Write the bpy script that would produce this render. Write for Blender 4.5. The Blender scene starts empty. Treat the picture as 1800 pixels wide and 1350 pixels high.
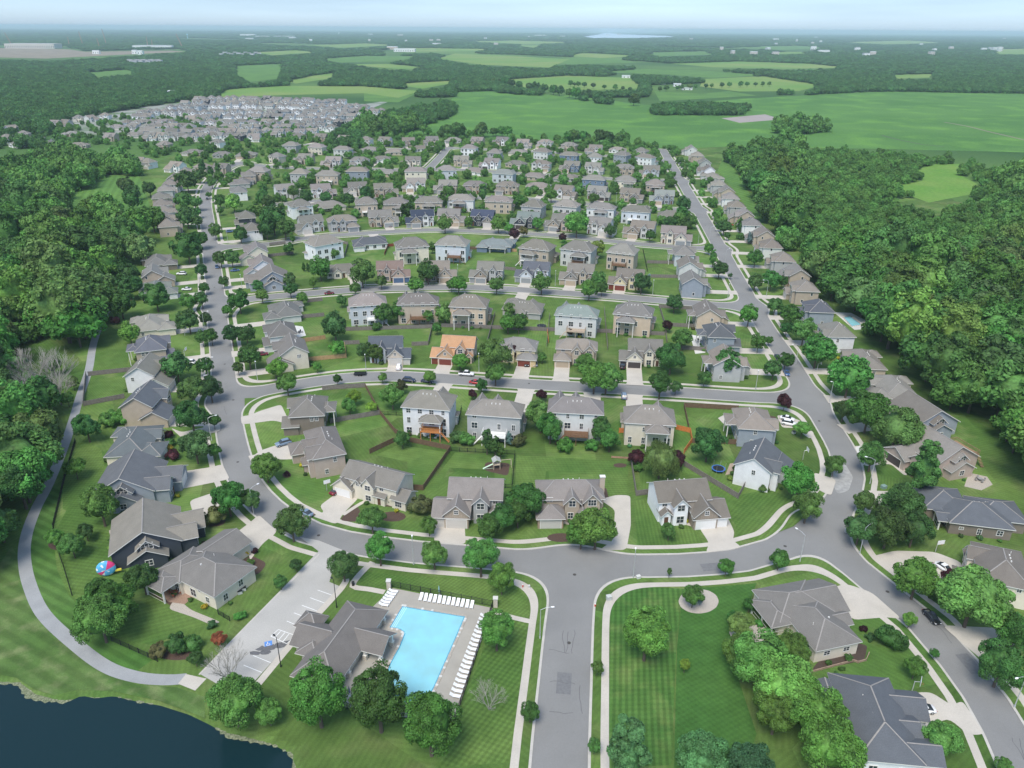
import bpy, math, random
import numpy as np
from mathutils import Vector, Matrix
R = math.radians
rnd = random.Random(7); HAZE = 0.00007
scene = bpy.context.scene
# ---------------------------------------------------------------- camera
CAM_H, FPX, CX, CY = 114.0, 1340.0, 900.0, 675.0
PITCH, ROLL = R(25.0), R(0.40)
cd = bpy.data.cameras.new('camera'); cam = bpy.data.objects.new('camera', cd)
scene.collection.objects.link(cam); scene.camera = cam
cd.sensor_width = 36.0; cd.lens = 36.0 * FPX / 1800.0
cd.clip_start = 1.0; cd.clip_end = 60000.0
MC = Matrix.Rotation(math.pi/2 - PITCH, 3, 'X') @ Matrix.Rotation(ROLL, 3, 'Z')
cam.matrix_world = Matrix.Translation((0, 0, CAM_H)) @ MC.to_4x4()
# ---------------------------------------------------------------- world, sun, exposure
SUN_EL, SUN_AZ = R(58), R(200)       # azimuth clockwise from +Y (into the picture)
w = bpy.data.worlds.new("World"); scene.world = w; w.use_nodes = True
nt = w.node_tree; nt.nodes.clear()
sky = nt.nodes.new('ShaderNodeTexSky'); sky.sky_type = 'NISHITA'; sky.sun_disc = False
sky.sun_elevation = SUN_EL; sky.sun_rotation = SUN_AZ
sky.air_density = 0.6; sky.dust_density = 1.0; sky.ozone_density = 5.0
bg = nt.nodes.new('ShaderNodeBackground'); bg.inputs[1].default_value = 0.115
ow = nt.nodes.new('ShaderNodeOutputWorld')
tcw = nt.nodes.new('ShaderNodeTexCoord'); mpw = nt.nodes.new('ShaderNodeMapping'); mpw.inputs['Scale'].default_value = (1.2, 1.2, 16)
nw = nt.nodes.new('ShaderNodeTexNoise'); nw.inputs['Scale'].default_value = 1.6; nw.inputs['Detail'].default_value = 6
mw = nt.nodes.new('ShaderNodeMapRange'); mw.inputs[1].default_value = .42; mw.inputs[2].default_value = .75; mw.inputs[3].default_value = .25; mw.inputs[4].default_value = .9
cw = nt.nodes.new('ShaderNodeMixRGB'); cw.inputs[2].default_value = (1.85, 2.45, 3.0, 1)
nt.links.new(tcw.outputs['Generated'], mpw.inputs[0]); nt.links.new(mpw.outputs[0], nw.inputs['Vector']); nt.links.new(nw.outputs['Fac'], mw.inputs[0])
nt.links.new(mw.outputs[0], cw.inputs[0]); nt.links.new(sky.outputs[0], cw.inputs[1]); nt.links.new(cw.outputs[0], bg.inputs[0]); nt.links.new(bg.outputs[0], ow.inputs[0])
ld = bpy.data.lights.new('sun', 'SUN'); sun = bpy.data.objects.new('sun', ld)
scene.collection.objects.link(sun)
ld.energy = 1.5; ld.angle = R(28); ld.color = (1.0, 0.93, 0.82)
sd = Vector((math.sin(SUN_AZ)*math.cos(SUN_EL), math.cos(SUN_AZ)*math.cos(SUN_EL), math.sin(SUN_EL)))
sun.rotation_euler = sd.to_track_quat('Z', 'Y').to_euler()
scene.view_settings.view_transform = 'Standard'; scene.view_settings.look = 'None'
scene.view_settings.exposure = 1.3; scene.view_settings.gamma = 1.0
scene.cycles.volume_bounces = 1; scene.cycles.max_bounces = 6
scene.cycles.volume_step_rate = 4.0
# ---------------------------------------------------------------- projection helpers
def at(px, py, z=0.0):
    d = MC @ Vector(((px-CX)/FPX, -(py-CY)/FPX, -1.0))
    t = (z - CAM_H) / d.z
    return Vector((d.x*t, d.y*t, z))
MCi = MC.inverted()
_M = np.array(MCi)
def proj(X, Y, Z=0.0):
    X = np.asarray(X, float); Y = np.asarray(Y, float)
    P = np.stack([X, Y, np.zeros_like(X) + Z - CAM_H])
    c = _M @ P.reshape(3, -1)
    return (CX - FPX*c[0]/c[2]).reshape(X.shape), (CY + FPX*c[1]/c[2]).reshape(X.shape), (-c[2]).reshape(X.shape)
def scale_at(px, py, z=0.0):
    p = at(px, py, z); d = MCi @ (p - Vector((0, 0, CAM_H)))
    return FPX / -d.z
def P2(s):
    return [tuple(float(v) for v in q.split(',')) for q in s.split()]
def gpts(s, z=0.0):
    return [at(a, b, z) for a, b in P2(s)]
def inpoly(X, Y, poly):
    X = np.asarray(X); Y = np.asarray(Y); c = np.zeros(X.shape, bool); n = len(poly)
    for i in range(n):
        x1, y1 = poly[i][:2]; x2, y2 = poly[(i+1) % n][:2]
        if y1 == y2: continue
        c ^= ((y1 > Y) != (y2 > Y)) & (X < (x2-x1)*(Y-y1)/(y2-y1)+x1)
    return c
# ---------------------------------------------------------------- object helpers
COL = scene.collection
def tag(o, label=None, cat=None, group=None, kind=None):
    if label: o['label'] = label
    if cat: o['category'] = cat
    if group: o['group'] = group
    if kind: o['kind'] = kind
    return o
def mk(name, mesh, parent=None, color=None, loc=None, rotz=0.0, sc=None):
    o = bpy.data.objects.new(name, mesh); COL.objects.link(o)
    if parent is not None: o.parent = parent
    if color is not None: o.color = (*color[:3], 1)
    if loc is not None: o.location = loc
    if rotz: o.rotation_euler = (0, 0, rotz)
    if sc is not None: o.scale = sc if hasattr(sc, '__len__') else (sc, sc, sc)
    return o
def empty(name, loc, rotz=0.0, sc=None):
    o = mk(name, None, None, None, loc, rotz, sc); o.empty_display_size = 0.5
    return o
class MB:
    def __init__(s): s.v = []; s.f = []; s.m = []
    def face(s, pts, m=0):
        b = len(s.v); s.v += [tuple(p) for p in pts]; s.f.append(tuple(range(b, b+len(pts)))); s.m.append(m)
    def box(s, x0, x1, y0, y1, z0, z1, m=0, skip=''):
        b = len(s.v)
        s.v += [(x, y, z) for z in (z0, z1) for x, y in ((x0, y0), (x1, y0), (x1, y1), (x0, y1))]
        F = {'b': (3, 2, 1, 0), 't': (4, 5, 6, 7), 'f': (0, 1, 5, 4), 'r': (1, 2, 6, 5), 'k': (2, 3, 7, 6), 'l': (3, 0, 4, 7)}
        for k, q in F.items():
            if k in skip: continue
            s.f.append(tuple(b+i for i in q)); s.m.append(m)
    def bar(s, p, q, r, m=0, r2=None, n=6):
        p = Vector(p); q = Vector(q); d = (q-p)
        if d.length < 1e-6: return
        d.normalize(); u = d.orthogonal().normalized(); w_ = d.cross(u); r2 = r if r2 is None else r2
        b = len(s.v)
        for c, rr in ((p, r), (q, r2)):
            for i in range(n):
                a = 2*math.pi*i/n; s.v.append(tuple(c + (u*math.cos(a)+w_*math.sin(a))*rr))
        for i in range(n):
            j = (i+1) % n; s.f.append((b+i, b+j, b+n+j, b+n+i)); s.m.append(m)
        s.f.append(tuple(b+i for i in reversed(range(n)))); s.m.append(m)
        s.f.append(tuple(b+n+i for i in range(n))); s.m.append(m)
    def beam(s, p, q, wd, z0, z1, m=0):
        p = Vector((p[0], p[1], 0)); q = Vector((q[0], q[1], 0)); d = (q-p).normalized(); n = Vector((-d.y, d.x, 0))*wd/2
        c = [p-n, q-n, q+n, p+n]; b = len(s.v)
        s.v += [(a.x, a.y, z) for z in (z0, z1) for a in c]
        for F in ((3, 2, 1, 0), (4, 5, 6, 7), (0, 1, 5, 4), (1, 2, 6, 5), (2, 3, 7, 6), (3, 0, 4, 7)):
            s.f.append(tuple(b+i for i in F)); s.m.append(m)
    def loft(s, rings, m=0, cap=True):
        b = len(s.v); n = len(rings[0])
        for r in rings: s.v += [tuple(p) for p in r]
        for k in range(len(rings)-1):
            for i in range(n):
                j = (i+1) % n
                s.f.append((b+k*n+i, b+k*n+j, b+(k+1)*n+j, b+(k+1)*n+i)); s.m.append(m)
        if cap:
            s.f.append(tuple(b+i for i in reversed(range(n)))); s.m.append(m)
            e = b+(len(rings)-1)*n; s.f.append(tuple(e+i for i in range(n))); s.m.append(m)
    def mesh(s, name, mats, smooth=False):
        me = bpy.data.meshes.new(name); me.from_pydata(s.v, [], s.f)
        for m in mats: me.materials.append(m)
        me.polygons.foreach_set('material_index', s.m)
        if smooth: me.polygons.foreach_set('use_smooth', [True]*len(s.f))
        me.update(); return me
def np_mesh(name, V, F, mats, mi=None, smooth=False):
    """V (n,3), F (m,k) all the same size k"""
    me = bpy.data.meshes.new(name); V = np.asarray(V, np.float32); F = np.asarray(F, np.int32)
    k = F.shape[1]
    me.vertices.add(len(V)); me.vertices.foreach_set('co', V.ravel())
    me.loops.add(F.size); me.loops.foreach_set('vertex_index', F.ravel())
    me.polygons.add(len(F)); me.polygons.foreach_set('loop_start', np.arange(0, F.size, k, dtype=np.int32))
    if smooth: me.polygons.foreach_set('use_smooth', np.ones(len(F), bool))
    for m in mats: me.materials.append(m)
    if mi is not None: me.polygons.foreach_set('material_index', np.asarray(mi, np.int32))
    me.update(calc_edges=True); me.validate(); return me
# ---------------------------------------------------------------- materials
def mat(name, c=(.5, .5, .5), rough=.8, use_obj=False, var=.12, scale=2.0, fine=None, spec=.3, metal=0.0,
        c2=None, bump=0.0, coord='Object', bands=None):
    m = bpy.data.materials.new(name); m.use_nodes = True; n = m.node_tree.nodes; L = m.node_tree.links
    b = n['Principled BSDF']; b.inputs['Roughness'].default_value = rough
    b.inputs['Metallic'].default_value = metal; b.inputs['Specular IOR Level'].default_value = spec
    tc = n.new('ShaderNodeTexCoord')
    if use_obj:
        oi = n.new('ShaderNodeObjectInfo'); src = oi.outputs['Color']
    else:
        rg = n.new('ShaderNodeRGB'); rg.outputs[0].default_value = (*c, 1); src = rg.outputs[0]
    co = tc.outputs[coord]
    nz = n.new('ShaderNodeTexNoise'); nz.inputs['Scale'].default_value = scale; nz.inputs['Detail'].default_value = 4
    L.new(co, nz.inputs['Vector'])
    if c2 is not None:
        mx = n.new('ShaderNodeMixRGB'); rp = n.new('ShaderNodeMapRange')
        rp.inputs[1].default_value = .35; rp.inputs[2].default_value = .65
        L.new(nz.outputs['Fac'], rp.inputs[0]); L.new(rp.outputs[0], mx.inputs[0])
        L.new(src, mx.inputs[1]); mx.inputs[2].default_value = (*c2, 1); src = mx.outputs[0]
    def mul(src, fac, lo, hi):
        mr = n.new('ShaderNodeMapRange'); mr.inputs[1].default_value = .25; mr.inputs[2].default_value = .75
        mr.inputs[3].default_value = lo; mr.inputs[4].default_value = hi
        L.new(fac, mr.inputs[0]); hs = n.new('ShaderNodeVectorMath'); hs.operation = 'SCALE'
        L.new(src, hs.inputs[0]); L.new(mr.outputs[0], hs.inputs['Scale']); return hs.outputs[0]
    src = mul(src, nz.outputs['Fac'], 1-var, 1+var)
    if fine:
        n2 = n.new('ShaderNodeTexNoise'); n2.inputs['Scale'].default_value = fine[0]; n2.inputs['Detail'].default_value = 2
        L.new(co, n2.inputs['Vector']); src = mul(src, n2.outputs['Fac'], 1-fine[1], 1+fine[1])
    if bands:
        wv = n.new('ShaderNodeTexWave'); wv.wave_type = 'BANDS'; wv.bands_direction = bands[0]; wv.wave_profile = 'SAW'
        wv.inputs['Scale'].default_value = bands[1]; wv.inputs['Distortion'].default_value = 0.3
        L.new(co, wv.inputs['Vector']); src = mul(src, wv.outputs['Fac'], 1-bands[2], 1+bands[2])
    L.new(src, b.inputs['Base Color'])
    if bump:
        bp = n.new('ShaderNodeBump'); bp.inputs['Strength'].default_value = bump; bp.inputs['Distance'].default_value = .05
        L.new(nz.outputs['Fac'], bp.inputs['Height']); L.new(bp.outputs[0], b.inputs['Normal'])
    return m
M = {}
M['wall'] = mat('siding', use_obj=True, var=.07, scale=.8, fine=(9, .05), bands=('Z', 1.6, .07))
M['stone'] = mat('stone_veneer', use_obj=True, var=.22, scale=3.0, fine=(14, .15))
M['roof'] = mat('shingles', use_obj=True, var=.09, scale=.5, fine=(7, .16), rough=.9, bands=('Z', 2.6, .05))
M['ridge'] = mat('ridge_caps', (.29, .275, .26), var=.08, fine=(8, .1))
M['trim'] = mat('painted_trim', (.72, .71, .68), var=.05, rough=.55)
M['paint'] = mat('coloured_paint', use_obj=True, var=.05, rough=.5)
M['gdoor'] = mat('garage_panels', use_obj=True, var=.04, rough=.5, bands=('Z', .95, .12))
M['glass'] = mat('window_glass', (.035, .045, .055), rough=.08, var=.35, scale=.7, spec=.8)
M['conc'] = mat('concrete', (.50, .465, .41), var=.09, scale=.25, fine=(3, .06), coord='Object')
M['conc2'] = mat('pale_concrete', (.60, .60, .57), var=.06, scale=.3, fine=(3, .05))
M['asphalt'] = mat('asphalt', (.222, .222, .217), var=.12, scale=.07, fine=(5, .07), rough=.9)
M['kerb'] = mat('kerb_concrete', (.48, .46, .42), var=.10, scale=.5, fine=(4, .06))
M['mulch'] = mat('mulch', (.085, .055, .042), var=.3, scale=4, fine=(12, .3))
M['gravel'] = mat('gravel', (.42, .38, .33), var=.2, scale=4, fine=(15, .25))
M['wood'] = mat('weathered_wood', use_obj=True, var=.2, scale=1.5, fine=(10, .15))
M['metal'] = mat('galvanised_steel', (.55, .57, .58), var=.05, rough=.4, metal=.4)
M['black'] = mat('black_metal', (.02, .022, .024), var=.1, rough=.5)
M['bark'] = mat('bark', (.12, .095, .075), var=.3, scale=3)
M['deadwood'] = mat('dead_bark', (.34, .325, .295), var=.2, scale=3)
M['white'] = mat('white_plastic', (.82, .83, .84), var=.03, rough=.4)
M['carpaint'] = mat('car_paint', use_obj=True, var=.02, rough=.18, spec=.6)
M['tyre'] = mat('tyre_rubber', (.02, .02, .02), var=.1, rough=.9)
M['rim'] = mat('alloy', (.45, .46, .48), metal=.7, rough=.35, var=.03)
M['lamp'] = mat('headlamp_glass', (.75, .78, .8), rough=.1, var=.02)
M['red'] = mat('red_lens', (.4, .02, .02), rough=.2, var=.02)
M['deck'] = mat('pool_deck_concrete', (.36, .34, .30), var=.08, scale=.25, fine=(3, .05))
M['soil'] = mat('bare_soil', (.24, .20, .14), var=.3, scale=.02, fine=(.3, .1), coord='Object')

def leafmat(name, var=.55, sss=.12):
    m = bpy.data.materials.new(name); m.use_nodes = True; n = m.node_tree.nodes; L = m.node_tree.links
    b = n['Principled BSDF']; b.inputs['Roughness'].default_value = .65; b.inputs['Specular IOR Level'].default_value = .25
    oi = n.new('ShaderNodeObjectInfo'); tc = n.new('ShaderNodeTexCoord')
    n1 = n.new('ShaderNodeTexNoise'); n1.inputs['Scale'].default_value = 1.6; n1.inputs['Detail'].default_value = 3
    n2 = n.new('ShaderNodeTexNoise'); n2.inputs['Scale'].default_value = 11; n2.inputs['Detail'].default_value = 3
    L.new(tc.outputs['Object'], n1.inputs['Vector']); L.new(tc.outputs['Object'], n2.inputs['Vector'])
    hs = n.new('ShaderNodeHueSaturation'); L.new(oi.outputs['Color'], hs.inputs['Color'])
    mh = n.new('ShaderNodeMapRange'); mh.inputs[3].default_value = .482; mh.inputs[4].default_value = .522
    rf_ = n.new('ShaderNodeMath'); rf_.operation = 'MULTIPLY'; rf_.inputs[1].default_value = 7.31; L.new(oi.outputs['Random'], rf_.inputs[0])
    fr_ = n.new('ShaderNodeMath'); fr_.operation = 'FRACT'; L.new(rf_.outputs[0], fr_.inputs[0])
    av = n.new('ShaderNodeMixRGB'); av.inputs[0].default_value = .5; L.new(n1.outputs['Fac'], av.inputs[1]); L.new(fr_.outputs[0], av.inputs[2])
    L.new(av.outputs[0], mh.inputs[0]); L.new(mh.outputs[0], hs.inputs['Hue'])
    ad = n.new('ShaderNodeMath'); ad.operation = 'ADD'; L.new(n1.outputs['Fac'], ad.inputs[0]); L.new(n2.outputs['Fac'], ad.inputs[1])
    mv = n.new('ShaderNodeMapRange'); mv.inputs[1].default_value = .7; mv.inputs[2].default_value = 1.3
    mv.inputs[3].default_value = 1-var; mv.inputs[4].default_value = 1+var*1.3
    L.new(ad.outputs[0], mv.inputs[0])
    mr = n.new('ShaderNodeMapRange'); mr.inputs[3].default_value = .74; mr.inputs[4].default_value = 1.26
    L.new(oi.outputs['Random'], mr.inputs[0])
    nl_ = n.new('ShaderNodeTexNoise'); nl_.inputs['Scale'].default_value = .045; nl_.inputs['Detail'].default_value = 3; L.new(oi.outputs['Location'], nl_.inputs['Vector'])
    ml_ = n.new('ShaderNodeMapRange'); ml_.inputs[1].default_value = .33; ml_.inputs[2].default_value = .67; ml_.inputs[3].default_value = .72; ml_.inputs[4].default_value = 1.16; L.new(nl_.outputs['Fac'], ml_.inputs[0])
    m0_ = n.new('ShaderNodeMath'); m0_.operation = 'MULTIPLY'; L.new(mr.outputs[0], m0_.inputs[0]); L.new(ml_.outputs[0], m0_.inputs[1]); mr = m0_
    mm = n.new('ShaderNodeMath'); mm.operation = 'MULTIPLY'; L.new(mv.outputs[0], mm.inputs[0]); L.new(mr.outputs[0], mm.inputs[1])
    L.new(mm.outputs[0], hs.inputs['Value']); L.new(hs.outputs[0], b.inputs['Base Color'])
    tr = n.new('ShaderNodeBsdfTranslucent'); L.new(hs.outputs[0], tr.inputs['Color'])
    mx = n.new('ShaderNodeMixShader'); mx.inputs[0].default_value = .22
    L.new(b.outputs[0], mx.inputs[1]); L.new(tr.outputs[0], mx.inputs[2]); L.new(mx.outputs[0], n['Material Output'].inputs[0])
    return m
M['leaf'] = leafmat('leaves')

def grassmat(name, c, c2, stripe=None, ang=0.0, width=1.2, amp=.12, cross=0.0, big=.02, lots=False, patch=None):
    """procedural turf; stripes are the mower's passes, laid in world metres"""
    m = bpy.data.materials.new(name); m.use_nodes = True; n = m.node_tree.nodes; L = m.node_tree.links
    b = n['Principled BSDF']; b.inputs['Roughness'].default_value = .9; b.inputs['Specular IOR Level'].default_value = .1
    tc = n.new('ShaderNodeTexCoord'); co = tc.outputs['Object']
    def noise(sc, det=4):
        q = n.new('ShaderNodeTexNoise'); q.inputs['Scale'].default_value = sc; q.inputs['Detail'].default_value = det
        L.new(co, q.inputs['Vector']); return q.outputs['Fac']
    def rng(f, a, b_, lo, hi):
        q = n.new('ShaderNodeMapRange'); q.inputs[1].default_value = a; q.inputs[2].default_value = b_
        q.inputs[3].default_value = lo; q.inputs[4].default_value = hi; L.new(f, q.inputs[0]); return q.outputs[0]
    def scl(s, f):
        q = n.new('ShaderNodeVectorMath'); q.operation = 'SCALE'; L.new(s, q.inputs[0]); L.new(f, q.inputs['Scale']); return q.outputs[0]
    mx = n.new('ShaderNodeMixRGB'); mx.inputs[1].default_value = (*c, 1); mx.inputs[2].default_value = (*c2, 1)
    L.new(rng(noise(big), .38, .62, 0, 1), mx.inputs[0]); src = mx.outputs[0]
    if patch:
        m3 = n.new('ShaderNodeMixRGB'); m3.inputs[2].default_value = (*patch, 1); L.new(src, m3.inputs[1])
        L.new(rng(noise(big*3.1, 6), .50, .70, 0, .85), m3.inputs[0]); src = m3.outputs[0]
    src = scl(src, rng(noise(.35), .3, .7, .86, 1.14))
    src = scl(src, rng(noise(3.5, 2), .3, .7, .88, 1.12))
    def stripes(angle, width, amp, src, vec=None):
        mp = n.new('ShaderNodeMapping'); mp.inputs['Rotation'].default_value = (0, 0, angle); L.new(vec or co, mp.inputs[0])
        wv = n.new('ShaderNodeTexWave'); wv.wave_type = 'BANDS'; wv.bands_direction = 'X'
        wv.inputs['Scale'].default_value = .314/width; wv.inputs['Distortion'].default_value = .25
        wv.inputs['Detail Scale'].default_value = .3
        L.new(mp.outputs[0], wv.inputs['Vector']); return scl(src, rng(wv.outputs['Fac'], .2, .8, 1-amp, 1+amp))
    if stripe: src = stripes(ang, width, amp, src)
    if cross: src = stripes(ang+R(80), width, cross, src)
    if lots:
        vo = n.new('ShaderNodeTexVoronoi'); vo.inputs['Scale'].default_value = .038; L.new(co, vo.inputs['Vector'])
        sp = n.new('ShaderNodeSeparateColor'); L.new(vo.outputs['Color'], sp.inputs[0])
        src = scl(src, rng(sp.outputs[0], 0, 1, .78, 1.22))
        vr = n.new('ShaderNodeVectorRotate'); vr.rotation_type = 'Z_AXIS'; L.new(co, vr.inputs['Vector'])
        L.new(rng(sp.outputs[1], 0, 1, 0, 3.1), vr.inputs['Angle'])
        src = stripes(0, 1.1, .055, src, vr.outputs[0])
    L.new(src, b.inputs['Base Color'])
    return m
G1, G2 = (.070, .140, .032), (.112, .184, .046)
M['lawn'] = grassmat('lawn', G1, G2, lots=True, big=.03, patch=(.155, .20, .07))
M['rough'] = grassmat('woodland_floor', (.040, .10, .028), (.11, .20, .05), big=.0016)
M['field'] = grassmat('soybean_field', (.070, .170, .040), (.095, .210, .050), big=.006, patch=(.13, .28, .05), stripe=True, width=9, amp=.05, ang=R(-80))
M['pasture'] = grassmat('hay_meadow', (.20, .27, .08), (.13, .25, .055), big=.004)
M['meadow'] = grassmat('mown_meadow', (.11, .22, .05), (.085, .18, .045), big=.02, stripe=True, ang=R(-20), width=5, amp=.10)
# ================================================================ ROADS
RD = {
 'entry': ('974,1500 981,1400 986,1300 993,1200 1000,1100 1006,1040 1010,992', 9.6),
 'loop': ('425,286 405,293 383,307 364,332 361,360 364,385 370,440 376,490 382,558 389,615 394,670 400,728 411,788 426,835 449,871 490,908 545,936 600,951 660,961 733,970 833,978 900,984 1010,990 1133,994 1200,993 1300,984 1367,965 1420,936 1460,905 1485,868 1492,836 1482,794 1450,739 1415,683 1378,622 1347,578 1301,500 1257,420 1222,359 1190,305 1165,263', 7.9),
 'right': ('1438,922 1462,955 1498,993 1558,1042 1625,1096 1688,1167 1733,1227 1773,1295 1803,1360 1840,1450 1870,1540', 7.9),
 's1': ('400,704 425,696 455,688 520,676 600,665 680,661 760,664 850,670 960,677 1100,684 1220,691 1330,698 1412,700', 7.9),
 's2': ('384,540 400,533 442,525 540,516 600,511 670,507 760,505 830,505 892,508 980,514 1080,521 1160,528 1220,533 1290,538 1322,540', 7.9),
 's3': ('372,436 411,433 478,428 540,418 594,413 688,407 760,404 830,406 970,413 1050,421 1128,429 1180,433 1230,436 1264,438', 7.9),
 's4': ('480,360 543,354 594,350 700,346 780,346 912,349 968,353 1029,358 1086,362 1142,366 1190,368 1226,369', 7.5),
 's5': ('425,286 480,293 560,296 640,297 720,298 770,298 809,298 868,301 917,305 968,308 1024,311 1073,314 1125,316 1197,318', 7.5),
 's6': ('540,254 620,258 700,262 786,260 840,262 890,264 960,267 1024,272 1090,275 1150,281 1177,284', 7.2),
 'n1': ('786,260 777,272 765,285 752,298', 7.5),
}
def smooth_line(pts, step=6.0):
    P = [Vector((p[0], p[1])) for p in pts]; out = []
    for i in range(len(P)-1):
        p0 = P[max(i-1, 0)]; p1 = P[i]; p2 = P[i+1]; p3 = P[min(i+2, len(P)-1)]
        n = max(1, int((p2-p1).length/step))
        for k in range(n):
            t = k/n
            out.append(.5*((2*p1)+(-p0+p2)*t+(2*p0-5*p1+4*p2-p3)*t*t+(-p0+3*p1-3*p2+p3)*t**3))
    out.append(P[-1]); return out
LINES = {k: (smooth_line(gpts(s)), w_) for k, (s, w_) in RD.items()}
GX0, GX1, GY0, GY1 = -330, 330, 20, 900
gx = np.arange(GX0, GX1+1, 1.0); gy = np.arange(GY0, GY1+1, 1.0)
X, Y = np.meshgrid(gx, gy, indexing='ij')
def seg_dist(X, Y, pts):
    D = np.full(X.shape, 1e9)
    for a, b in zip(pts[:-1], pts[1:]):
        dx, dy = b[0]-a[0], b[1]-a[1]; l2 = dx*dx+dy*dy+1e-12
        t = np.clip(((X-a[0])*dx+(Y-a[1])*dy)/l2, 0, 1)
        D = np.minimum(D, (X-a[0]-t*dx)**2+(Y-a[1]-t*dy)**2)
    return np.sqrt(D)
def sd_line(X, Y, pts, wd): return seg_dist(X, Y, pts)-wd/2
F = None
for k, (pts, wd) in LINES.items():
    d = sd_line(X, Y, pts, wd)
    if F is None: F = d; continue
    kk = 11.0; h = np.maximum(kk-np.abs(F-d), 0)/kk
    F = np.minimum(F, d)-h*h*kk*.25
def road_sdf(x, y):
    i = int(np.clip(round(x-GX0), 0, len(gx)-1)); j = int(np.clip(round(y-GY0), 0, len(gy)-1)); return F[i, j]
# pond
POND = [tuple(at(a, b)[:2]) for a, b in P2('-420,1185 -120,1190 0,1197 33,1198 60,1220 93,1228 117,1231 143,1219 167,1224 200,1220 233,1228 283,1237 333,1253 368,1270 400,1288 433,1295 483,1307 513,1322 519,1350 526,1400 560,1480 -420,1500')]
near = (Y < 140)
PD = np.full(X.shape, 99.0)
PD[near] = seg_dist(X[near], Y[near], POND+[POND[0]])
ins = np.zeros(X.shape, bool); ins[near] = inpoly(X[near], Y[near], POND)
PD = np.where(ins, -PD, PD)
Z = np.where(PD < 1.0, -np.clip((1.0-PD)*.38, 0, 2.4), 0.0)
def clip(poly, lvl, keep_above):
    out = []; n = len(poly)
    for i in range(n):
        a = poly[i]; b = poly[(i+1) % n]
        fa = a[3]-lvl if keep_above else lvl-a[3]; fb = b[3]-lvl if keep_above else lvl-b[3]
        if fa >= 0: out.append(a)
        if (fa >= 0) != (fb >= 0):
            t = fa/(fa-fb); q = [a[k]+(b[k]-a[k])*t for k in range(4)]; q[3] = lvl; out.append(tuple(q))
    return out
def band(name, F, lo, hi, mats, zoff=0.0, Zg=None, skirt=None, mask=None, extra=None):
    """mesh of the region lo < F < hi of the sample grid, skirt = (level, z_low)"""
    Zg = np.zeros_like(F) if Zg is None else Zg
    V = []; Fc = []
    c = np.stack([F[:-1, :-1], F[1:, :-1], F[1:, 1:], F[:-1, 1:]])
    cmin, cmax = c.min(0), c.max(0)
    inside = (cmin >= lo) & (cmax <= hi); part = ~inside & (cmax > lo) & (cmin < hi)
    if mask is not None: inside &= mask; part &= mask
    nx, ny = F.shape
    idx = np.arange(nx*ny).reshape(nx, ny)
    ii, jj = np.nonzero(inside)
    quads = np.stack([idx[ii, jj], idx[ii+1, jj], idx[ii+1, jj+1], idx[ii, jj+1]], 1)
    used, inv = np.unique(quads, return_inverse=True)
    VV = np.stack([X.ravel()[used], Y.ravel()[used], Zg.ravel()[used]+zoff], 1)
    quads = inv.reshape(quads.shape)
    V = VV.tolist(); Fl = quads.tolist()
    for i, j in zip(*np.nonzero(part)):
        poly = [(X[a, b], Y[a, b], Zg[a, b]+zoff, F[a, b]) for a, b in ((i, j), (i+1, j), (i+1, j+1), (i, j+1))]
        poly = clip(poly, lo, True)
        if len(poly) > 2: poly = clip(poly, hi, False)
        if len(poly) < 3: continue
        b0 = len(V); V += [p[:3] for p in poly]; Fl.append(tuple(range(b0, b0+len(poly))))
        if skirt:
            n = len(poly)
            for k in range(n):
                p, q = poly[k], poly[(k+1) % n]
                if abs(p[3]-skirt[0]) < 1e-9 and abs(q[3]-skirt[0]) < 1e-9:
                    b0 = len(V); V += [p[:3], (p[0], p[1], skirt[1]), (q[0], q[1], skirt[1]), q[:3]]
                    Fl.append((b0, b0+1, b0+2, b0+3))
    me = bpy.data.meshes.new(name)
    if extra:
        b0 = len(V); V += extra[0]; nmain = len(Fl); Fl += [tuple(b0+i for i in f) for f in extra[1]]
    me.from_pydata(V, [], Fl)
    for m in mats: me.materials.append(m)
    if extra: me.polygons.foreach_set('material_index', [0]*nmain+[1]*len(extra[1]))
    me.update(); return me
FAR = 45000.0
ex_v = [(-FAR, -3000, 0), (FAR, -3000, 0), (FAR, GY0, 0), (-FAR, GY0, 0), (GX0, GY0, 0), (GX1, GY0, 0),
        (GX0, GY1, 0), (GX1, GY1, 0), (-FAR, GY1, 0), (FAR, GY1, 0), (-FAR, FAR, 0), (FAR, FAR, 0)]
ex_f = [(0, 1, 2, 5, 4, 3), (3, 4, 6, 8), (5, 2, 9, 7), (8, 6, 7, 9, 11, 10)]
g = mk('ground', band('ground', F, 0.42, 1e9, [M['lawn'], M['rough']], Zg=Z, extra=(ex_v, ex_f))); g['kind'] = 'structure'
ROADZ = -0.13
roadm = mk('road', band('road', F, -1e9, 0.1, [M['asphalt']], zoff=ROADZ)); roadm['kind'] = 'structure'
k_ = mk('kerb', band('kerb', F, 0.0, 0.50, [M['kerb']], zoff=0.006, skirt=(0.0, ROADZ-.02))); k_['kind'] = 'structure'
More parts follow.
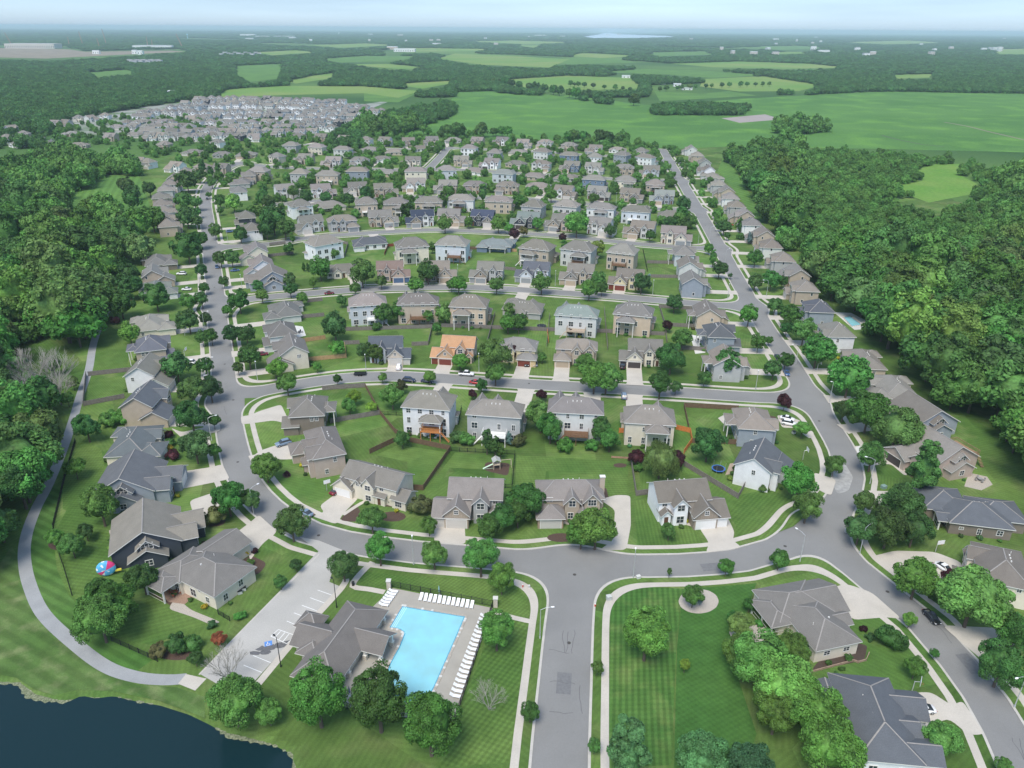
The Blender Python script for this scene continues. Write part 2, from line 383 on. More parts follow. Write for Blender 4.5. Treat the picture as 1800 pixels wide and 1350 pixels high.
# the pavements follow the kerbs, 2 m in, where the streets are near enough to show them
pxg, pyg, _ = proj(X[:-1, :-1]+.5, Y[:-1, :-1]+.5)
pvmask = (pyg > 255)
pv = mk('pavement', band('pavement', F, 2.15, 3.65, [M['conc']], zoff=0.012, mask=pvmask)); pv['kind'] = 'structure'
wt = MB(); wt.face([(p[0], p[1], -0.42) for p in POND]); 
def watermat():
    m = bpy.data.materials.new('pond_water'); m.use_nodes = True; n = m.node_tree.nodes; L = m.node_tree.links
    b = n['Principled BSDF']; b.inputs['Base Color'].default_value = (.006, .024, .030, 1); b.inputs['Roughness'].default_value = .12
    b.inputs['Specular IOR Level'].default_value = .22
    nz = n.new('ShaderNodeTexNoise'); nz.inputs['Scale'].default_value = 1.6; nz.inputs['Detail'].default_value = 5
    tc = n.new('ShaderNodeTexCoord'); L.new(tc.outputs['Object'], nz.inputs['Vector'])
    bp = n.new('ShaderNodeBump'); bp.inputs['Strength'].default_value = .35; bp.inputs['Distance'].default_value = .06
    L.new(nz.outputs['Fac'], bp.inputs['Height']); L.new(bp.outputs[0], b.inputs['Normal']); return m
M['pond'] = watermat()
o = mk('pond_water', wt.mesh('pond_water', [M['pond']])); o['kind'] = 'structure'
# ================================================================ ground sheets
def sheet(name, s, z, m, kind='structure', pts=None):
    p = pts if pts is not None else gpts(s)
    q = MB(); q.face([(a[0], a[1], z) for a in p])
    o = mk(name, q.mesh(name, [m]))
    if kind: o['kind'] = kind
    return o
def offset_line(P, hw):
    """left and right edges of a smoothed line"""
    Lf, Rt = [], []
    for i, p in enumerate(P):
        a = P[max(i-1, 0)]; b = P[min(i+1, len(P)-1)]; d = Vector((b[0]-a[0], b[1]-a[1])).normalized(); n = Vector((-d.y, d.x))*hw
        Lf.append((p[0]+n.x, p[1]+n.y)); Rt.append((p[0]-n.x, p[1]-n.y))
    return Lf, Rt
def ribbon(name, s, wd, z, m, kind='structure', step=1.2):
    P = smooth_line(gpts(s), step); Lf, Rt = offset_line(P, wd/2); q = MB()
    for i in range(len(P)-1): q.face([(*Rt[i], z), (*Rt[i+1], z), (*Lf[i+1], z), (*Lf[i], z)])
    o = mk(name, q.mesh(name, [m]))
    if kind: o['kind'] = kind
    return o
def rounded(s, seg=2.0):
    pts = [Vector((p[0], p[1])) for p in gpts(s)]; n = len(pts); out = []
    for i in range(n):
        a, b, c = pts[i-1], pts[i], pts[(i+1) % n]
        r = min(1.5, (a-b).length*.35, (c-b).length*.35)
        p = b+(a-b).normalized()*r; q = b+(c-b).normalized()*r
        for k in range(4):
            t = k/3; out.append(p*(1-t)**2+b*2*t*(1-t)+q*t*t)
    return out
ribbon('footpath', '190,545 178,566 164,606 156,650 142,692 128,739 111,789 86,850 62,897 46,943 43,983 52,1028 77,1080 133,1133 187,1172 240,1190 290,1195 325,1193', 2.7, .014, mat('worn_asphalt', (.31, .32, .325), var=.1, scale=.3, fine=(4, .08)))
sheet('path_landing', '327,1185 363,1193 343,1214 313,1202', .020, M['conc'])
M['lot'] = mat('parking_surface', (.41, .40, .375), var=.10, scale=.12, fine=(4, .07))
sheet('parking_lot', '560,969 350,1184 397,1211 447,1198 598,1031 579,1023 583,1008 598,986 622,976 600,966 560,950 527,944', .020, M['lot'])
ribbon('lot_walk', '608,1018 600,1034 525,1117 453,1203', 1.5, .026, M['conc'])
ribbon('pool_walk', '655,988 634,1008 620,1030 650,1036 676,1041', 1.5, .030, M['conc'])
ribbon('pool_walk', '866,1075 900,1085 935,1093', 1.3, .018, M['conc'])
ribbon('lot_kerb', '561,974 455,1078 350,1186', .35, .03, M['kerb'])
# parking bay lines
q = MB()
def c1(x, y): return at(x/3, 900+y/3)
for l in ('1675,412 1760,442', '1635,452 1722,484', '1592,492 1680,525', '1550,532 1630,562', '1512,575 1582,604', '1335,757 1428,795',
          '1285,808 1380,846', '1428,655 1512,695', '1512,695 1560,652', '1560,652 1468,620', '1468,620 1428,655', '1450,662 1480,628', '1472,672 1502,636', '1492,684 1524,644'):
    a, b = P2(l); A = c1(*a); B = c1(*b); d = (B-A).normalized(); n = Vector((-d.y, d.x, 0))*.07
    q.face([(p.x, p.y, .024) for p in (A-n, B-n, B+n, A+n)])
o = mk('bay_markings', q.mesh('bay_markings', [mat('road_paint', (.75, .76, .75), var=.12, scale=3)])); o['kind'] = 'structure'
# accessible bay symbol, a painted wheelchair on a blue square
A = c1(1395, 700); B = c1(1440, 690); d = (B-A).normalized(); n = Vector((-d.y, d.x, 0))
q = MB(); q.face([(p.x, p.y, .024) for p in (A-n*.6, A+d*1.5-n*.6, A+d*1.5+n*.8, A+n*.8)])
def sym(pts): q.face([(A.x+d.x*u+n.x*v, A.y+d.y*u+n.y*v, .028) for u, v in pts], 1)
sym([(.55, .3), (.7, .3), (.7, .6), (.55, .6)]); sym([(.55, -.1), (.68, -.1), (.68, .28), (.55, .28)]); sym([(.68, -.1), (1.05, -.1), (1.05, 0), (.68, 0)])
sym([(1.0, -.4), (1.1, -.4), (1.1, -.1), (1.0, -.1)])
for k in range(9):
    a0, a1 = R(100+k*25), R(125+k*25)
    sym([(.72+.3*math.cos(a0), -.18+.3*math.sin(a0)), (.72+.3*math.cos(a1), -.18+.3*math.sin(a1)), (.72+.4*math.cos(a1), -.18+.4*math.sin(a1)), (.72+.4*math.cos(a0), -.18+.4*math.sin(a0))])
o = mk('accessible_bay_symbol', q.mesh('bay_symbol', [mat('blue_paint', (.10, .25, .6), var=.2), M['trim']])); o['kind'] = 'structure'
q = MB()
rr = random.Random(3)
for (x, y) in ((1385, 720), (1430, 712), (1475, 700), (1520, 690), (1350, 745), (1400, 738)):
    p = c1(x, y); pts = [(p.x+1.3*math.cos(a*.7)*rr.uniform(.5, 1.2), p.y+.9*math.sin(a*.7)*rr.uniform(.5, 1.2), .0225+.0002*len(q.f)) for a in range(9)]
    q.face(pts)
o = mk('tar_stain', q.mesh('tar_stain', [mat('dark_tar', (.13, .13, .135), var=.25, scale=2)])); o['kind'] = 'structure'
# mown stripes of individual lawns
def lawn(s, ang, width=1.1, amp=.13, cross=0.0, c=G1, c2=G2, z=.004, patch=None, big=.05):
    sheet('lawn', s, z, grassmat('mown_lawn', c, c2, True, R(ang), width, amp, cross, big=big, patch=patch))
lawn('638,1004 700,1011 850,1020 905,1028 925,1050 932,1085 866,1073 700,1034 626,1024', 40, .8, .10, .05)
lawn('872,1080 933,1096 925,1200 897,1340 770,1350 800,1275', 33, 1.0, .13, .08, z=.005)
lawn('1075,1050 1110,1030 1200,1035 1190,1120 1185,1220 1180,1345 1065,1350 1068,1180', 7.5, 1.15, .17, .05, c=(.055, .135, .03), c2=(.075, .155, .036), patch=(.14, .2, .06))
lawn('1200,1036 1330,1025 1310,1080 1290,1130 1300,1200 1330,1290 1310,1350 1185,1350 1190,1140', 62, 1.0, .05, .05, c=(.046, .122, .027), c2=(.060, .142, .032), z=.006)
lawn('100,930 130,870 170,900 215,960 225,1020 140,1060 122,1040 108,1000 97,955', 100, 1.1, .09, .04)
lawn('112,845 140,770 178,790 185,830 190,870 150,905 110,895', 96, .9, .10, .05, z=.005)
lawn('155,600 175,560 232,600 222,650 158,660', 12, .9, .14, .07)
lawn('160,668 225,660 215,695 152,706', 12, .9, .14, .07)
lawn('212,1078 320,1020 350,1040 345,1072 390,1090 360,1100 320,1110 270,1135 200,1120', 66, 1.2, .07, .03, z=.005)
lawn('-30,1180 -20,1020 20,960 36,985 48,1040 70,1090 125,1145 190,1186 240,1203 310,1208 360,1225 360,1262 280,1232 200,1215 140,1212 95,1222 60,1212 30,1192', 118, 3.2, .12, .0, c=(.07, .135, .035), c2=(.10, .165, .05), big=.08, z=.003, patch=(.17, .21, .09))
lawn('55,915 92,852 112,862 92,930 100,1000 122,1048 180,1110 268,1160 240,1180 190,1163 135,1122 82,1068 60,1020 52,980', 118, 2.4, .15, .0, c=(.06, .14, .03), c2=(.09, .17, .045), z=.007)
lawn('1140,492 1200,492 1210,512 1245,515 1285,522 1265,527 1200,522 1130,512', 62, 1.0, .12, .06)
lawn('968,560 1050,562 1060,584 965,580', 93, 1.7, .2, .0)
lawn('1066,566 1155,568 1165,588 1068,584', 5, .9, .06, .04)
lawn('1120,800 1200,822 1195,862 1128,868', 10, .9, .06)
lawn('1115,880 1165,875 1175,905 1220,930 1238,958 1120,958', 2, .9, .10, .03)
lawn('1300,870 1350,860 1400,880 1430,895 1395,925 1330,950 1292,948 1294,925 1280,900', 40, 1.0, .10, .05)
lawn('908,800 1105,812 1102,868 1050,872 1042,835 960,828 955,870 905,865', 88, 1.0, .09, .04)
lawn('800,795 902,805 896,858 872,858 868,826 790,822 770,860 748,862', 80, 1.0, .06)
lawn('700,782 788,795 744,858 718,852 716,812 660,800', 75, 1.0, .05, z=.005)
lawn('1545,835 1600,845 1610,865 1548,862', 25, .8, .10, .05)
lawn('430,700 480,698 490,712 450,722 430,728', 12, .8, .10, .05)
sheet('mown_meadow', '118,345 195,308 245,310 256,340 275,392 265,412 215,372 116,368', .02, M['meadow'])
sheet('mown_meadow', '265,395 345,395 352,430 330,452 290,445 262,425', .024, grassmat('yard', G1, G2, True, R(30), 1.3, .07))
sheet('mown_meadow', '1262,300 1272,272 1300,310 1320,345 1345,390 1335,400 1300,345', .02, M['meadow'])
sheet('mown_meadow', '1478,418 1490,412 1532,448 1525,458', .02, M['meadow'])
M['clearing'] = grassmat('clearing_grass', (.12, .25, .045), (.16, .27, .06), big=.03)
sheet('meadow_clearing', '1604,300 1644,289 1693,288 1682,305 1740,335 1633,356 1560,330 1622,318', .02, M['clearing'])
# clubhouse pool
deckpts = '690,1034 866,1069 796,1275 588,1240 575,1210 650,1072'
sheet('pool_deck', deckpts, .05, M['deck'])
# fields far off
sheet('soybean_field', '670,246 730,222 772,205 790,180 802,162 870,160 1000,168 1090,179 1150,186 1300,174 1500,163 1560,161 1800,165 2300,172 2300,290 1800,268 1560,262 1275,258 1180,262 1100,258 1000,248 900,245 800,241', .10, M['field'])
for i, s in enumerate(('873,141 1000,133 1110,137 1130,155 1050,158 930,157', '1237,139 1340,134 1445,150 1405,160 1300,161 1230,152',
    '768,103 800,94 870,97 1002,104 965,119 850,114', '370,172 400,157 505,151 640,152 737,160 700,172 640,164 500,167 430,170',
    '496,144 550,133 598,127 575,139 520,147', '688,148 790,142 797,146 742,156', '600,113 680,112 770,121 700,121', '1742,87 1860,84 1860,96 1748,95',
    '1020,93 1130,98 1060,102 1000,99', '900,79 960,80 940,84', '1350,92 1420,91 1425,94 1360,95', '700,84 870,86 840,90 720,91', '1590,112 1670,110 1675,115 1610,117')):
    sheet('hay_field', s, .12, M['pasture'])
EXTRA = ('560,104 640,98 740,99 700,106 600,110', '1180,112 1300,108 1420,112 1500,119 1380,121 1250,118', '820,73 900,71 1010,74 930,78', '1280,84 1400,80 1460,84 1380,88', '540,80 640,76 700,79 600,84', '1480,74 1600,71 1660,75 1560,78', '1130,92 1240,90 1260,96 1160,99', '440,92 520,88 560,92 480,97', '1560,132 1640,130 1650,136 1580,138', '150,128 230,122 240,128 170,134')
for i, s in enumerate(EXTRA): sheet('hay_field', s, .12, M['pasture'] if i % 3 else M['meadow'])
for s in ('408,116 500,112 490,138 440,144 412,128', '1055,127 1130,121 1230,124 1352,132 1250,137 1170,131', '920,106 1060,100 1120,110 1000,113', '640,160 735,163 700,180 640,178', '1150,160 1235,165 1280,160 1330,168 1160,178'):
    sheet('grass_field', s, .115, M['meadow'])
sheet('bare_patch', '1268,208 1345,201 1374,210 1300,216', .13, mat('ploughed_earth', (.32, .28, .26), var=.1, scale=.02))
sheet('site_ground', '-80,84 60,85 122,87 150,91 300,89 325,91 200,97 80,103 -80,99', .12, M['soil'])
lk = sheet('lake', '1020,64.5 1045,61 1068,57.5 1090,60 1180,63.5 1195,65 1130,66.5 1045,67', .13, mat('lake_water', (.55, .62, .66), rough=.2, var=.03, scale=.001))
ribbon('field_track', '1660,215 1700,222 1740,232 1800,246 1860,262', 4, .14, mat('dirt_track', (.20, .17, .12)), step=20)
ribbon('field_track', '1550,238 1580,246 1620,254 1660,258', 3, .14, mat('dark_track', (.07, .09, .05)), step=20)
ribbon('lane', '0,222 40,220 60,216', 8, .12, M['conc'], step=10)
ribbon('lane', '335,188 350,183 395,172', 9, .14, M['conc'], step=20)
sheet('estate_streets', '100,214 200,190 330,180 440,172 640,183 690,176 640,196 600,212 545,232 440,243 330,243 250,232 150,240', .10, mat('streets_and_yards', (.36, .36, .34), var=.2, scale=.03, c2=(.08, .14, .05)))
# planting beds and stone
def bed(s, m=None, z=.016, name='garden_bed'):
    return sheet(name, None, z, m or M['mulch'], 'stuff', rounded(s))
OV = lambda cx, cy, a, b: ' '.join('%.1f,%.1f' % (cx+a*math.cos(t*.524), cy-b*math.sin(t*.524)) for t in range(12))
for s in (OV(1228, 1057, 36, 22), '1280,1110 1297,1095 1345,1100 1355,1120 1320,1135 1290,1128'): bed(s, M['gravel'])
for s in (OV(1163, 945, 0.1, .1), '985,930 940,905 938,895 965,900 1000,905 985,918', '984,905 1008,905 1008,921 988,918', OV(986, 945, 25, 8), '635,866 664,864 662,878 640,876', OV(685, 882, 22, 9), OV(690, 908, 24, 9),
          '596,915 622,885 634,897 628,918', '820,898 843,898 840,915 822,912', '1055,856 1066,858 1070,876 1062,880', OV(504, 835, 8, 5), '1188,898 1205,895 1220,908 1218,917 1200,916', '1367,733 1350,730 1350,741', OV(375, 916, 22, 10),
          '1590,818 1605,823 1618,845 1600,838', OV(1090, 818, 12, 4), '250,1035 330,1070 378,1090 350,1080 300,1065', OV(310, 1147, 38, 14), OV(100, 958, 16, 9), '853,812 897,814 893,837 851,827',
          '412,995 440,975 470,990 455,1010 425,1015'): bed(s)
bed('310,1050 335,1072 375,1088 388,1094 370,1098 340,1085 295,1070', M['gravel'], .019)
bed('190,930 225,940 220,1000 205,975', M['gravel'], .017)
bed('1440,1160 1425,1180 1500,1165 1520,1160 1525,1135 1508,1130', mat('flower_soil', (.07, .05, .04)), .018)
sheet('patio', '278,1032 318,1020 345,1045 325,1062 295,1058', .022, mat('brick_paving', (.30, .20, .15), var=.2, scale=3))
sheet('patio', '1275,835 1283,815 1300,812 1302,830', .022, mat('flagstone', (.40, .32, .25), var=.15, scale=2))
sheet('patio', '1708,832 1735,838 1745,852 1725,862 1695,855 1700,840', .022, M['gravel'])
sheet('patio', '1262,735 1275,728 1300,738 1290,750 1275,748', .023, M['conc'])
sheet('patio', '1110,745 1180,752 1170,775 1115,762', .023, M['conc'])
sheet('patio', '718,738 745,737 745,746 720,746', .023, M['conc'])
sheet('patio', '995,755 1040,755 1038,772 1000,772', .023, M['conc'])
# driveways of the near houses, traced
DRV = ['592,867 562,889 570,901 548,907 592,922 603,903 628,878 634,866', '766,885 763,945 764,953 819,957 817,930 819,888',
 '1054,878 1084,870 1108,871 1109,923 1101,967 1053,967 1078,950 1081,896', '1220,911 1278,907 1291,935 1288,950 1304,962 1240,972 1247,955 1226,923',
 '1430,830 1470,843 1461,872 1436,860', '1365,729 1405,738 1432,762 1424,772 1397,752 1375,752', '494,711 458,722 439,730 423,732 425,746 444,744 480,739 511,746',
 '508,775 458,792 447,800 436,801 444,816 467,806 500,808 533,806 533,794', '413,938 440,918 455,905 488,935 462,955 447,975 440,985 432,957',
 '333,880 381,864 412,864 430,885 400,895 365,905 355,922 342,912', '306,822 319,829 372,821 391,816 404,842 381,847 306,862', '300,752 320,760 364,750 386,744 388,757 370,762 325,775',
 '1529,979 1573,968 1643,970 1687,987 1697,1003 1660,1018 1587,1020 1579,1018', '1655,1099 1777,1105 1775,1130 1732,1165', '1457,1035 1487,1026 1532,1041 1585,1088 1557,1085 1498,1090',
 '1610,1217 1637,1217 1673,1240 1692,1232 1731,1291 1703,1292 1667,1262 1620,1285 1600,1272', '1518,862 1572,864 1615,868 1628,895 1590,890 1545,897', '1500,783 1560,790 1603,833 1590,836 1565,815 1520,820']
for s in DRV: sheet('driveway', None, .024, M['conc'], 'structure', rounded(s))
sheet('driveway', '1503,787 1512,783 1525,806 1518,818', .028, M['conc2']); sheet('driveway', '1560,790 1568,790 1608,834 1600,836', .028, M['conc2'])
ribbon('garden_walk', '1226,925 1205,920 1190,909 1181,897', 1.2, .027, M['conc'])
ribbon('garden_walk', '603,905 640,882 660,880', 1.1, .027, M['conc']); ribbon('garden_walk', '817,912 838,912 846,902 845,893', 1.0, .027, M['conc'])
ribbon('garden_walk', '1060,905 1010,920 985,915 977,902', 1.1, .028, M['conc'])

# marks on the roads: covers, a dusty patch, sealed cracks and patches
q = MB(); rr = random.Random(12); zz = ROADZ+.004
for px_, py_ in ((1010, 1010), (1000, 1130), (870, 981), (560, 941), (395, 640), (418, 812), (1440, 740), (1380, 960), (1560, 1040), (930, 674), (410, 703), (377, 505), (1240, 396)):
    p = at(px_, py_, ROADZ); q.face([(p.x+.42*math.cos(a*.628), p.y+.42*math.sin(a*.628), zz) for a in range(10)], 1)
for k in range(46):
    nm = rr.choice(('entry', 'loop', 'loop', 'right', 's1', 's2')); L_, wd = LINES[nm]; i = rr.randrange(2, len(L_)-3); p = L_[i]; d = (L_[i+1]-L_[i-1]).normalized(); n = Vector((-d.y, d.x)); off = rr.uniform(-.4, .4)*wd
    c = p+n*off; zz = ROADZ+.004+.0004*k
    if rr.random() < .3:
        a, b = rr.uniform(1, 3), rr.uniform(.7, 1.5); q.face([(v.x, v.y, zz) for v in (c-d*a-n*b, c+d*a-n*b, c+d*a+n*b, c-d*a+n*b)], 2)
    else:
        pts = [c]; 
        for _ in range(6): pts.append(pts[-1]+(d if k % 3 else n)*rr.uniform(.7, 1.3)*(1 if k % 3 else .7)+(n if k % 3 else d)*rr.uniform(-.3, .3))
        pts = [v for v in pts if road_sdf(v.x, v.y) < -.7]
        for a, b in zip(pts[:-1], pts[1:]):
            e_ = (b-a).normalized(); m_ = Vector((-e_.y, e_.x))*.05; q.face([(v.x, v.y, zz) for v in (a-m_, b-m_, b+m_, a+m_)], 0)
o = mk('road_marks', q.mesh('road_marks', [mat('crack_sealant', (.12, .12, .125)), mat('iron_cover', (.07, .065, .06)), mat('asphalt_patch', (.17, .172, .175), var=.15)])); o['kind'] = 'structure'
sheet('dusty_patch', None, ROADZ+.03, mat('concrete_dust', (.34, .34, .33), var=.25, scale=.8), 'structure', rounded('1466,815 1484,812 1500,838 1492,862 1472,868 1462,845'))
# ================================================================ HOUSES
WC = {'w': (.74, .75, .76), 'c': (.66, .61, .51), 't': (.44, .375, .30), 'g': (.39, .40, .40), 'l': (.56, .57, .56), 'b': (.29, .33, .38),
      'n': (.045, .055, .072), 'o': (.20, .17, .14), 'p': (.54, .44, .34), 'y': (.62, .55, .36), 'L': (.52, .56, .60), 'B': (.16, .22, .31), 'k': (.45, .37, .32)}
WN = {'w': 'white', 'c': 'cream', 't': 'tan', 'g': 'grey', 'l': 'pale grey', 'b': 'blue-grey', 'n': 'slate', 'o': 'brown', 'p': 'peach', 'y': 'yellow', 'L': 'light blue', 'B': 'blue', 'k': 'pinkish'}
RC = {'T': (.205, .190, .170), 'G': (.178, .170, .158), 'S': (.110, .120, .135), 'O': (.36, .22, .13), 'D': (0.091, 0.098, 0.110), 'R': (0.195, 0.140, 0.122), 'M': (.19, .215, .205), 'N': (0.049, 0.061, 0.098), 'H': (0.232, 0.226, 0.207)}
RN = {'T': 'taupe', 'G': 'grey', 'S': 'slate blue', 'O': 'orange', 'D': 'dark', 'R': 'reddish brown', 'M': 'grey-green', 'N': 'navy', 'H': 'grey'}
OVH = .5
def roof_geo(q, x0, x1, y0, y1, h, kind, pt, th=.2, o=OVH):
    X0, X1, Y0, Y1 = x0-o, x1+o, y0-o, y1+o; he = h-o*pt; wx, wy = X1-X0, Y1-Y0
    cx, cy = (X0+X1)/2, (Y0+Y1)/2
    if kind == 'hip':
        if wx >= wy: a, b = (X0+wy/2, cy), (X1-wy/2, cy); hr = he+wy/2*pt
        else: a, b = (cx, Y0+wx/2), (cx, Y1-wx/2); hr = he+wx/2*pt
        if abs(wx-wy) < .05: b = (a[0]+.02, a[1]+.02)
        A = (*a, hr); B = (*b, hr); c = [(X0, Y0, he), (X1, Y0, he), (X1, Y1, he), (X0, Y1, he)]
        if wx >= wy: fs = [(c[0], c[1], B, A), (c[2], c[3], A, B), (c[1], c[2], B), (c[3], c[0], A)]; hp = [(c[0], A), (c[3], A), (c[1], B), (c[2], B)]
        else: fs = [(c[1], c[2], B, A), (c[3], c[0], A, B), (c[0], c[1], A), (c[2], c[3], B)]; hp = [(c[0], A), (c[1], A), (c[2], B), (c[3], B)]
        lines = hp+[(A, B)]
    else:
        if kind == 'gx': A, B = (X0, cy, he+wy/2*pt), (X1, cy, he+wy/2*pt); fs = [((X0, Y0, he), (X1, Y0, he), B, A), ((X1, Y1, he), (X0, Y1, he), A, B)]
        else: A, B = (cx, Y0, he+wx/2*pt), (cx, Y1, he+wx/2*pt); fs = [((X1, Y0, he), (X1, Y1, he), B, A), ((X0, Y1, he), (X0, Y0, he), A, B)]
        c = [(X0, Y0, he), (X1, Y0, he), (X1, Y1, he), (X0, Y1, he)]; lines = [(A, B)]
    for f in fs: q.face(f, 0)
    dn = lambda p: (p[0], p[1], p[2]-th)
    if kind == 'hip':
        for i in range(4): a, b = c[i], c[(i+1) % 4]; q.face([a, dn(a), dn(b), b], 1)
        q.face([dn(p) for p in reversed(c)], 1)
    else:
        for f in fs: q.face([dn(p) for p in reversed(f)], 1)
        if kind == 'gx': E = [(c[0], c[1]), (c[2], c[3]), (c[0], A), (c[3], A), (c[1], B), (c[2], B)]
        else: E = [(c[1], c[2]), (c[3], c[0]), (c[0], A), (c[1], A), (c[2], B), (c[3], B)]
        for a, b in E: q.face([a, dn(a), dn(b), b], 1)
    for a, b in lines:
        a = Vector(a); b = Vector(b); d = b-a
        if d.length < .3: continue
        d.normalize(); n = Vector((-d.y, d.x, 0)).normalized()*.13; up = Vector((0, 0, .035)); a = a+d*.15; b = b-d*.05
        q.face([a-n+up, b-n+up, b+up*2, a+up*2], 2); q.face([b+n+up, a+n+up, a+up*2, b+up*2], 2)
def wall_geo(q, x0, x1, y0, y1, h, kind, pt, m=0, z0=-.3):
    t = .12
    if kind == 'hip': q.box(x0, x1, y0, y1, z0, h-t, m, 'b'); return
    if kind == 'gx':
        r = h+(y1-y0)/2*pt-t; yc = (y0+y1)/2; pr = [(y0, z0), (y1, z0), (y1, h-t), (yc, r), (y0, h-t)]
        a = [(x0, y, z) for y, z in pr]; b = [(x1, y, z) for y, z in pr]
        q.face(list(reversed(a)), m); q.face(b, m); q.face([a[0], b[0], b[4], a[4]], m); q.face([b[1], a[1], a[2], b[2]], m)
    else:
        r = h+(x1-x0)/2*pt-t; xc = (x0+x1)/2; pr = [(x0, z0), (x1, z0), (x1, h-t), (xc, r), (x0, h-t)]
        a = [(x, y0, z) for x, z in pr]; b = [(x, y1, z) for x, z in pr]
        q.face(a, m); q.face(list(reversed(b)), m); q.face([b[0], a[0], a[4], b[4]], m); q.face([a[1], b[1], b[2], a[2]], m)
# style -> (blocks, garage doors (x, y, width, z), front door (x, y), windows, back deck box)
def style(s, H):
    if s == 'A': return ([('w', -4.6, 8, -2, 6.5, H, 'gx', .62), ('g', -8, .5, -6, 2.2, 3.0, 'gx', .5), ('g', -5.3, .45, -6.35, -1.5, 3.9, 'gy', .85),
        ('w', 1.5, 4.9, -4.1, .4, H-.1, 'gy', .95), ('w', 5.4, 7.6, -3.6, -1, 3.1, 'gy', .9)], [(-2.4, -6.35, 4.8), (-6.6, -6.0, 2.4)], (6.5, -3.6),
        [(3.2, -4.1, 4.7, 'F', 1.7, 1.5), (3.2, -4.1, 1.6, 'F', 1.7, 1.7), (-2.4, -6.35, 4.3, 'F', .9, 1.0), (6.6, -2, 4.8, 'F', 1.1, 1.2)], (-2, 5, 6.5, 10))
    if s == 'B': return ([('w', -7, 7, -3, 6.5, H, 'hip', .58), ('g', -7.7, -.6, -7, -2, 3.1, 'hip', .5), ('w', 1, 4.4, -4.4, -.6, H-.15, 'gy', .95),
        ('w', 4.7, 7.5, -3.9, -1.8, 3, 'hip', .5)], [(-3.2, -7, 4.8), (-6.5, -7, 0)], (6.0, -3.9),
        [(2.7, -4.4, 4.7, 'F', 1.8, 1.5), (2.7, -4.4, 1.6, 'F', 1.8, 1.6), (-2, -3, 4.7, 'F', 1.6, 1.2), (-5.2, -3, 4.7, 'F', .9, 1.2)], (-1, 5, 6.5, 10))
    if s == 'D': return ([('w', -7.8, 7.8, -2, 6, H, 'hip', .6), ('g', -8.3, -2.2, -6.6, -1, 3.1, 'hip', .55), ('w', -1.6, 1.9, -3.6, 0, H-.2, 'gy', 1.0),
        ('w', 3.1, 6.9, -3.3, .5, H-.1, 'gy', 1.0), ('w', 1.7, 3.6, -4.4, -1, 3.0, 'gy', 1.0)], [(-5.2, -6.6, 4.9)], (2.65, -4.4),
        [(.15, -3.6, 4.7, 'F', 1.5, 1.5), (5.0, -3.3, 4.7, 'F', 1.9, 1.5), (5.0, -3.3, 1.5, 'F', 1.9, 1.6), (-.2, -3.6, 1.5, 'F', 1.2, 1.5), (-5.2, -2, 4.9, 'F', 1.3, 1.0)], (-4, 3, 6, 9.5))
    if s == 'R': return ([('w', -8.3, 8.3, -4, 6, 3.1, 'hip', .46), ('g', -8.8, -1.6, -8, -2, 2.95, 'hip', .46), ('w', 1.2, 5, -5.3, -1, 3.2, 'gy', .7),
        ('w', 3.6, 8.8, 3, 8.3, 2.9, 'hip', .46)], [(-5.2, -8, 4.9)], (0, -4), [(3.1, -5.3, 1.6, 'F', 1.8, 1.5), (6.8, -4, 1.6, 'F', 1.5, 1.3)], (-6, 2, 6, 9))
    if s == 'S': return ([('w', -5.5, 6.5, -2.5, 6.5, H, 'gx', .6), ('g', -6.6, .2, -6.8, 1, 3.0, 'gx', .55), ('w', 1.4, 4.9, -4.2, .3, H-.15, 'gy', .95)],
        [(-3.2, -6.8, 4.8)], (5.7, -2.5), [(3.2, -4.2, 4.7, 'F', 1.7, 1.5), (3.2, -4.2, 1.6, 'F', 1.7, 1.6), (-3, -2.5, 4.9, 'F', 1.4, 1.0)], (-2, 4, 6.5, 9.5))
    if s == 'F': return ([('w', -6, 6, -4, 5.5, H, 'hip', .6), ('g', -6.3, -.6, -6.2, -2, 3.0, 'gy', .6), ('w', 1, 4.5, -5.2, -1, H-.15, 'gy', .9)],
        [(-3.4, -6.2, 4.6)], (.2, -4), [(2.75, -5.2, 4.6, 'F', 1.6, 1.4), (2.75, -5.2, 1.5, 'F', 1.6, 1.5), (-3.3, -4, 4.6, 'F', 1.6, 1.2)], (-3, 3, 5.5, 8.5))
    if s == 'K': return ([('w', -6.3, 6.3, -7, 11, 3.6, 'hip', .46), ('g', -3.4, 4.4, -12.5, -5, 3.3, 'gy', .46), ('w', -5.8, .2, -9.2, -5, 3.4, 'hip', .46), ('w', -6.3, -.6, 9, 14.5, 3.5, 'hip', .3)],
        [(.5, -12.5, 4.9)], (-2.5, -9.2), [(6.3, -3, 1.7, 'R', 1.3, 1.4), (6.3, 3, 1.7, 'R', 1.2, 1.6), (6.3, 8.6, 1.6, 'R', 1.2, 1.6), (3, 11, 1.6, 'B', 1.6, 1.6)], None)
    if s == 'L': return ([('w', -6.8, 6.8, -5, 9, 4.4, 'gx', .55), ('g', -6.2, 1.2, -10, -3, 3.2, 'gy', .55), ('w', 1.5, 6.2, -8.4, -3, 4.2, 'gy', .75), ('w', 6.5, 9.2, -2, 5.5, 3.0, 'gx', .55), ('w', 5.4, 8.2, -.4, 3.6, 5.2, 'gx', .8)],
        [(-2.5, -10, 4.9)], (2.4, -8.4), [(8.2, 1.6, 5.2, 'R', 2.4, 1.3), (9.2, 1.7, 1.7, 'R', 1.4, 1.3), (4, -8.4, 1.6, 'F', 1.6, 1.4)], (-4, 4, 9, 13))
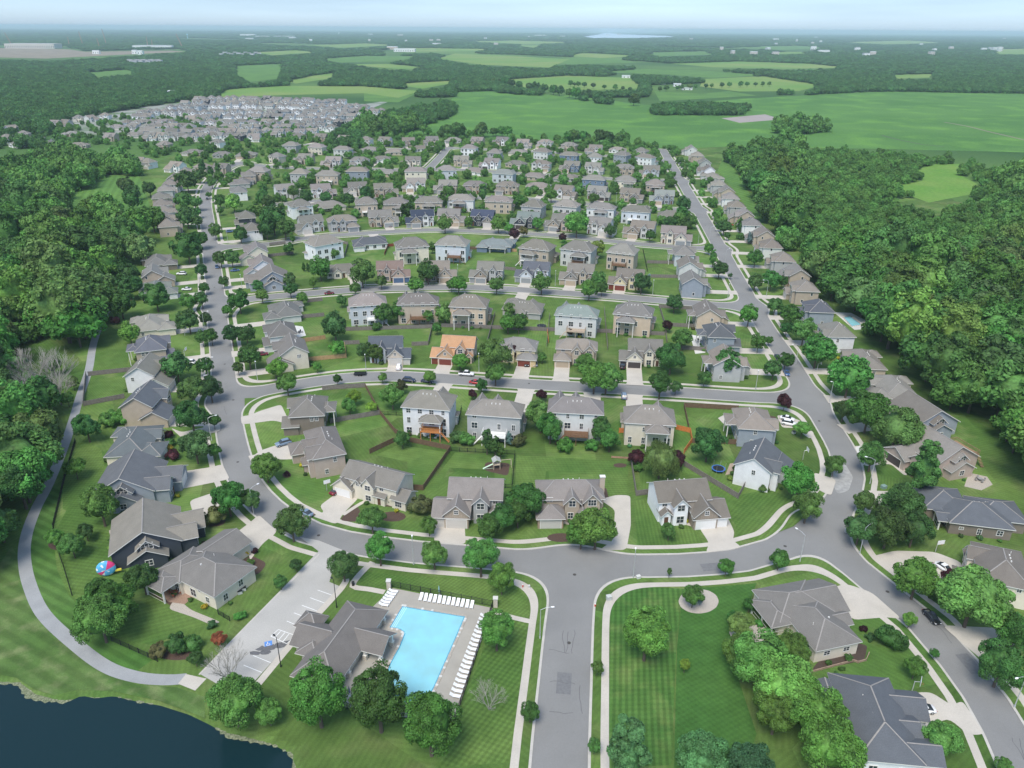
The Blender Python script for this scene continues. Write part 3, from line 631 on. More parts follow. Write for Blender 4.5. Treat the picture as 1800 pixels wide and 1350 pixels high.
    if s == 'C': return ([('w', -9, 9, -4, 5, H, 'gx', .55), ('g', -11.5, -5.0, -5.6, 1.5, 3.2, 'gy', .8), ('w', -1.5, 2.2, -5.2, 0, H-.1, 'gy', 1.1), ('w', 7.8, 12.2, -4.6, 1.2, 3.3, 'gx', .55), ('w', 2.2, 5.6, -5.0, -2, 3.0, 'gx', .5), ('w', -5.0, -1.9, -4.7, -1, 4.6, 'gy', 1.1)],
        [(-8.25, -5.6, 4.9), (-3.4, -4.7, 0)], (3.8, -5), [(.35, -5.2, 4.6, 'F', 1.7, 1.4), (.35, -5.2, 1.5, 'F', 1.7, 1.5), (-3.4, -4.7, 4.7, 'F', .9, 1.1), (9.9, -4.6, 1.6, 'F', 2.0, 1.5), (4.2, -4, 4.7, 'F', 1.2, 1.2)], None)
    raise ValueError(s)
MESH = {}
def cached(key, fn):
    if key not in MESH: MESH[key] = fn()
    return MESH[key]
def win_glass(w_, h, lod):
    def f():
        q = MB(); q.box(-w_/2, w_/2, -.03, .03, -h/2, h/2, 0)
        if lod > 0:
            t = .11; q.box(-w_/2-t, w_/2+t, -.055, .03, -h/2-t, -h/2, 1); q.box(-w_/2-t, w_/2+t, -.055, .03, h/2, h/2+t, 1)
            q.box(-w_/2-t, -w_/2, -.055, .03, -h/2, h/2, 1); q.box(w_/2, w_/2+t, -.055, .03, -h/2, h/2, 1)
            if w_ > 1.3: q.box(-.05, .05, -.05, .03, -h/2, h/2, 1)
        return q.mesh('window', [M['glass'], M['trim']])
    return cached(('wg', round(w_, 2), round(h, 2), lod), f)
def win_frame(w_, h):
    def f():
        q = MB(); t = .12
        q.box(-w_/2-t, w_/2+t, -.07, .03, -h/2-t, -h/2, 0); q.box(-w_/2-t, w_/2+t, -.07, .03, h/2, h/2+t, 0)
        q.box(-w_/2-t, -w_/2, -.07, .03, -h/2, h/2, 0); q.box(w_/2, w_/2+t, -.07, .03, -h/2, h/2, 0)
        for k in range(1, 2 if w_ < 1.9 else 3):
            x = -w_/2+w_*k/(2 if w_ < 1.9 else 3); q.box(x-.04, x+.04, -.05, .03, -h/2, h/2, 0)
        q.box(-w_/2, w_/2, -.045, .03, -.03, .03, 0)
        return q.mesh('window_frame', [M['trim']])
    return cached(('wf', round(w_, 2), round(h, 2)), f)
def vents(rf, vx, vy, hz):
    def vm():
        q = MB(); q.box(-.14, .14, -.14, .14, -.4, .26, 0); return q.mesh('roof_vent', [M['trim']])
    def pm_():
        q = MB(); q.bar((0, 0, -.5), (0, 0, .5), .07, 0); return q.mesh('vent_pipe', [M['trim']])
    for k in range(3): mk('roof_vent', cached(('vent',), vm), rf, None, (vx+k*1.2, vy, hz))
    mk('vent_pipe', cached(('pipe',), pm_), rf, None, (vx+4, vy+.6, hz-.3))
ROT = {'F': 0.0, 'B': math.pi, 'L': -math.pi/2, 'R': math.pi/2}
def house(name, loc, rot, st, H, wc, rc, lod, flip=1, deck=None, gcol=None, doorcol=None, chimney=False, seed=0, stone=None, porch=False, sc=1.0, zs=1.0):
    """lod 0 far, 1 middle, 2 near.  Front is local -y."""
    rr = random.Random(seed); blocks, gds, fd, wins, dk = style(st, H)
    root = empty(name, loc, rot, (flip*sc, sc, sc*zs))
    wk = (st, H)
    def wm():
        q = MB(); [wall_geo(q, *b[1:]) for b in blocks if b[0] == 'w']; return q.mesh('wall', [M['wall']])
    def gm():
        q = MB(); [wall_geo(q, *b[1:]) for b in blocks if b[0] == 'g']; return q.mesh('garage', [M['wall']])
    def gms():
        q = MB(); [wall_geo(q, *b[1:]) for b in blocks if b[0] == 'g']; return q.mesh('garage', [M['stone']])
    def rm():
        q = MB(); [roof_geo(q, *b[1:]) for b in blocks]; return q.mesh('roof', [M['roof'], M['trim'], M['ridge']])
    j = 1+rr.uniform(-.1, .1)
    W = tuple(c*j for c in wc)
    mk('wall', cached(('w',)+wk, wm), root, W)
    mk('garage', cached(('gs' if stone else 'g',)+wk, gms if stone else gm), root, stone or W)
    j = 1+rr.uniform(-.22, .2); rc = (rc[0]*(1+rr.uniform(-.06, .06)), rc[1], rc[2]*(1+rr.uniform(-.07, .05)))
    rf = mk('roof', cached(('r',)+wk, rm), root, tuple(c*j for c in rc))
    for x, y, wd in gds:
        if wd <= 0: continue
        def gd():
            q = MB(); q.box(-wd/2, wd/2, -.04, .05, 0.02, 2.25, 0); t = .14
            q.box(-wd/2-t, -wd/2, -.07, .05, 0, 2.25, 1); q.box(wd/2, wd/2+t, -.07, .05, 0, 2.25, 1); q.box(-wd/2-t, wd/2+t, -.07, .05, 2.25, 2.25+t, 1)
            return q.mesh('garage_door', [M['gdoor'], M['trim']])
        mk('garage_door', cached(('gd', wd), gd), root, gcol or (.62, .60, .56), (x, y, 0))
    if fd and lod >= 1:
        def dm():
            q = MB(); q.box(-.5, .5, -.05, .05, .1, 2.2, 0); return q.mesh('door', [M['paint']])
        d = mk('door', cached(('door',), dm), root, doorcol or (.12, .06, .04), (fd[0], fd[1], 0))
    L = list(wins); mb = blocks[0]; x0, x1, y0, y1 = mb[1:5]
    rows = [1.5] if H_of(st, H) < 4.5 else ([1.6, 4.6] if H < 7 else [1.3, 4.1, 6.7])
    if st not in 'K':
        n = 4; xs = [x0+(x1-x0)*(i+.5)/n+rr.uniform(-.3, .3) for i in range(n)]
        for r, z in enumerate(rows):
            for i, x in enumerate(xs):
                if rr.random() < .12: continue
                if porch and z < 5 and dk and dk[0]-.5 < x < dk[1]+.5 and st != 'R': L.append((x, y1, z, 'B', 1.6, 1.9)); continue
                L.append((x, y1, z, 'B', rr.choice((.9, 1.5, 1.7)) if r < len(rows)-1 or len(rows) == 1 else rr.choice((.8, 1.2)), 1.5 if r < len(rows)-1 or len(rows) == 1 else 1.1))
        for z in rows[-2:]:
            if rr.random() < .7: L.append((x1, (y0+y1)/2+rr.uniform(-2, 2), z, 'R', .8, 1.2))
            if rr.random() < .6: L.append((x0, (y0+y1)/2+1+rr.uniform(0, 2), z if z > 4 else rows[-1], 'L', .8, 1.1))
    for (x, y, z, f, w_, h) in L:
        if lod == 0 and f in 'LR': continue
        g = mk('window', win_glass(w_, h, 0 if lod == 2 else 1), root, None, (x, y, z), ROT[f])
        if lod == 2: mk('window_frame', win_frame(w_, h), g)
    if deck and dk and lod >= 1 and st != 'R':
        a, b, c, d = dk; zf = 2.7
        def dm2():
            q = MB(); q.box(a, b, c, d, zf-.25, zf, 0)
            for px_ in (a+.1, (a+b)/2, b-.1): q.box(px_-.1, px_+.1, d-.3, d-.1, 0, zf-.2, 0)
            for k in range(int((b-a)/.4)+1): q.box(a+k*.4, a+k*.4+.05, d-.05, d, zf, zf+.9, 0)
            for k in range(int((d-c)/.4)): 
                q.box(a, a+.05, c+k*.4, c+k*.4+.05, zf, zf+.9, 0); q.box(b-.05, b, c+k*.4, c+k*.4+.05, zf, zf+.9, 0)
            q.box(a, b, d-.07, d+.02, zf+.9, zf+1.0, 0); q.box(a-.02, a+.07, c, d, zf+.9, zf+1.0, 0); q.box(b-.07, b+.02, c, d, zf+.9, zf+1.0, 0)
            for k in range(9): q.box(b+k*.28, b+.3+k*.28, d-1.2, d-.15, zf-.3-k*.28, zf-.24-k*.28, 0)
            return q.mesh('deck', [M['wood']])
        mk('deck', cached(('dk', dk), dm2), root, deck)
    if porch and dk and lod >= 1:
        a, b, c, d = dk; hh = min(5.6, H_of(st, H)-.4) if st != 'R' else 2.7
        def pm():
            q = MB(); roof_geo(q, a, b, c-1, d-.2, hh, 'hip', .42); return q.mesh('porch_roof', [M['roof'], M['trim'], M['ridge']])
        def pp():
            q = MB()
            for px_ in (a+.1, b-.1): q.box(px_-.13, px_+.13, d-.5, d-.25, 0, hh-.3, 0)
            return q.mesh('porch_post', [M['trim']])
        mk('porch_roof', cached(('pr', dk, hh), pm), root, rc); mk('porch_post', cached(('pp', dk, hh), pp), root)
    if chimney:
        def cm():
            q = MB(); q.box(-.6, .6, -.45, .45, 0, H+2.8, 0); q.box(-.7, .7, -.55, .55, H+2.8, H+2.95, 1); return q.mesh('chimney', [M['wall'], M['trim']])
        mk('chimney', cached(('ch', H), cm), root, wc, (x1+.3, 2.6, 0))
    if lod >= 2:
        hz = mb[5]+(min(y1-y0, x1-x0)/2-1.2)*mb[7]; vx = (x0+x1)/2-1.5; vy = (y0+y1)/2+1.2 if x1-x0 > y1-y0 else (y0+y1)/2
        vents(rf, vx, vy, hz)
    return root
def H_of(st, H): return {'R': 3.1, 'K': 3.6, 'L': 4.4}.get(st, H)
def nearest_on(line, p):
    best = None
    for a, b in zip(line[:-1], line[1:]):
        d = b-a; t = max(0, min(1, (Vector(p[:2])-a).dot(d)/(d.length_squared+1e-9))); q = a+d*t; l = (Vector(p[:2])-q).length
        if best is None or l < best[0]: best = (l, q)
    return best
ORD = ['', 'first', 'second', 'third', 'fourth', 'fifth', 'sixth', 'seventh', 'eighth', 'ninth', 'tenth', 'eleventh', 'twelfth', 'thirteenth', 'fourteenth', 'fifteenth', 'sixteenth', 'seventeenth', 'eighteenth', 'nineteenth', 'twentieth']
for t, n in (('twenty', 20), ('thirty', 30), ('forty', 40)):
    for k in range(1, 10): 
        if len(ORD) <= n+k: ORD.append(t+'-'+ORD[k])
    if len(ORD) <= n+10: ORD.append({20: 'thirtieth', 30: 'fortieth', 40: 'fiftieth'}[n])
HS = []      # (x, y, short reference, px, py)
STONES = [(.30, .25, .20), (.36, .30, .24), (.26, .24, .22)]
GC = {'l': (.52, .50, .47), 'w': (.74, .74, .73), 'r': (.17, .045, .03), 'b': (.07, .12, .22), 'k': (.06, .05, .05), 't': (.40, .33, .25), 'g': (.25, .27, .28)}
def place(px, py, st, wall, roof, road, lab, ref, H=5.8, lod=2, flip=1, rot=None, zr=None, deck=None, gc='l', drive=True, stone=None, porch=False, chimney=False, name='house', group=None, seed=0, dw=5.6, sc=None, zs=None):
    back = H > 6.25 and road != 'loop'
    if sc is None: sc = {'s2': 1.07, 's3': 1.18, 's4': 1.15, 's5': 1.12, 's6': 1.08, 's1': 1.03, 'loop': 1.05}.get(road, 1.0)*(1.0 if back or road in ('loop', 'right') else .93)
    if zs is None: zs = ((1.2 if back else 1.1) if road in ('s1', 's2') else 1.12 if road == 's3' and back else 1.04) if road != 'loop' else 1.06
    z = zr*zs if zr is not None else (H_of(st, H)+1.3)*sc*zs
    p = at(px, py, z)
    if rot is None:
        _, q = nearest_on(LINES[road][0], p); d = q-Vector(p[:2]); rot_ = math.atan2(d.y, d.x)+math.pi/2
    else: rot_ = R(rot)
    r = house(name, (p.x, p.y, 0), rot_, st, H, WC[wall], RC[roof], lod, flip, deck, GC[gc], None, chimney, seed, stone, porch, sc, zs)
    tag(r, lab, 'house', group)
    HS.append((p.x, p.y, ref, px, py))
    if drive:                                   # a straight concrete drive from the garage to the street
        gx_, gy_, _w = style(st, H)[1][0]; gx_ *= sc; gy_ *= sc; c, s = math.cos(rot_), math.sin(rot_)
        gp = Vector((p.x+c*gx_*flip-s*gy_, p.y+s*gx_*flip+c*gy_)); f = Vector((s, -c))
        Lr = LINES[road][0]; l, q = nearest_on(Lr, gp); l2 = 0
        while l2 < 30 and road_sdf(*(gp+f*l2)) > .15: l2 += .3
        if l2 < 29:
            n = Vector((c, s))*dw/2; e = gp+f*l2; gp2 = gp-f*.3; n2 = n*1.15; z_ = .020+.0006*(len(HS) % 9)
            sheet('driveway', None, z_, M['conc'], 'structure', [gp2-n, e-f*2-n, e-n2, e+n2, e-f*2+n, gp2+n])
    return r
def custom(org, deg, blocks, gds, wins, wc, rc, lab, ref, H, porch=None, posts=(), pxy=(0, 0), gc=(.7, .69, .66)):
    """a house laid out in its own frame: org = a corner, x along its long side"""
    e = empty('house', (org[0], org[1], 0), R(deg)); q = MB(); [wall_geo(q, *b[1:]) for b in blocks if b[0] == 'w']; mk('wall', q.mesh('wall', [M['wall']]), e, WC[wc])
    q = MB(); [wall_geo(q, *b[1:]) for b in blocks if b[0] == 'g']; mk('garage', q.mesh('garage', [M['wall']]), e, WC[wc])
    q = MB(); [roof_geo(q, *b[1:]) for b in blocks]; rf = mk('roof', q.mesh('roof', [M['roof'], M['trim'], M['ridge']]), e, RC[rc])
    for x, y, wd, f in gds:
        q = MB(); q.box(-wd/2, wd/2, -.05, .05, 0, 2.3, 0); q.box(-wd/2-.14, wd/2+.14, -.07, .05, 2.3, 2.45, 1); mk('garage_door', q.mesh('garage_door', [M['gdoor'], M['trim']]), e, gc, (x, y, 0), ROT[f])
    for x, y, z, f, w_, h in wins: g_ = mk('window', win_glass(w_, h, 0), e, None, (x, y, z), ROT[f]); mk('window_frame', win_frame(w_, h), g_)
    if porch:
        q = MB(); roof_geo(q, *porch); mk('porch_roof', q.mesh('porch_roof', [M['roof'], M['trim'], M['ridge']]), e, RC[rc])
        for x, y in posts: q = MB(); q.box(-.16, .16, -.16, .16, 0, porch[4], 0); mk('porch_post', q.mesh('porch_post', [M['trim']]), e, None, (x, y, 0))
        q = MB(); zr = 1.0; P_ = list(posts)
        for a, b in zip(P_[:-1], P_[1:]): q.beam(a, b, .06, zr, zr+.08); q.beam(a, b, .05, .1, .16)
        if len(P_) > 1: mk('porch_railing', q.mesh('porch_railing', [M['trim']]), e)
    b = blocks[0]; vents(rf, (b[1]+b[2])/2-1.5, (b[3]+b[4])/2+1, b[5]+(min(b[2]-b[1], b[4]-b[3])/2-1.6)*b[7])
    tag(e, lab, 'house'); c, s_ = math.cos(R(deg)), math.sin(R(deg)); mx_, my_ = (b[1]+b[2])/2, (b[3]+b[4])/2
    HS.append((org[0]+c*mx_-s_*my_, org[1]+s_*mx_+c*my_, ref, *pxy))
custom((-63.1, 127.7), 59.9, [('w', .4, 11.4, .4, 15.5, 4.1, 'hip', .44), ('w', -.2, 9.2, 10.8, 18.0, 4.0, 'hip', .44), ('g', 8.6, 17.8, 9.0, 17.6, 3.6, 'gx', .44)],
  [(17.8, 13.3, 4.9, 'R')], [(3, .4, 1.6, 'F', 1.1, 1.5), (7.3, .4, 2.4, 'F', 1.1, 1.5), (.4, 3, 1.6, 'L', 1.0, 1.4), (.4, 7.6, 1.6, 'L', 1.6, 1.9), (-.2, 12.2, 1.6, 'L', 1.2, 2.0), (-.2, 15.4, 1.6, 'L', 2.2, 2.1), (.4, 5.4, 3.2, 'L', .7, .9)], 'c', 'G',
  'long grey-roofed cream ranch house beside the pool car park', 'cream ranch beside the car park', 4.1, (-4.3, 1.2, 11.4, 17.6, 3.9, 'hip', .2), ((-4.0, 11.7), (-4.0, 17.4)), (357, 1003))
custom((70.3, 116.5), -165, [('w', .4, 10.2, -13.5, -.4, 3.7, 'hip', .46), ('w', .2, 12.6, -19.0, -9.2, 3.6, 'hip', .46), ('g', -3.2, 6, -18.9, -8.9, 3.4, 'gx', .46), ('w', -1.6, 3, -8.9, -5.5, 3.3, 'gx', .6)],
  [(-3.2, -13.5, 4.9, 'L'), (-3.2, -17.2, 2.2, 'L')], [(3, -.4, 1.9, 'B', 1.3, 1.0), (7.5, -.4, 1.9, 'B', 1.3, 1.0), (10.2, -3, 1.6, 'R', 1.3, 1.9), (10.2, -6, 1.6, 'R', 1.3, 1.9)], 'c', 'G',
  'beige ranch house with grey hip roof on the right-hand junction lawn', 'beige ranch on the junction lawn', 3.7, (9.6, 14.8, -16.4, -8.6, 3.4, 'hip', .42), ((14.6, -16.1), (14.6, -12.4), (14.6, -8.9), (10.6, -8.9)), (1424, 1084))
custom((57.8, 88.5), 83.7, [('w', .5, 18.6, -10.6, -.4, 4.6, 'hip', .56), ('g', 10.8, 16.9, -15.1, -8, 3.6, 'gy', .56), ('w', .9, 5.7, -13.9, -6, 4.2, 'gy', .6), ('w', 5.4, 10.9, -12.2, -6, 3.9, 'gy', .56), ('w', 7, 17, -1.2, 3.2, 3.6, 'gx', .5)],
  [(13.8, -15.1, 4.9, 'F')], [(.5, -3, 2.0, 'L', 1.3, 1.5), (.5, -8, 2.0, 'L', 1.6, 1.5), (7.6, -12.2, 1.7, 'F', 1.6, 1.4), (.9, -11.4, 1.6, 'L', 1.3, 1.3)], 'w', 'S',
  'slate-roofed white house at the bottom right behind a line of trees', 'slate-roofed house at bottom right', 4.6, None, (), (1556, 1262))
custom((108.9, 157.4), -12.1, [('w', .5, 14.6, .5, 12.5, 3.7, 'hip', .46), ('w', 7.6, 18.9, 4.2, 13.8, 3.6, 'hip', .46), ('g', -4.0, 6.4, 6.3, 17.3, 3.4, 'hip', .46)],
  [(-4.0, 12.5, 4.9, 'L'), (-4, 8.4, 2.3, 'L')], [(3.2, .5, 1.9, 'F', .9, .6), (7.4, .5, 1.5, 'F', .9, 1.5), (12, .5, 1.8, 'F', 1.3, 1.3), (.5, 3.2, 1.6, 'L', 1.4, 1.6)], 'o', 'S',
  'dark brown ranch house with blue-slate roof right of the junction', 'blue-slate ranch at right', 3.7, (-1.8, .6, 1.4, 6.0, 3.2, 'gx', .3), ((-1.5, 1.7), (-1.5, 5.7)), (1704, 893))
# ---- near houses, each by hand: px, py, style, wall, roof, street, label, reference, options
WD, OR_, WH = (.16, .09, .05), (.50, .21, .07), (.75, .75, .73)
N = [
 (272,921,'L','n','T','loop','dark slate house with brown-grey gabled roof and white-trimmed dormer','dark slate house with dormer',dict(drive=False,rot=113,flip=-1,zr=5.5,gc='w')),
 (243,835,'L','b','S','loop','dark blue-grey house with charcoal roof beside the cream-walled one','charcoal-roofed blue-grey house',dict(drive=False,rot=100,flip=-1,zr=5.0,gc='w')),
 (242,765,'R','c','S','loop','single-storey cream house with slate blue roof and long blank side wall','blank-walled cream house',dict(drive=False,flip=1,rot=97,gc='w')),
 (262,692,'S','t','S','loop','two-storey tan house with slate blue roof and brick-tan end wall','tan house with slate roof',dict(H=6.4,drive=True,chimney=False,deck=(.3,.28,.25),rot=92)),
 (264,640,'S','w','H','loop','two-storey white house with grey roof and gable end to the viewer','white gable-end house by path lawn',dict(H=6.0,rot=95)),
 (268,597,'F','t','S','loop','tan house under a blue hipped roof above the white gable-end house','blue-hipped tan house',dict(H=6.0,porch=True)),
 (268,560,'R','c','H','loop','low beige house with grey-green hipped roof beyond the blue-roofed one','low beige hipped house',dict()),
 (276,500,'R','w','M','loop','cream house with pale green-grey roof left of the main street','pale green-roofed house',dict(stone=None)),
 (276,474,'S','t','G','loop','tan gabled house behind the pale green-roofed house','tan house behind the green roof',dict(H=5.0)),
 (279,452,'R','o','G','loop','brown house with wide grey hip roof behind the tan gabled one','brown wide-hipped house',dict(drive=True)),
 (537,706,'F','o','G','loop','brown two-storey house with grey hip roof on the street corner','brown corner house',dict(H=6.0,drive=False,rot=-82,flip=-1,porch=True,gc='t')),
 (556,770,'D','k','G','loop','pinkish tan house with grey hip roof and a blue car outside','pinkish tan house',dict(H=6.2,drive=False,rot=-68,flip=1,gc='w')),
 (661,828,'C','c','G','loop','wide cream house with steep front gables and white garage doors','cream many-gabled house',dict(H=5.8,drive=False,rot=-24,gc='w',sc=.93)),
 (824,857,'A','g','T','loop','grey stucco house with taupe roof and pointed gables facing the wide bend','grey house with pointed gables',dict(H=5.8,drive=False,rot=-3,gc='l')),
 (1003,858,'D','t','T','loop','tan brick house with steep taupe roof and arched red door','tan brick house with arched door',dict(H=5.4,drive=False,rot=2,flip=1,stone=(.34,.26,.19),chimney=True)),
 (1212,860,'A','w','T','loop','white house with taupe roof, grey shutters and double garage at right','white house with shutters',dict(H=5.7,drive=False,flip=-1,rot=8,gc='w')),
 (1348,797,'S','w','S','loop','white gabled house with blue-grey roof inside the right bend','white house inside right bend',dict(H=6.0,drive=False,rot=62,gc='w',flip=-1)),
 (1330,728,'F','b','T','loop','blue-grey house with taupe hip roof and two white cars','blue-grey house with two white cars',dict(H=6.0,drive=False,rot=83,flip=-1,porch=True)),
 (757,691,'B','w','T','s1','tall white house with taupe roof and orange timber deck stairs','tall white house with orange deck',dict(H=8.0,deck=OR_,porch=True,flip=-1,zr=9.5)),
 (873,704,'D','g','T','s1','grey house with taupe roof and long white railed deck','grey house with white deck',dict(H=7.4,deck=WH,zr=9)),
 (1013,700,'D','l','G','s1','pale grey house with steep grey roof and dark brown deck','pale house with brown deck',dict(H=8.0,deck=WD,zr=9.5,chimney=False)),
 (1142,716,'B','c','T','s1','beige house with taupe roof and covered rear porch by orange fence','beige house by orange fence',dict(H=6.6,flip=-1,porch=True,zr=8.2)),
 (685,600,'A','L','S','s1','pale stone house with blue-grey roof and white car on the drive','blue-roofed stone house',dict(flip=-1,H=5.6,stone=(.55,.48,.40))),
 (798,599,'A','k','O','s1','tan brick house with bright orange roof and rust garage doors','orange-roofed house',dict(H=5.8,gc='r',stone=(.52,.36,.24))),
 (911,602,'B','y','T','s1','yellow gabled house with grey roof and dark red garage doors','yellow house with red garage',dict(flip=-1,H=5.2,gc='r',stone=(.6,.46,.27))),
 (1014,603,'D','t','T','s1','brown stone house with twin steep gables right of the yellow one','brown stone twin-gabled house',dict(H=5.8,gc='t',stone=(.5,.4,.3))),
 (1127,605,'A','c','T','s1','cream stone house with dark brown garage doors and black pickup outside','cream house with black pickup',dict(H=5.6,gc='k')),
 (1286,622,'S','g','T','loop','grey-brown house with stepped gables half behind a round tree','grey-brown stepped-gable house',dict(H=6.0,porch=True,flip=-1)),
 (1268,575,'F','b','S','loop','blue house with slate roof and white patio between two corner houses','blue house with white patio',dict(H=6.2,porch=True)),
 (1252,540,'S','p','G','loop','peach two-storey house with red-covered porch at the street corner','peach corner house',dict(H=6.2,deck=None,porch=True,flip=-1)),
 (497,538,'R','l','G','loop','pale grey house with broad hip roof on the corner below a fence','broad-hipped pale grey corner house',dict(flip=-1)),
 (490,573,'F','w','G','loop','white house with grey hip roof and a bright white patio','white house with white patio',dict(H=5.8,flip=-1)),
 (503,605,'S','c','T','loop','cream house with blank gable end beside new tan fences','cream house by new tan fence',dict(H=6.0,flip=-1)),
 (470,482,'L','b','G','loop','blue-grey house with grey roof and arched white dormer','blue-grey house with arched dormer',dict(flip=1,zr=5.5)),
 (453,458,'S','w','T','loop','narrow white house with stepped gables above the dormer house','white stepped-gable house',dict(H=5.8,flip=-1)),
 (444,434,'S','c','G','loop','cream gabled house nearest the third side street corner','cream corner house',dict(H=5.8,flip=-1)),
 (645,519,'B','L','T','s2','light blue house with taupe roof and white balcony','light blue house with balcony',dict(H=7.2,deck=WH,flip=-1)),
 (735,518,'D','t','T','s2','tan house with steep taupe roof beside the light blue house','tan steep-roofed house',dict(H=7.2,deck=WD)),
 (826,522,'B','p','T','s2','peach stucco house with taupe roof and tall two-level porch','peach house with two-level porch',dict(H=7.4,porch=True,flip=1)),
 (921,524,'R','g','T','s2','low wide grey house with brown-grey roof and deep dark porch','wide grey house with dark porch',dict(H=4.8,flip=-1,porch=True,zr=6)),
 (1016,538,'D','l','M','s2','pale grey house with blue-green roof and tan stair deck','pale house with blue-green roof',dict(H=7.2,deck=(.42,.34,.26))),
 (1116,536,'B','p','T','s2','peach house with taupe hip roof and small central porch','peach house with central porch',dict(H=7.2,porch=True,flip=1)),
 (603,468,'R','c','T','s2','low cream house with grey hip roof and pale garage','low cream house',dict(flip=-1,gc='l')),
 (691,465,'A','k','R','s2','stone house with dark red-brown roof and blue garage doors','red-brown-roofed house with blue doors',dict(H=5.6,flip=-1,gc='b',stone=(.45,.35,.29))),
 (773,465,'A','t','T','s2','tan house with taupe roof and brown double garage','tan house with brown garage',dict(H=5.6,gc='t',flip=-1)),
 (856,466,'A','g','T','s2','grey-brown house with taupe roof and three parked cars','house with three cars',dict(H=5.6,gc='g')),
 (937,466,'A','L','S','s2','pale blue-grey house with white trim and slate roof','pale blue white-trimmed house',dict(H=5.6,gc='g')),
 (1015,470,'A','t','T','s2','taupe house with stone entry and beige garage doors','taupe house with beige garage',dict(H=5.6,gc='t')),
 (1102,479,'A','y','T','s2','pale yellow gabled house with red-brown garage beside a blue spruce','yellow house by blue spruce',dict(H=5.4,gc='r')),
 (1224,486,'S','b','T','loop','light blue-grey house with gable end on a striped corner lawn','blue-grey house on striped lawn',dict(H=6.2,flip=-1)),
 (1217,459,'S','l','T','loop','pale grey house with taupe roof behind the striped-lawn corner house','pale house behind the striped lawn',dict(H=6.0,flip=-1)),
 (1205,437,'F','L','T','loop','pale blue house with taupe hip roof by the third corner','pale blue corner house',dict(H=6.0,porch=True)),
 (1747,980,'B','c','T','right','cream house with taupe roof behind the largest round tree','cream house behind largest tree',dict(drive=False,H=5.6,rot=-112,flip=-1,gc='w')),
 (1641,780,'L','k','T','loop','brown brick gabled house with rear deck and stone patio','brown brick gabled house',dict(drive=False,rot=-72,flip=1,gc='k',deck=(.3,.2,.12),zr=6)),
 (1612,718,'L','b','T','loop','blue-grey house with taupe roof and two small white dormers','house with white dormers',dict(rot=-78,flip=1,gc='w')),
 (1566,671,'R','c','T','loop','tan-walled house with grey hip roof behind two street trees','tan hip house behind street trees',dict(flip=-1)),
 (1514,624,'R','t','T','loop','low tan house with taupe roof below the white house with pool','low tan house below the pool house',dict(flip=-1)),
 (1468,574,'F','w','T','loop','white house with taupe roof and a small turquoise back pool','white house with back pool',dict(H=6.4,flip=1)),
 (1436,533,'F','b','S','loop','blue house with slate roof above the white pool house','blue house above the pool house',dict(H=6.2,flip=1)),
 (1412,498,'F','t','G','loop','tan house with grey roof and rear deck above the blue one','tan house above the blue one',dict(H=6.2,flip=1)),
 (1394,472,'S','t','T','loop','tan gabled house seventh up the right-hand street','tan gabled house on right street',dict(H=5.8,flip=1)),
 (1374,448,'F','g','T','loop','grey house with a pair of small white dormers on the right street','grey house with dormer pair',dict(H=5.8,flip=1)),
 (1353,425,'F','l','T','loop','pale-walled house with grey hip roof ninth up the right street','pale house ninth up right street',dict(H=5.8,flip=1)),
 (1337,405,'S','t','T','loop','tan house with broad taupe roof tenth up the right street','tan house tenth up right street',dict(H=5.8,flip=1)),
 (1320,387,'F','w','G','loop','white house with grey roof beside the red parked car','white house by red car',dict(H=5.8,flip=1)),
]
for i, (px, py, st, wl, rf, rd, lab, ref, op) in enumerate(N):
    op = dict(op); op.setdefault('lod', 2 if py > 500 else 1); op.setdefault('stone', STONES[i % 3] if st == 'A' and 'stone' not in op and i % 2 else None)
    place(px, py, st, wl, rf, rd, lab, ref, seed=i, **op)
# ---- the rows along the cross streets and further streets
rowdefs = [
 ('s3', 'on the near side of the third cross street', 1, 0, '565,417 649,419 722,421 797,418 873,422 947,425 1020,427 1096,433', 'wwcLBtlt', 'TSTTMTGT', 7.2),
 ('s3', 'on the far side of the third cross street', 0, 1, '541,384 601,382 673,374 737,374 794,372 853,374 924,377 985,381 1059,388 1125,393 1190,403', 'lgtwtnnkwlc', 'GTTNTNMTTTT', 5.6),
 ('s4', 'on the near side of the fourth cross street', 1, 0, '526,354 577,355 643,350 696,350 755,347 811,343 878,346 939,355 998,354 1059,358 1120,363 1182,372', 'wctttwtglwLt', 'TTTTTTTTTTTT', 7.0),
 ('s4', 'on the far side of the fourth cross street', 0, 1, '505,327 568,327 624,324 678,326 727,317 783,320 834,321 892,322 946,323 995,330 1054,331 1112,335 1164,338', 'wwctwtttgwgtb', 'TTTTTTTTTTTTM', 5.6),
 ('s5', 'on the near side of the fifth cross street', 1, 0, '456,295 528,299 577,301 629,295 680,299 731,295 785,293 836,296 888,299 941,305 995,307 1046,309 1100,311 1152,318', 'tgtbtcLwLtgBct', 'TTTTTTTTMTTTTT', 6.8),
 ('s5', 'on the far side of the fifth cross street', 0, 1, '433,268 486,271 533,273 582,278 631,278 671,276 722,278 814,277 861,281 907,284 951,284 1002,286 1046,289 1098,291 1142,294', 'tctllwctwtlBltL', 'TTTTTTTTTTTTTTT', 5.6),
 ('s6', 'on the near side of the sixth cross street', 1, 0, '514,251 559,254 605,258 652,259 694,263 738,257 826,256 870,264 912,264 956,262 1002,268 1046,271 1095,268 1137,272', 'gclgtlwgclBwbw', 'TTTTTTTTTTTTTT', 6.6),
 ('s6', 'on the far side of the sixth cross street', 0, 1, '524,236 561,237 601,240 643,242 678,243 715,244 757,242 797,243 836,243 880,243 922,247 958,247 1000,252 1044,257 1086,260 1127,262', 'ltcwwtkltwgltlwc', 'TTTTTTTTTTTTTTTT', 5.6),
]
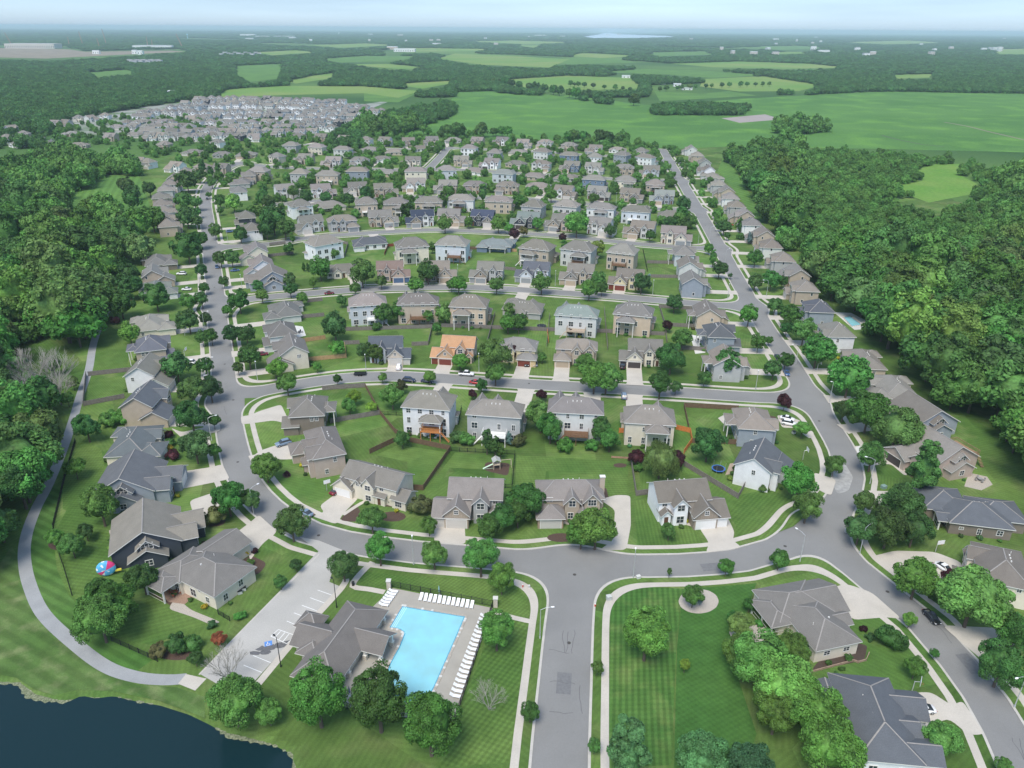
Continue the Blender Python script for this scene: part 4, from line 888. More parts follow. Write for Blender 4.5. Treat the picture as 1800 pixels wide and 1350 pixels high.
for rd, desc, back, gdark, pts, walls, roofs, H in rowdefs:
    for i, (px, py) in enumerate(P2(pts)):
        wl, rf = walls[i % len(walls)], roofs[i % len(roofs)]; k = rnd.random()
        st = ('B' if k < .35 else 'D' if k < .6 else 'F' if k < .8 else 'R') if back else ('A' if k < .6 else 'D' if k < .75 else 'F' if k < .88 else 'R')
        near3 = rd == 's3'
        place(px, py, st, wl, rf, rd, '%s %s-roofed house, %s from left %s' % (WN[wl], RN[rf].replace(' ', '-'), ORD[i+1], desc.replace('cross street', 'street').replace('on the', 'on')), '%s house %s' % (ORD[i+1], desc.replace('the ', '')),
              H=H if st != 'R' else 4.2, lod=1 if py > 300 else 0, flip=rnd.choice((1, -1)), deck=rnd.choice((WD, WD, WH, None)) if back else None,
              porch=back and rnd.random() < .5, gc=rnd.choice('lwkgt') if not gdark else rnd.choice('kgglt'), seed=int(px), group='houses '+desc, stone=STONES[i % 3] if st == 'A' and i % 2 else None)
def street_row(pts, rd, desc, walls, H=5.8, flip=1, lod=1, drive=True, rot=None, group=None):
    for i, (px, py) in enumerate(P2(pts)):
        wl = walls[i % len(walls)]; k = rnd.random(); st = 'F' if k < .45 else 'S' if k < .75 else 'A' if k < .9 else 'R'; rf = 'T' if rnd.random() < .8 else 'G'
        place(px, py, st, wl, rf, rd, '%s %s-roofed house, %s from near end %s' % (WN[wl], RN[rf].replace(' ', '-'), ORD[i+1], desc), '%s house %s' % (ORD[i+1], desc),
              H=H, lod=lod, flip=flip, drive=drive, rot=rot, seed=i*7+int(px), group=group or 'houses '+desc)
street_row('1304,371 1293,356 1283,342 1273,330 1262,319 1252,306 1241,293 1235,281 1225,269 1212,258', 'loop', 'in the far right street row', 'tgwtglwgtl')
street_row('297,389 294,377 291,365 286,353 283,341 292,328 301,318 311,308 327,297', 'loop', 'of the row by the mown field', 'ttlctgwtt', flip=-1)
street_row('440,396 430,375 418,331 424,316 436,303', 'loop', 'of the row below the upper bend', 'wnwgt', flip=-1)
# older houses among the trees at the left
OLD = '94,213 114,212 137,204 160,204 184,200 126,232 98,244 137,252 192,236 234,234 281,238 288,250 340,264 239,279 258,281 307,287 355,289 330,238 370,223 378,234 381,247 390,268 403,233 420,228 447,237 20,222 40,232 12,238 60,240 30,250 386,290 335,205 225,212 205,220 262,225 300,226'
LM = ['', '', '']
for i, (px, py) in enumerate(sorted(P2(OLD))):
    wl = 'wbwtlwtgtctlwtgbcw'[i % 18]; rf = 'D' if (px, py) == (98, 244) else 'T'; st = 'FSRFRS'[i % 6]
    place(px, py, st, wl, rf, 's6', '%s %s-roofed house, %s from left among trees at upper left' % (WN[wl], RN[rf].replace(' ', '-'), ORD[i+1]), '%s house among upper-left trees' % ORD[i+1],
          H=5.4, lod=0, drive=False, rot=rnd.choice((-20, 0, 70, 10, -10)), seed=i, flip=rnd.choice((1, -1)), group='houses among the trees at upper left')
# the newer estate further up, white and grey houses set close in rows
EST = [(245, 203, 262, 5), (238, 211, 300, 8), (230, 219, 330, 9), (252, 227, 405, 12), (262, 235, 420, 11), (250, 195, 330, 7), (300, 188, 668, 26), (330, 182, 640, 23), (345, 176, 600, 20), (340, 195, 655, 20), (345, 203, 640, 17), (350, 211, 615, 15), (395, 219, 580, 11), (430, 227, 545, 7)]
EST.sort(key=lambda r: -r[1])
NEST = 300-len(HS); FARH = []
for ri, (xa, y_, xb, n) in enumerate(EST):
    for i in range(n):
        px = xa+(xb-xa)*i/(n-1)+rnd.uniform(-2.5, 2.5); py = y_+rnd.uniform(-1.3, 1.3)+(5*math.sin(px/90) if y_ < 190 else 0)
        wl = rnd.choice('wwwwwwwlgLlcbn'); st = rnd.choice('FFSAF'); rot = rnd.choice((0, 180, 0))+rnd.uniform(-4, 4)-8
        if NEST > 0:
            r = place(px, py, st, wl, rnd.choice('TGGG'), 's6', '', '%s house of the %s row of the far estate' % (ORD[i+1], ORD[ri+1]), H=5.8, lod=0, drive=False,
                  rot=rot, seed=i, group='houses of the distant pale estate', gc=rnd.choice('kwl'))
            r['label'] = '%s house, %s from left in %s row from front of far estate' % (WN[wl], ORD[i+1], ORD[ri+1]); NEST -= 1
        else:
            p = at(px, py, 7.1); FARH.append((p.x, p.y, R(rot), wl, rnd.choice('TGGG'), st)); HS.append((p.x, p.y, 'far estate', px, py))
# the houses past the three hundredth, one object
V_, F_, MI_ = [], [], []; WK = 'wlgLcbnt'; mats_ = [mat('far_wall_'+WN[k].replace(' ', '_'), WC[k], var=.08, scale=.3) for k in WK]+[mat('far_roof', RC['T'], var=.2, scale=.03), mat('far_roof_grey', RC['G'], var=.2, scale=.03), M['trim'], M['glass'], mat('far_garage', (.4, .4, .4))]
for (x, y, a, wl, rf, st) in FARH:
    q = MB(); blocks, gds, fd, wins, dk = style(st, 5.8); wi = WK.index(wl)
    for b in blocks: wall_geo(q, *b[1:], m=wi)
    n0 = len(q.m); [roof_geo(q, *b[1:]) for b in blocks]; ri_ = 8 if rf == 'T' else 9; q.m[n0:] = [{0: ri_, 1: 10, 2: ri_}[k] for k in q.m[n0:]]
    for gx_, gy_, wd in gds:
        if wd: q.box(gx_-wd/2, gx_+wd/2, gy_-.05, gy_+.1, 0, 2.2, 12)
    for (wx, wy, wz, f, w_, h) in wins: q.box(wx-w_/2, wx+w_/2, wy-.06, wy+.1, wz-h/2, wz+h/2, 11)
    for wx in (-4.4, -1.4, 1.6, 4.6):
        for wz in (1.6, 4.4): q.box(wx-.7, wx+.7, blocks[0][4]-.1, blocks[0][4]+.06, wz-.6, wz+.6, 11)
    c, s_ = math.cos(a), math.sin(a); b0 = len(V_); V_ += [(x+c*u-s_*v, y+s_*u+c*v, z*1.15) for u, v, z in q.v]; F_ += [tuple(i+b0 for i in f) for f in q.f]; MI_ += q.m
q = MB(); q.v, q.f, q.m = V_, F_, MI_
tag(mk('distant_houses', q.mesh('distant_houses', mats_)), 'crowded pale houses of the estate furthest from the viewer', 'houses', None, 'stuff')
# ================================================================ TREES
def crown_mesh(kind, seed, nleaf, ls, core=True):
    """unit crown: horizontal radius about 1, centred on the origin"""
    rg = np.random.default_rng(seed); V = []; F = []
    sz = {'round': .95, 'oval': 1.25, 'cone': 1.6, 'willow': .85, 'wide': .72, 'shrub': .75, 'spruce': 1.7}[kind]
    nl = {'round': 46, 'oval': 54, 'cone': 44, 'willow': 30, 'wide': 46, 'shrub': 24, 'spruce': 44}[kind]
    C = []; Rr = []
    while len(C) < nl:
        d = rg.normal(size=3); d /= np.linalg.norm(d)
        if d[2] < -.55: continue
        r = rg.uniform(.55, .86); c = d*r*np.array([1, 1, sz])
        if kind in ('cone', 'spruce'):
            t = (c[2]/sz+1)/2; k = (1.12-t)*1.0 if kind == 'spruce' else (1.1-t*.8); c[:2] = d[:2]/(np.linalg.norm(d[:2])+1e-6)*k*rg.uniform(.5, .8)
        C.append(c); Rr.append(rg.uniform(.15, .34)*(1 if kind not in ('cone', 'spruce') else .75))
    C = np.array(C); Rr = np.array(Rr); k = rg.integers(0, nl, nleaf)
    d = rg.normal(size=(nleaf, 3)); out = C[k]/(np.linalg.norm(C[k], axis=1, keepdims=True)+1e-6); d = d/np.linalg.norm(d, axis=1, keepdims=True)+out*.75+np.array([0, 0, .25])
    d /= np.linalg.norm(d, axis=1, keepdims=True)
    P = C[k]+d*Rr[k][:, None]*rg.uniform(.75, 1.12, (nleaf, 1))
    if kind == 'willow': P[:, 2] -= .5*(P[:, 0]**2+P[:, 1]**2)*rg.uniform(.3, 1, nleaf)
    n = d+rg.normal(scale=.45, size=(nleaf, 3)); n /= np.linalg.norm(n, axis=1, keepdims=True)
    a = np.cross(n, rg.normal(size=(nleaf, 3))); a /= np.linalg.norm(a, axis=1, keepdims=True)
    if kind == 'willow': a = a*.5+np.array([0, 0, -1.]); a /= np.linalg.norm(a, axis=1, keepdims=True)
    b = np.cross(n, a); s = ls*rg.uniform(.6, 1.25, (nleaf, 1)); bw = .32 if kind == 'willow' else .62
    q = np.stack([P-a*s, P-b*s*bw, P+a*s, P+b*s*bw], 1).reshape(-1, 3)
    V.append(q); F.append(np.arange(4*nleaf).reshape(-1, 4)); base = 4*nleaf
    if core:                                     # lumpy inner mass of twigs and leaves, below the leaf shell
        nu, nv = 14, 9; u = np.linspace(0, 2*np.pi, nu, endpoint=False); v = np.linspace(.02, np.pi-.02, nv)
        U, W_ = np.meshgrid(u, v, indexing='ij'); D = np.stack([np.cos(U)*np.sin(W_), np.sin(U)*np.sin(W_), np.cos(W_)], -1)
        rad = .66+.10*np.sin(3*U+seed)*np.sin(2*W_+seed)+rg.uniform(-.04, .04, U.shape)
        pts = D*rad[..., None]*np.array([1, 1, sz])
        if kind in ('cone', 'spruce'): t = (pts[..., 2]/sz+1)/2; pts[..., :2] *= np.clip(1.15-t*1.1, .08, 2)[..., None]
        V.append(pts.reshape(-1, 3)); id_ = np.arange(nu*nv).reshape(nu, nv)+base
        i2 = np.roll(id_, -1, 0); F.append(np.stack([id_[:, :-1], id_[:, 1:], i2[:, 1:], i2[:, :-1]], -1).reshape(-1, 4))
    return np_mesh('crown', np.concatenate(V), np.concatenate(F), [M['leaf']])
def trunk_mesh(seed, bare=False):
    """unit trunk, height 1 to the middle of the crown"""
    rr = random.Random(seed); q = MB()
    q.bar((0, 0, -.05), (0, 0, .5), .055, 0, .042, 7); q.bar((0, 0, .5), (0, 0, 1.0), .042, 0, .015, 6)
    for k in range(5):
        a = k*1.257+rr.random(); z = rr.uniform(.35, .6); q.bar((0, 0, z), (.32*math.cos(a), .32*math.sin(a), z+.35), .025, 0, .008, 5)
    return q.mesh('trunk', [M['bark']])
def bare_mesh(seed, depth=5, lean=.55):
    rr = random.Random(seed); q = MB()
    def grow(p, d, l, r, k):
        e = p+d*l; q.bar(p, e, r, 0, r*.62, 5 if k > 2 else 3)
        if k == 0: return
        for _ in range(3 if k > 2 else 3):
            nd = (d+Vector((rr.uniform(-1, 1), rr.uniform(-1, 1), rr.uniform(-.25, .6)))*lean).normalized(); grow(e, nd, l*rr.uniform(.6, .85), r*.6, k-1)
    for k_ in range(5): a_ = k_*1.25; grow(Vector((0, 0, 0)), Vector((math.cos(a_)*.45, math.sin(a_)*.45, 1)).normalized(), .26, .013, depth)
    return q.mesh('bare_branches', [M['deadwood']])
TRUNKS = [trunk_mesh(i) for i in range(4)]
CR = {}
def crown(kind, lod, v):
    key = (kind, lod, v)
    if key not in CR:
        n, s = {3: (15000, .042), 2: (9000, .054), 1: (3600, .082), 0: (1000, .14)}[lod]
        if kind == 'shrub': n = int(n*.45); s *= 1.35
        CR[key] = crown_mesh(kind, 100*lod+v*7+sum(map(ord, kind)), n, s)
    return CR[key]
LEAF = {'g': (.094, .215, .046), 'b': (.112, .245, .050), 'd': (.066, .158, .040), 'l': (0.216, 0.338, 0.057), 'p': (0.054, 0.018, 0.025), 'o': (0.405, 0.150, 0.057), 's': (0.216, 0.312, 0.299),
        'y': (0.486, 0.425, 0.046), 'v': (0.115, 0.119, 0.048), 't': (.078, .20, .072), 'w': (0.142, 0.237, 0.069)}
LW = {'g': 'green', 'b': 'bright green', 'd': 'dark green', 'l': 'pale green', 'p': 'dark purple', 'o': 'rusty orange', 's': 'silver blue', 'y': 'yellow', 'v': 'olive', 't': 'blue-green', 'w': 'weeping green'}
SH = {'r': 'round', 'o': 'oval', 'c': 'cone', 'w': 'willow', 'f': 'wide', 's': 'shrub', 'k': 'spruce'}
SHW = {'round': 'round', 'oval': 'tall oval', 'cone': 'pointed', 'willow': 'drooping', 'wide': 'spreading', 'shrub': 'low', 'spruce': 'conical'}
TR = []     # world x, y, radius, shape, colour code, px, py
def rad_m(px, py, rpx):
    s = scale_at(px, py, 5); return rpx/s
def tree_obj(x, y, r, shape, col, name=None, kr=None, lod=None, jit=True):
    d = math.hypot(x, y); sz = {'round': .95, 'oval': 1.25, 'cone': 1.6, 'willow': .85, 'wide': .72, 'shrub': .75, 'spruce': 1.7}[shape]
    if lod is None: lod = 3 if d < 150 else 2 if d < 260 else 1 if d < 480 else 0
    hc = r*sz*.93+(.0 if shape in ('shrub', 'spruce') else min(2.2, .35*r+.6))
    nm = name or ('shrub' if shape == 'shrub' else 'spruce_tree' if shape == 'spruce' else 'willow_tree' if shape == 'willow' else 'tree')
    e = empty(nm, (x, y, 0), rnd.uniform(0, 6.28))
    c = [v*(1+(rnd.uniform(-.14, .14) if jit else 0)) for v in LEAF[col]]
    mk('crown', crown(shape, lod, rnd.randrange(3)), e, c, (0, 0, hc), rnd.uniform(0, 6.28), (r*rnd.uniform(.95, 1.05), r*rnd.uniform(.95, 1.05), r*rnd.uniform(.94, 1.06)))
    if shape != 'shrub': mk('trunk', TRUNKS[rnd.randrange(4)], e, None, (0, 0, 0), 0, (hc*.9*(.7 if r < 3 else 1), hc*.9*(.7 if r < 3 else 1), hc))
    return e
# hand-placed: crown centre pixel, pixel radius, shape+colour
T = '''85,700,12,rg 70,700,10,rb 45,660,16,rb 92,640,15,rg 75,720,14,rb 128,672,10,rb 118,700,11,rb 30,690,16,rg 78,668,11,sg 328,317,17,rd 322,352,14,rd 342,355,11,rd 328,380,16,rd 346,388,10,rd 345,372,8,rd 372,320,8,rg 220,325,14,rd 232,336,12,rd 232,350,15,rd 262,330,12,rd 267,382,21,rg 367,342,5,rd 387,370,6,rd 386,352,10,rd 410,355,14,rb 350,307,11,rd 355,291,8,cd 370,301,7,cd 382,296,7,cd 390,293,7,rd
558,1222,44,og 665,1228,47,og 756,1272,45,og 412,1232,42,rb 472,1250,22,rb 873,1105,28,og 845,975,27,og 882,1013,22,og 763,974,22,rg 667,962,22,og 603,992,25,rd 512,918,28,rg
932,1250,17,rd 1050,1173,11,rg 1045,1310,12,rg 1137,1112,36,ob 1204,1168,9,ol 1219,1046,18,rb 1105,1318,46,ct 1235,1328,42,rt 1318,1345,38,rt
1340,1160,46,rb 1300,1145,28,rb 1385,1205,52,rb 1365,1250,38,rb 1435,1255,50,rb 1462,1310,48,rb 1395,1140,28,rb 1277,995,14,rg 1370,982,16,rg 1177,1004,6,cg 1302,1098,20,rb
1613,1013,34,rb 1675,1018,19,rp 1713,1047,54,rg 1600,1088,12,rg 1643,1148,8,rd 1567,1120,27,sd 1610,1172,18,rg 1657,1297,30,rb 1787,1110,30,rd 1762,1165,38,rd 1765,1345,14,rg
1513,925,27,rd 1563,925,33,rd 1608,928,28,rd 1522,880,18,rd 1586,884,34,rd 1405,845,28,rg 1420,888,25,rg 1467,816,17,rb 1533,800,23,rg 1628,820,31,cd 1577,752,35,rb 1528,722,33,rg
1484,719,17,rd 1494,660,33,rg 1411,752,14,rb 1380,705,13,rp 1381,633,14,rg 1360,648,15,rd 1437,615,26,rg 1414,580,20,rg 1392,552,17,rg 1383,577,11,rd 1363,536,13,rg 1333,600,14,rg 1317,552,16,rg
1352,598,7,rd 1356,491,15,rd 1328,494,13,rd 1375,494,10,rd 1328,452,13,rg 1278,414,6,rd 1264,398,6,rd 1302,396,8,kd 1318,418,7,ks 1246,436,8,rg 1254,452,9,cg 1265,472,13,rd 1284,484,4,rd 1186,531,14,rd 1173,572,9,rp
1200,594,16,rg 1180,628,24,rd 1280,636,22,rd 1128,496,15,rd 1140,492,7,ks 1143,413,9,rd 1073,404,10,rd 1092,453,8,rd 1050,436,13,rl 1058,506,10,rg 1238,664,12,rd 1161,673,18,og 1188,680,10,rd
782,392,13,rb 824,390,8,rg 876,392,13,rg 894,400,8,rb 904,411,9,rp 920,406,8,rv 945,392,10,rg 1014,392,20,rb 989,417,7,rp 993,438,10,cg 1010,446,8,rg 919,442,9,rd 968,444,7,rd 760,434,8,rg 778,440,7,rg
752,476,18,rg 806,498,14,rg 793,500,9,rd 873,500,13,rg 952,496,16,rg 1036,508,15,rg 1052,490,14,rg 782,550,16,rg 768,576,9,rg 896,544,10,og 893,566,15,rg 912,566,15,rg 871,620,26,rg 900,617,12,rp 810,634,14,rb 871,655,17,rg
954,627,8,rb 1045,660,26,rg 1066,662,25,rg 1028,636,15,rg 1002,583,6,rp 832,628,7,sd 752,556,9,og 508,436,9,rg 514,418,6,cg 546,439,9,rg 562,470,18,rb 534,469,5,kd 541,470,5,kd 550,496,7,og 636,478,21,rb 670,494,10,rb
729,500,13,rg 588,444,8,rb 549,448,5,ks 588,572,22,rd 593,611,13,rg 641,616,14,rd 660,620,14,rg 674,550,17,rg 699,546,15,rg 600,528,9,rd 624,506,10,rd 510,508,11,rd 460,518,11,rb 453,503,10,rd 420,528,17,rd 398,545,9,rg
407,587,16,rd 433,587,15,rd 437,624,19,rd 418,646,10,rg 488,646,17,rg 557,644,8,rg 508,490,11,rd 530,523,10,rb 662,574,9,sd 480,386,22,rg 500,400,16,rg 468,402,14,rd 462,372,12,rg 329,434,24,rd 349,420,13,rd 244,434,23,rw 226,482,17,rd
226,502,19,rd 273,520,22,rd 211,532,22,rd 353,474,11,rd 358,505,9,rd 354,525,12,rd 329,530,13,rd 331,562,18,rd 360,559,10,rd 355,592,12,rd 371,590,12,rd 309,642,23,rd 362,642,14,rd 227,584,17,rb 202,563,9,sp 387,453,12,rd 407,452,13,rd
378,405,11,rd 393,494,9,rd 422,411,12,rd 336,682,22,rg 369,682,19,rd 336,730,27,rd 375,738,12,rd 342,782,26,rd 376,791,12,rd 151,749,22,rd 131,820,17,rb 190,737,18,sg 215,734,16,sg 175,885,27,og 400,874,27,rd 440,877,18,rd 378,908,20,sv
467,819,23,rg 96,944,14,rb 125,956,20,rg 150,933,14,rd 186,1046,32,rb 175,1085,40,rb 200,1060,34,rb 250,1014,26,rd 280,1143,17,sv 310,1132,20,sd 338,1130,17,sd 343,1156,12,rd 385,1122,12,ro 422,1082,11,sg 372,1098,9,st 493,1022,11,rd
520,992,10,rd 432,972,7,sy 483,648,13,rd 504,672,18,rg 593,666,8,rd 672,663,8,rg 755,661,11,rg 614,712,13,rg 622,697,12,rl 653,714,10,rl 689,694,20,rg 707,770,14,rb 804,768,14,sd 820,772,14,sg 856,772,14,cd 870,782,13,cd 880,790,9,cg
895,771,9,ks 847,676,11,rd 705,678,11,rv 831,692,8,rp 739,890,22,sv 653,910,22,rg 754,923,15,rb 860,927,22,rg 924,876,30,rg 910,900,22,rg 883,907,22,rd 961,890,13,rd 1048,925,34,rb 1022,935,24,rg 951,728,26,rg 968,750,23,rg 992,783,16,sg
1040,782,13,sg 1057,754,17,og 1072,772,17,rg 1161,806,32,ww 1118,803,13,rp 1192,806,14,rp 1122,822,9,sg 1245,778,27,rd 1176,932,14,rg 1168,901,10,sd 1188,899,5,sd 912,774,13,sv 952,693,9,rp 1232,1053,5,sg 1231,1054,8,ks 1370,1103,6,sd
1290,1085,11,rd 1318,1062,11,rd 1640,1050,8,sg 1530,1120,9,sd 1518,1105,7,sp 1480,1175,6,sg 1470,1182,4,sg 1335,1095,8,sg 930,906,8,sg 1003,905,6,sd 1017,928,5,sy 1205,915,5,sy 548,815,9,sb 690,879,9,sd 670,873,6,sd 504,833,6,sp 720,758,6,sb
290,925,7,sd 418,965,8,sg 440,988,7,sg 448,968,6,sp 296,765,9,sp 303,800,11,sp 295,788,8,sy 299,778,9,sg 1356,770,8,sd 1343,858,9,sg 1455,925,0,rg 1695,1062,0,rg'''
bl = []
for q_ in T.split():
    a, b, c, k = q_.split(','); a, b, c = float(a), float(b), float(c)
    if c <= 0: continue
    shape, col = SH[k[0]], k[1]; r = rad_m(a, b, c)*1.07; sz = {'round': .95, 'oval': 1.25, 'cone': 1.6, 'willow': .85, 'wide': .72, 'shrub': .75, 'spruce': 1.7}[shape]
    hc = r*sz*.93+(.0 if shape in ('shrub', 'spruce') else min(2.2, .35*r+.6)); p = at(a, b, hc)
    TR.append((p.x, p.y, r, shape, col, a, b))
for x, y, r, *_ in TR: bl.append((x, y, r))
# yards further up: trees between the houses, by chance but clear of houses and streets
hx = np.array([[h[0], h[1]] for h in HS])
YARD = P2('430,410 470,300 520,240 700,240 800,236 1120,256 1190,262 1300,370 1330,420 1230,425 1180,425 1100,415 960,400 800,392 600,400')
LEFTY = P2('60,245 110,215 230,195 420,170 560,240 440,300 410,330 380,330 330,290 200,262')
cand = []
for _ in range(60000):
    x = rnd.uniform(-560, 300); y = rnd.uniform(300, 1100); px, py, _z = proj(x, y); px = float(px); py = float(py)
    iy = inpoly(np.array([px]), np.array([py]), YARD)[0]; il = inpoly(np.array([px]), np.array([py]), LEFTY)[0]
    if not (iy or il): continue
    if iy and GX0 < x < GX1 and y < GY1 and road_sdf(x, y) < 1.0: continue
    if np.min((hx[:, 0]-x)**2+(hx[:, 1]-y)**2) < (84 if not il else 52): continue
    r = rnd.uniform(1.9, 4.6) if iy else rnd.uniform(1.7, 4.2)
    if any((x-b[0])**2+(y-b[1])**2 < (r+b[2])**2*(.85 if iy else .8) for b in bl): continue
    bl.append((x, y, r)); cand.append((x, y, r, rnd.choice(('round', 'round', 'oval', 'round', 'cone')), rnd.choice('dddggbdg' if rnd.random() < .5 else 'ddgg'), px, py))
    if len(cand) >= 1100: break
cand.sort(key=lambda t: -t[2]*scale_at(t[5], t[6]))
NIND = 300-len([t for t in TR if t[3] != 'shrub' and t[4] != 's'])
TRX = cand[:max(0, NIND)]; STUFFY = cand[max(0, NIND):]
used = {}
def dirword(dx, dy):
    if abs(dx) > 2.2*abs(dy): return 'right of' if dx > 0 else 'left of'
    if abs(dy) > 2.2*abs(dx): return 'behind' if dy > 0 else 'in front of'
    return ('behind and right of' if dx > 0 else 'behind and left of') if dy > 0 else ('in front and right of' if dx > 0 else 'in front and left of')
def refnear(x, y, px, py):
    i = int(np.argmin((hx[:, 0]-x)**2+(hx[:, 1]-y)**2)); h = HS[i]; return dirword(px-h[3], h[4]-py), h[2]
SIZES = ['small', 'smallish', 'medium', 'large', 'very large']
def uniq(base_fn, alts):
    for a in alts:
        s = ' '.join(base_fn(a).split())
        if s not in used and len(s.split()) <= 16: used[s] = 1; return s
    s = ' '.join(base_fn(alts[0]).split()); k = used.get(s, 1)+1; used[s] = k
    return ' '.join((ORD[k]+' '+s).split()[:16])
for (x, y, r, shape, col, px, py) in sorted(TR+TRX, key=lambda t: t[1]):
    e = tree_obj(x, y, r, shape, col); dw, ref = refnear(x, y, px, py)
    sz_ = 'small' if r < 2 else 'medium' if r < 3.5 else 'large' if r < 5 else 'very large'
    noun = 'shrub' if shape == 'shrub' else 'spruce' if shape == 'spruce' else 'willow' if shape == 'willow' else 'tree'
    kr = GX0 < x < GX1 and y < GY1 and -1 < road_sdf(x, y) < 3 and shape != 'shrub'
    f = lambda a: '%s %s %s %s %s the %s' % (a[0], a[1] or LW[col], ('street ' if kr else '')+noun, a[2], dw, ref)
    lab = uniq(f, [(sz_, '', ''), (sz_, SHW[shape]+' '+LW[col], ''), ('rather '+sz_, '', ''), ('young' if r < 2.5 else 'mature', '', ''), ('full', '', ''), ('leafy', '', ''), (sz_, '', 'further'), ('dense', '', '')])
    if len(lab.split()) < 4: lab += ' in the yard'
    tag(e, lab, noun, 'street trees' if kr else 'garden %ss' % noun)
# foundation planting of the nearer houses
nsh = 0
for o_ in sorted([o_ for o_ in bpy.data.objects if o_.get('category') == 'house' and o_.location.y < 330 and o_.parent is None], key=lambda o_: o_.location.y):
    i_ = int(np.argmin((hx[:, 0]-o_.location.x)**2+(hx[:, 1]-o_.location.y)**2)); ref = HS[i_][2]; kids = [c for c in o_.children if c.name.startswith('window') and not c.name.startswith('window_frame') and c.location.z < 2.2]
    bpy.context.view_layer.update(); done = 0
    for c in kids[:9]:
        p = o_.matrix_world @ (Vector(c.location)+Vector((math.sin(c.rotation_euler.z)*1.1, -math.cos(c.rotation_euler.z)*1.1, 0))); 
        if nsh >= 170 or done >= 4: break
        if GX0 < p.x < GX1 and road_sdf(p.x, p.y) < 4: continue
        q1 = c.matrix_world if False else None; px_, py_, _z = proj(p.x+rnd.uniform(-.5, .5), p.y, .5); r_ = rnd.uniform(.5, .95); cl = rnd.choice('ggdvyptl' if done % 2 else 'gdgd')
        e = tree_obj(p.x, p.y, r_, 'shrub', cl, lod=1); nsh += 1; done += 1
        l = uniq(lambda a: '%s %s shrub %s wall of the %s' % (a, LW[cl], {0: 'by the front', 1: 'by the rear', 2: 'by the side'}[0 if abs(c.rotation_euler.z) < .1 else 1 if abs(abs(c.rotation_euler.z)-math.pi) < .1 else 2], ref), ['small', 'clipped', 'low', 'rounded', 'little']); tag(e, l, 'shrub', 'foundation shrubs')
# bare and dead trees by hand
def bare(px, py, h, lab, seed, name='bare_tree', group=None, lean=.55):
    p = at(px, py, 0); e = mk(name, bare_mesh(seed, 5, lean), None, None, (p.x, p.y, 0), rnd.uniform(0, 6), h); tag(e, lab, 'bare tree', group)
bare(403, 1198, 9.5, 'leafless grey tree at the bottom corner of the pool car park', 1, lean=.5)
bare(860, 1248, 6.5, 'small leafless pale tree on the lawn beside the pool fence', 2, lean=.6)
bare(62, 684, 17, 'tallest dead grey tree beside the wood left of the footpath', 3, lean=.5); bare(104, 686, 16, 'dead grey tree right of the tallest one by the footpath', 4, lean=.5)
bare(60, 716, 15, 'low dead grey tree in front of the two tall dead ones', 5, lean=.75); bare(108, 712, 13, 'low dead grey tree nearest the footpath', 6, lean=.8)
# ================================================================ WOODS
WL = P2('-900,262 60,262 130,268 165,285 215,275 300,300 330,288 315,300 285,330 262,335 245,311 195,306 118,345 116,368 215,374 262,412 250,398 285,420 250,430 232,440 222,470 200,500 192,520 182,545 172,560 158,600 148,640 134,682 120,732 101,789 74,850 48,905 20,940 -10,1000 -60,1100 -200,1170 -900,1180')
WR = P2('1276,268 1400,252 1560,262 1650,268 1700,262 1800,268 2600,280 2600,1100 1900,950 1800,838 1760,803 1700,752 1650,708 1605,655 1560,625 1528,595 1500,548 1440,522 1418,482 1382,442 1362,415 1352,390 1330,345 1300,300 1280,285')
HOLES = [P2(s) for s in ('118,345 195,308 245,310 256,340 275,392 265,412 215,372 116,368', '1604,300 1644,289 1693,288 1682,305 1740,335 1633,356 1560,330 1622,318', '1478,418 1490,412 1532,448 1525,458',
         '60,245 110,215 230,195 420,170 700,176 600,212 560,240 440,300 430,420 280,420 262,330 200,262', '25,640 60,600 135,610 140,690 95,722 40,715')]
OPEN = [P2(s) for s in ('0,222 40,218 62,214 60,222 0,228', '670,246 730,222 772,205 790,180 802,162 870,160 1000,168 1090,179 1150,186 1300,174 1500,163 1560,161 1800,165 2300,172 2300,290 1800,268 1560,262 1275,258 1180,262 1100,258 1000,248 900,245 800,241',
  '873,141 1000,133 1110,137 1130,155 1050,158 930,157', '1237,139 1340,134 1445,150 1405,160 1300,161 1230,152', '768,103 800,94 870,97 1002,104 965,119 850,114', '370,172 400,157 505,151 640,152 737,160 700,172 640,164 500,167 430,170',
  '496,144 550,133 598,127 575,139 520,147', '688,148 790,142 797,146 742,156', '600,113 680,112 770,121 700,121', '1742,87 1860,84 1860,96 1748,95', '1020,93 1130,98 1060,102 1000,99', '900,79 960,80 940,84', '1350,92 1420,91 1425,94 1360,95',
  '700,84 870,86 840,90 720,91', '408,116 500,112 490,138 440,144 412,128', '1055,127 1130,121 1230,124 1352,132 1250,137 1170,131', '920,106 1060,100 1120,110 1000,113', '640,160 735,163 700,180 640,178', '1150,160 1235,165 1280,160 1330,168 1160,178',
  '-80,78 60,79 122,82 150,90 320,86 335,90 200,99 80,106 -80,100', '1020,64.5 1045,61 1068,57.5 1090,60 1180,63.5 1195,65 1130,66.5 1045,67', '70,248 110,215 230,192 330,178 440,172 560,168 640,175 700,174 640,196 600,212 570,250 440,300 300,280 150,265', '660,88 760,84 760,92 680,94', '1140,150 1240,146 1240,168 1140,160')]
OPEN += [P2(s) for s in EXTRA]
CLUMP = [P2(s) for s in ('600,236 640,207 690,192 740,182 792,172 806,190 800,203 745,222 700,240 640,240', '1138,203 1150,181 1220,178 1312,180 1316,196 1300,203', '1364,236 1372,214 1400,205 1455,220 1460,232 1400,237', '1364,167 1372,157 1408,158 1412,167',
  '985,170 1000,164 1050,170 1112,178 1112,184 1060,184', '1000,250 1020,240 1100,238 1100,252 1040,254', '1150,262 1160,252 1215,252 1290,262 1290,270', '870,150 950,155 960,168 930,168 870,163')]
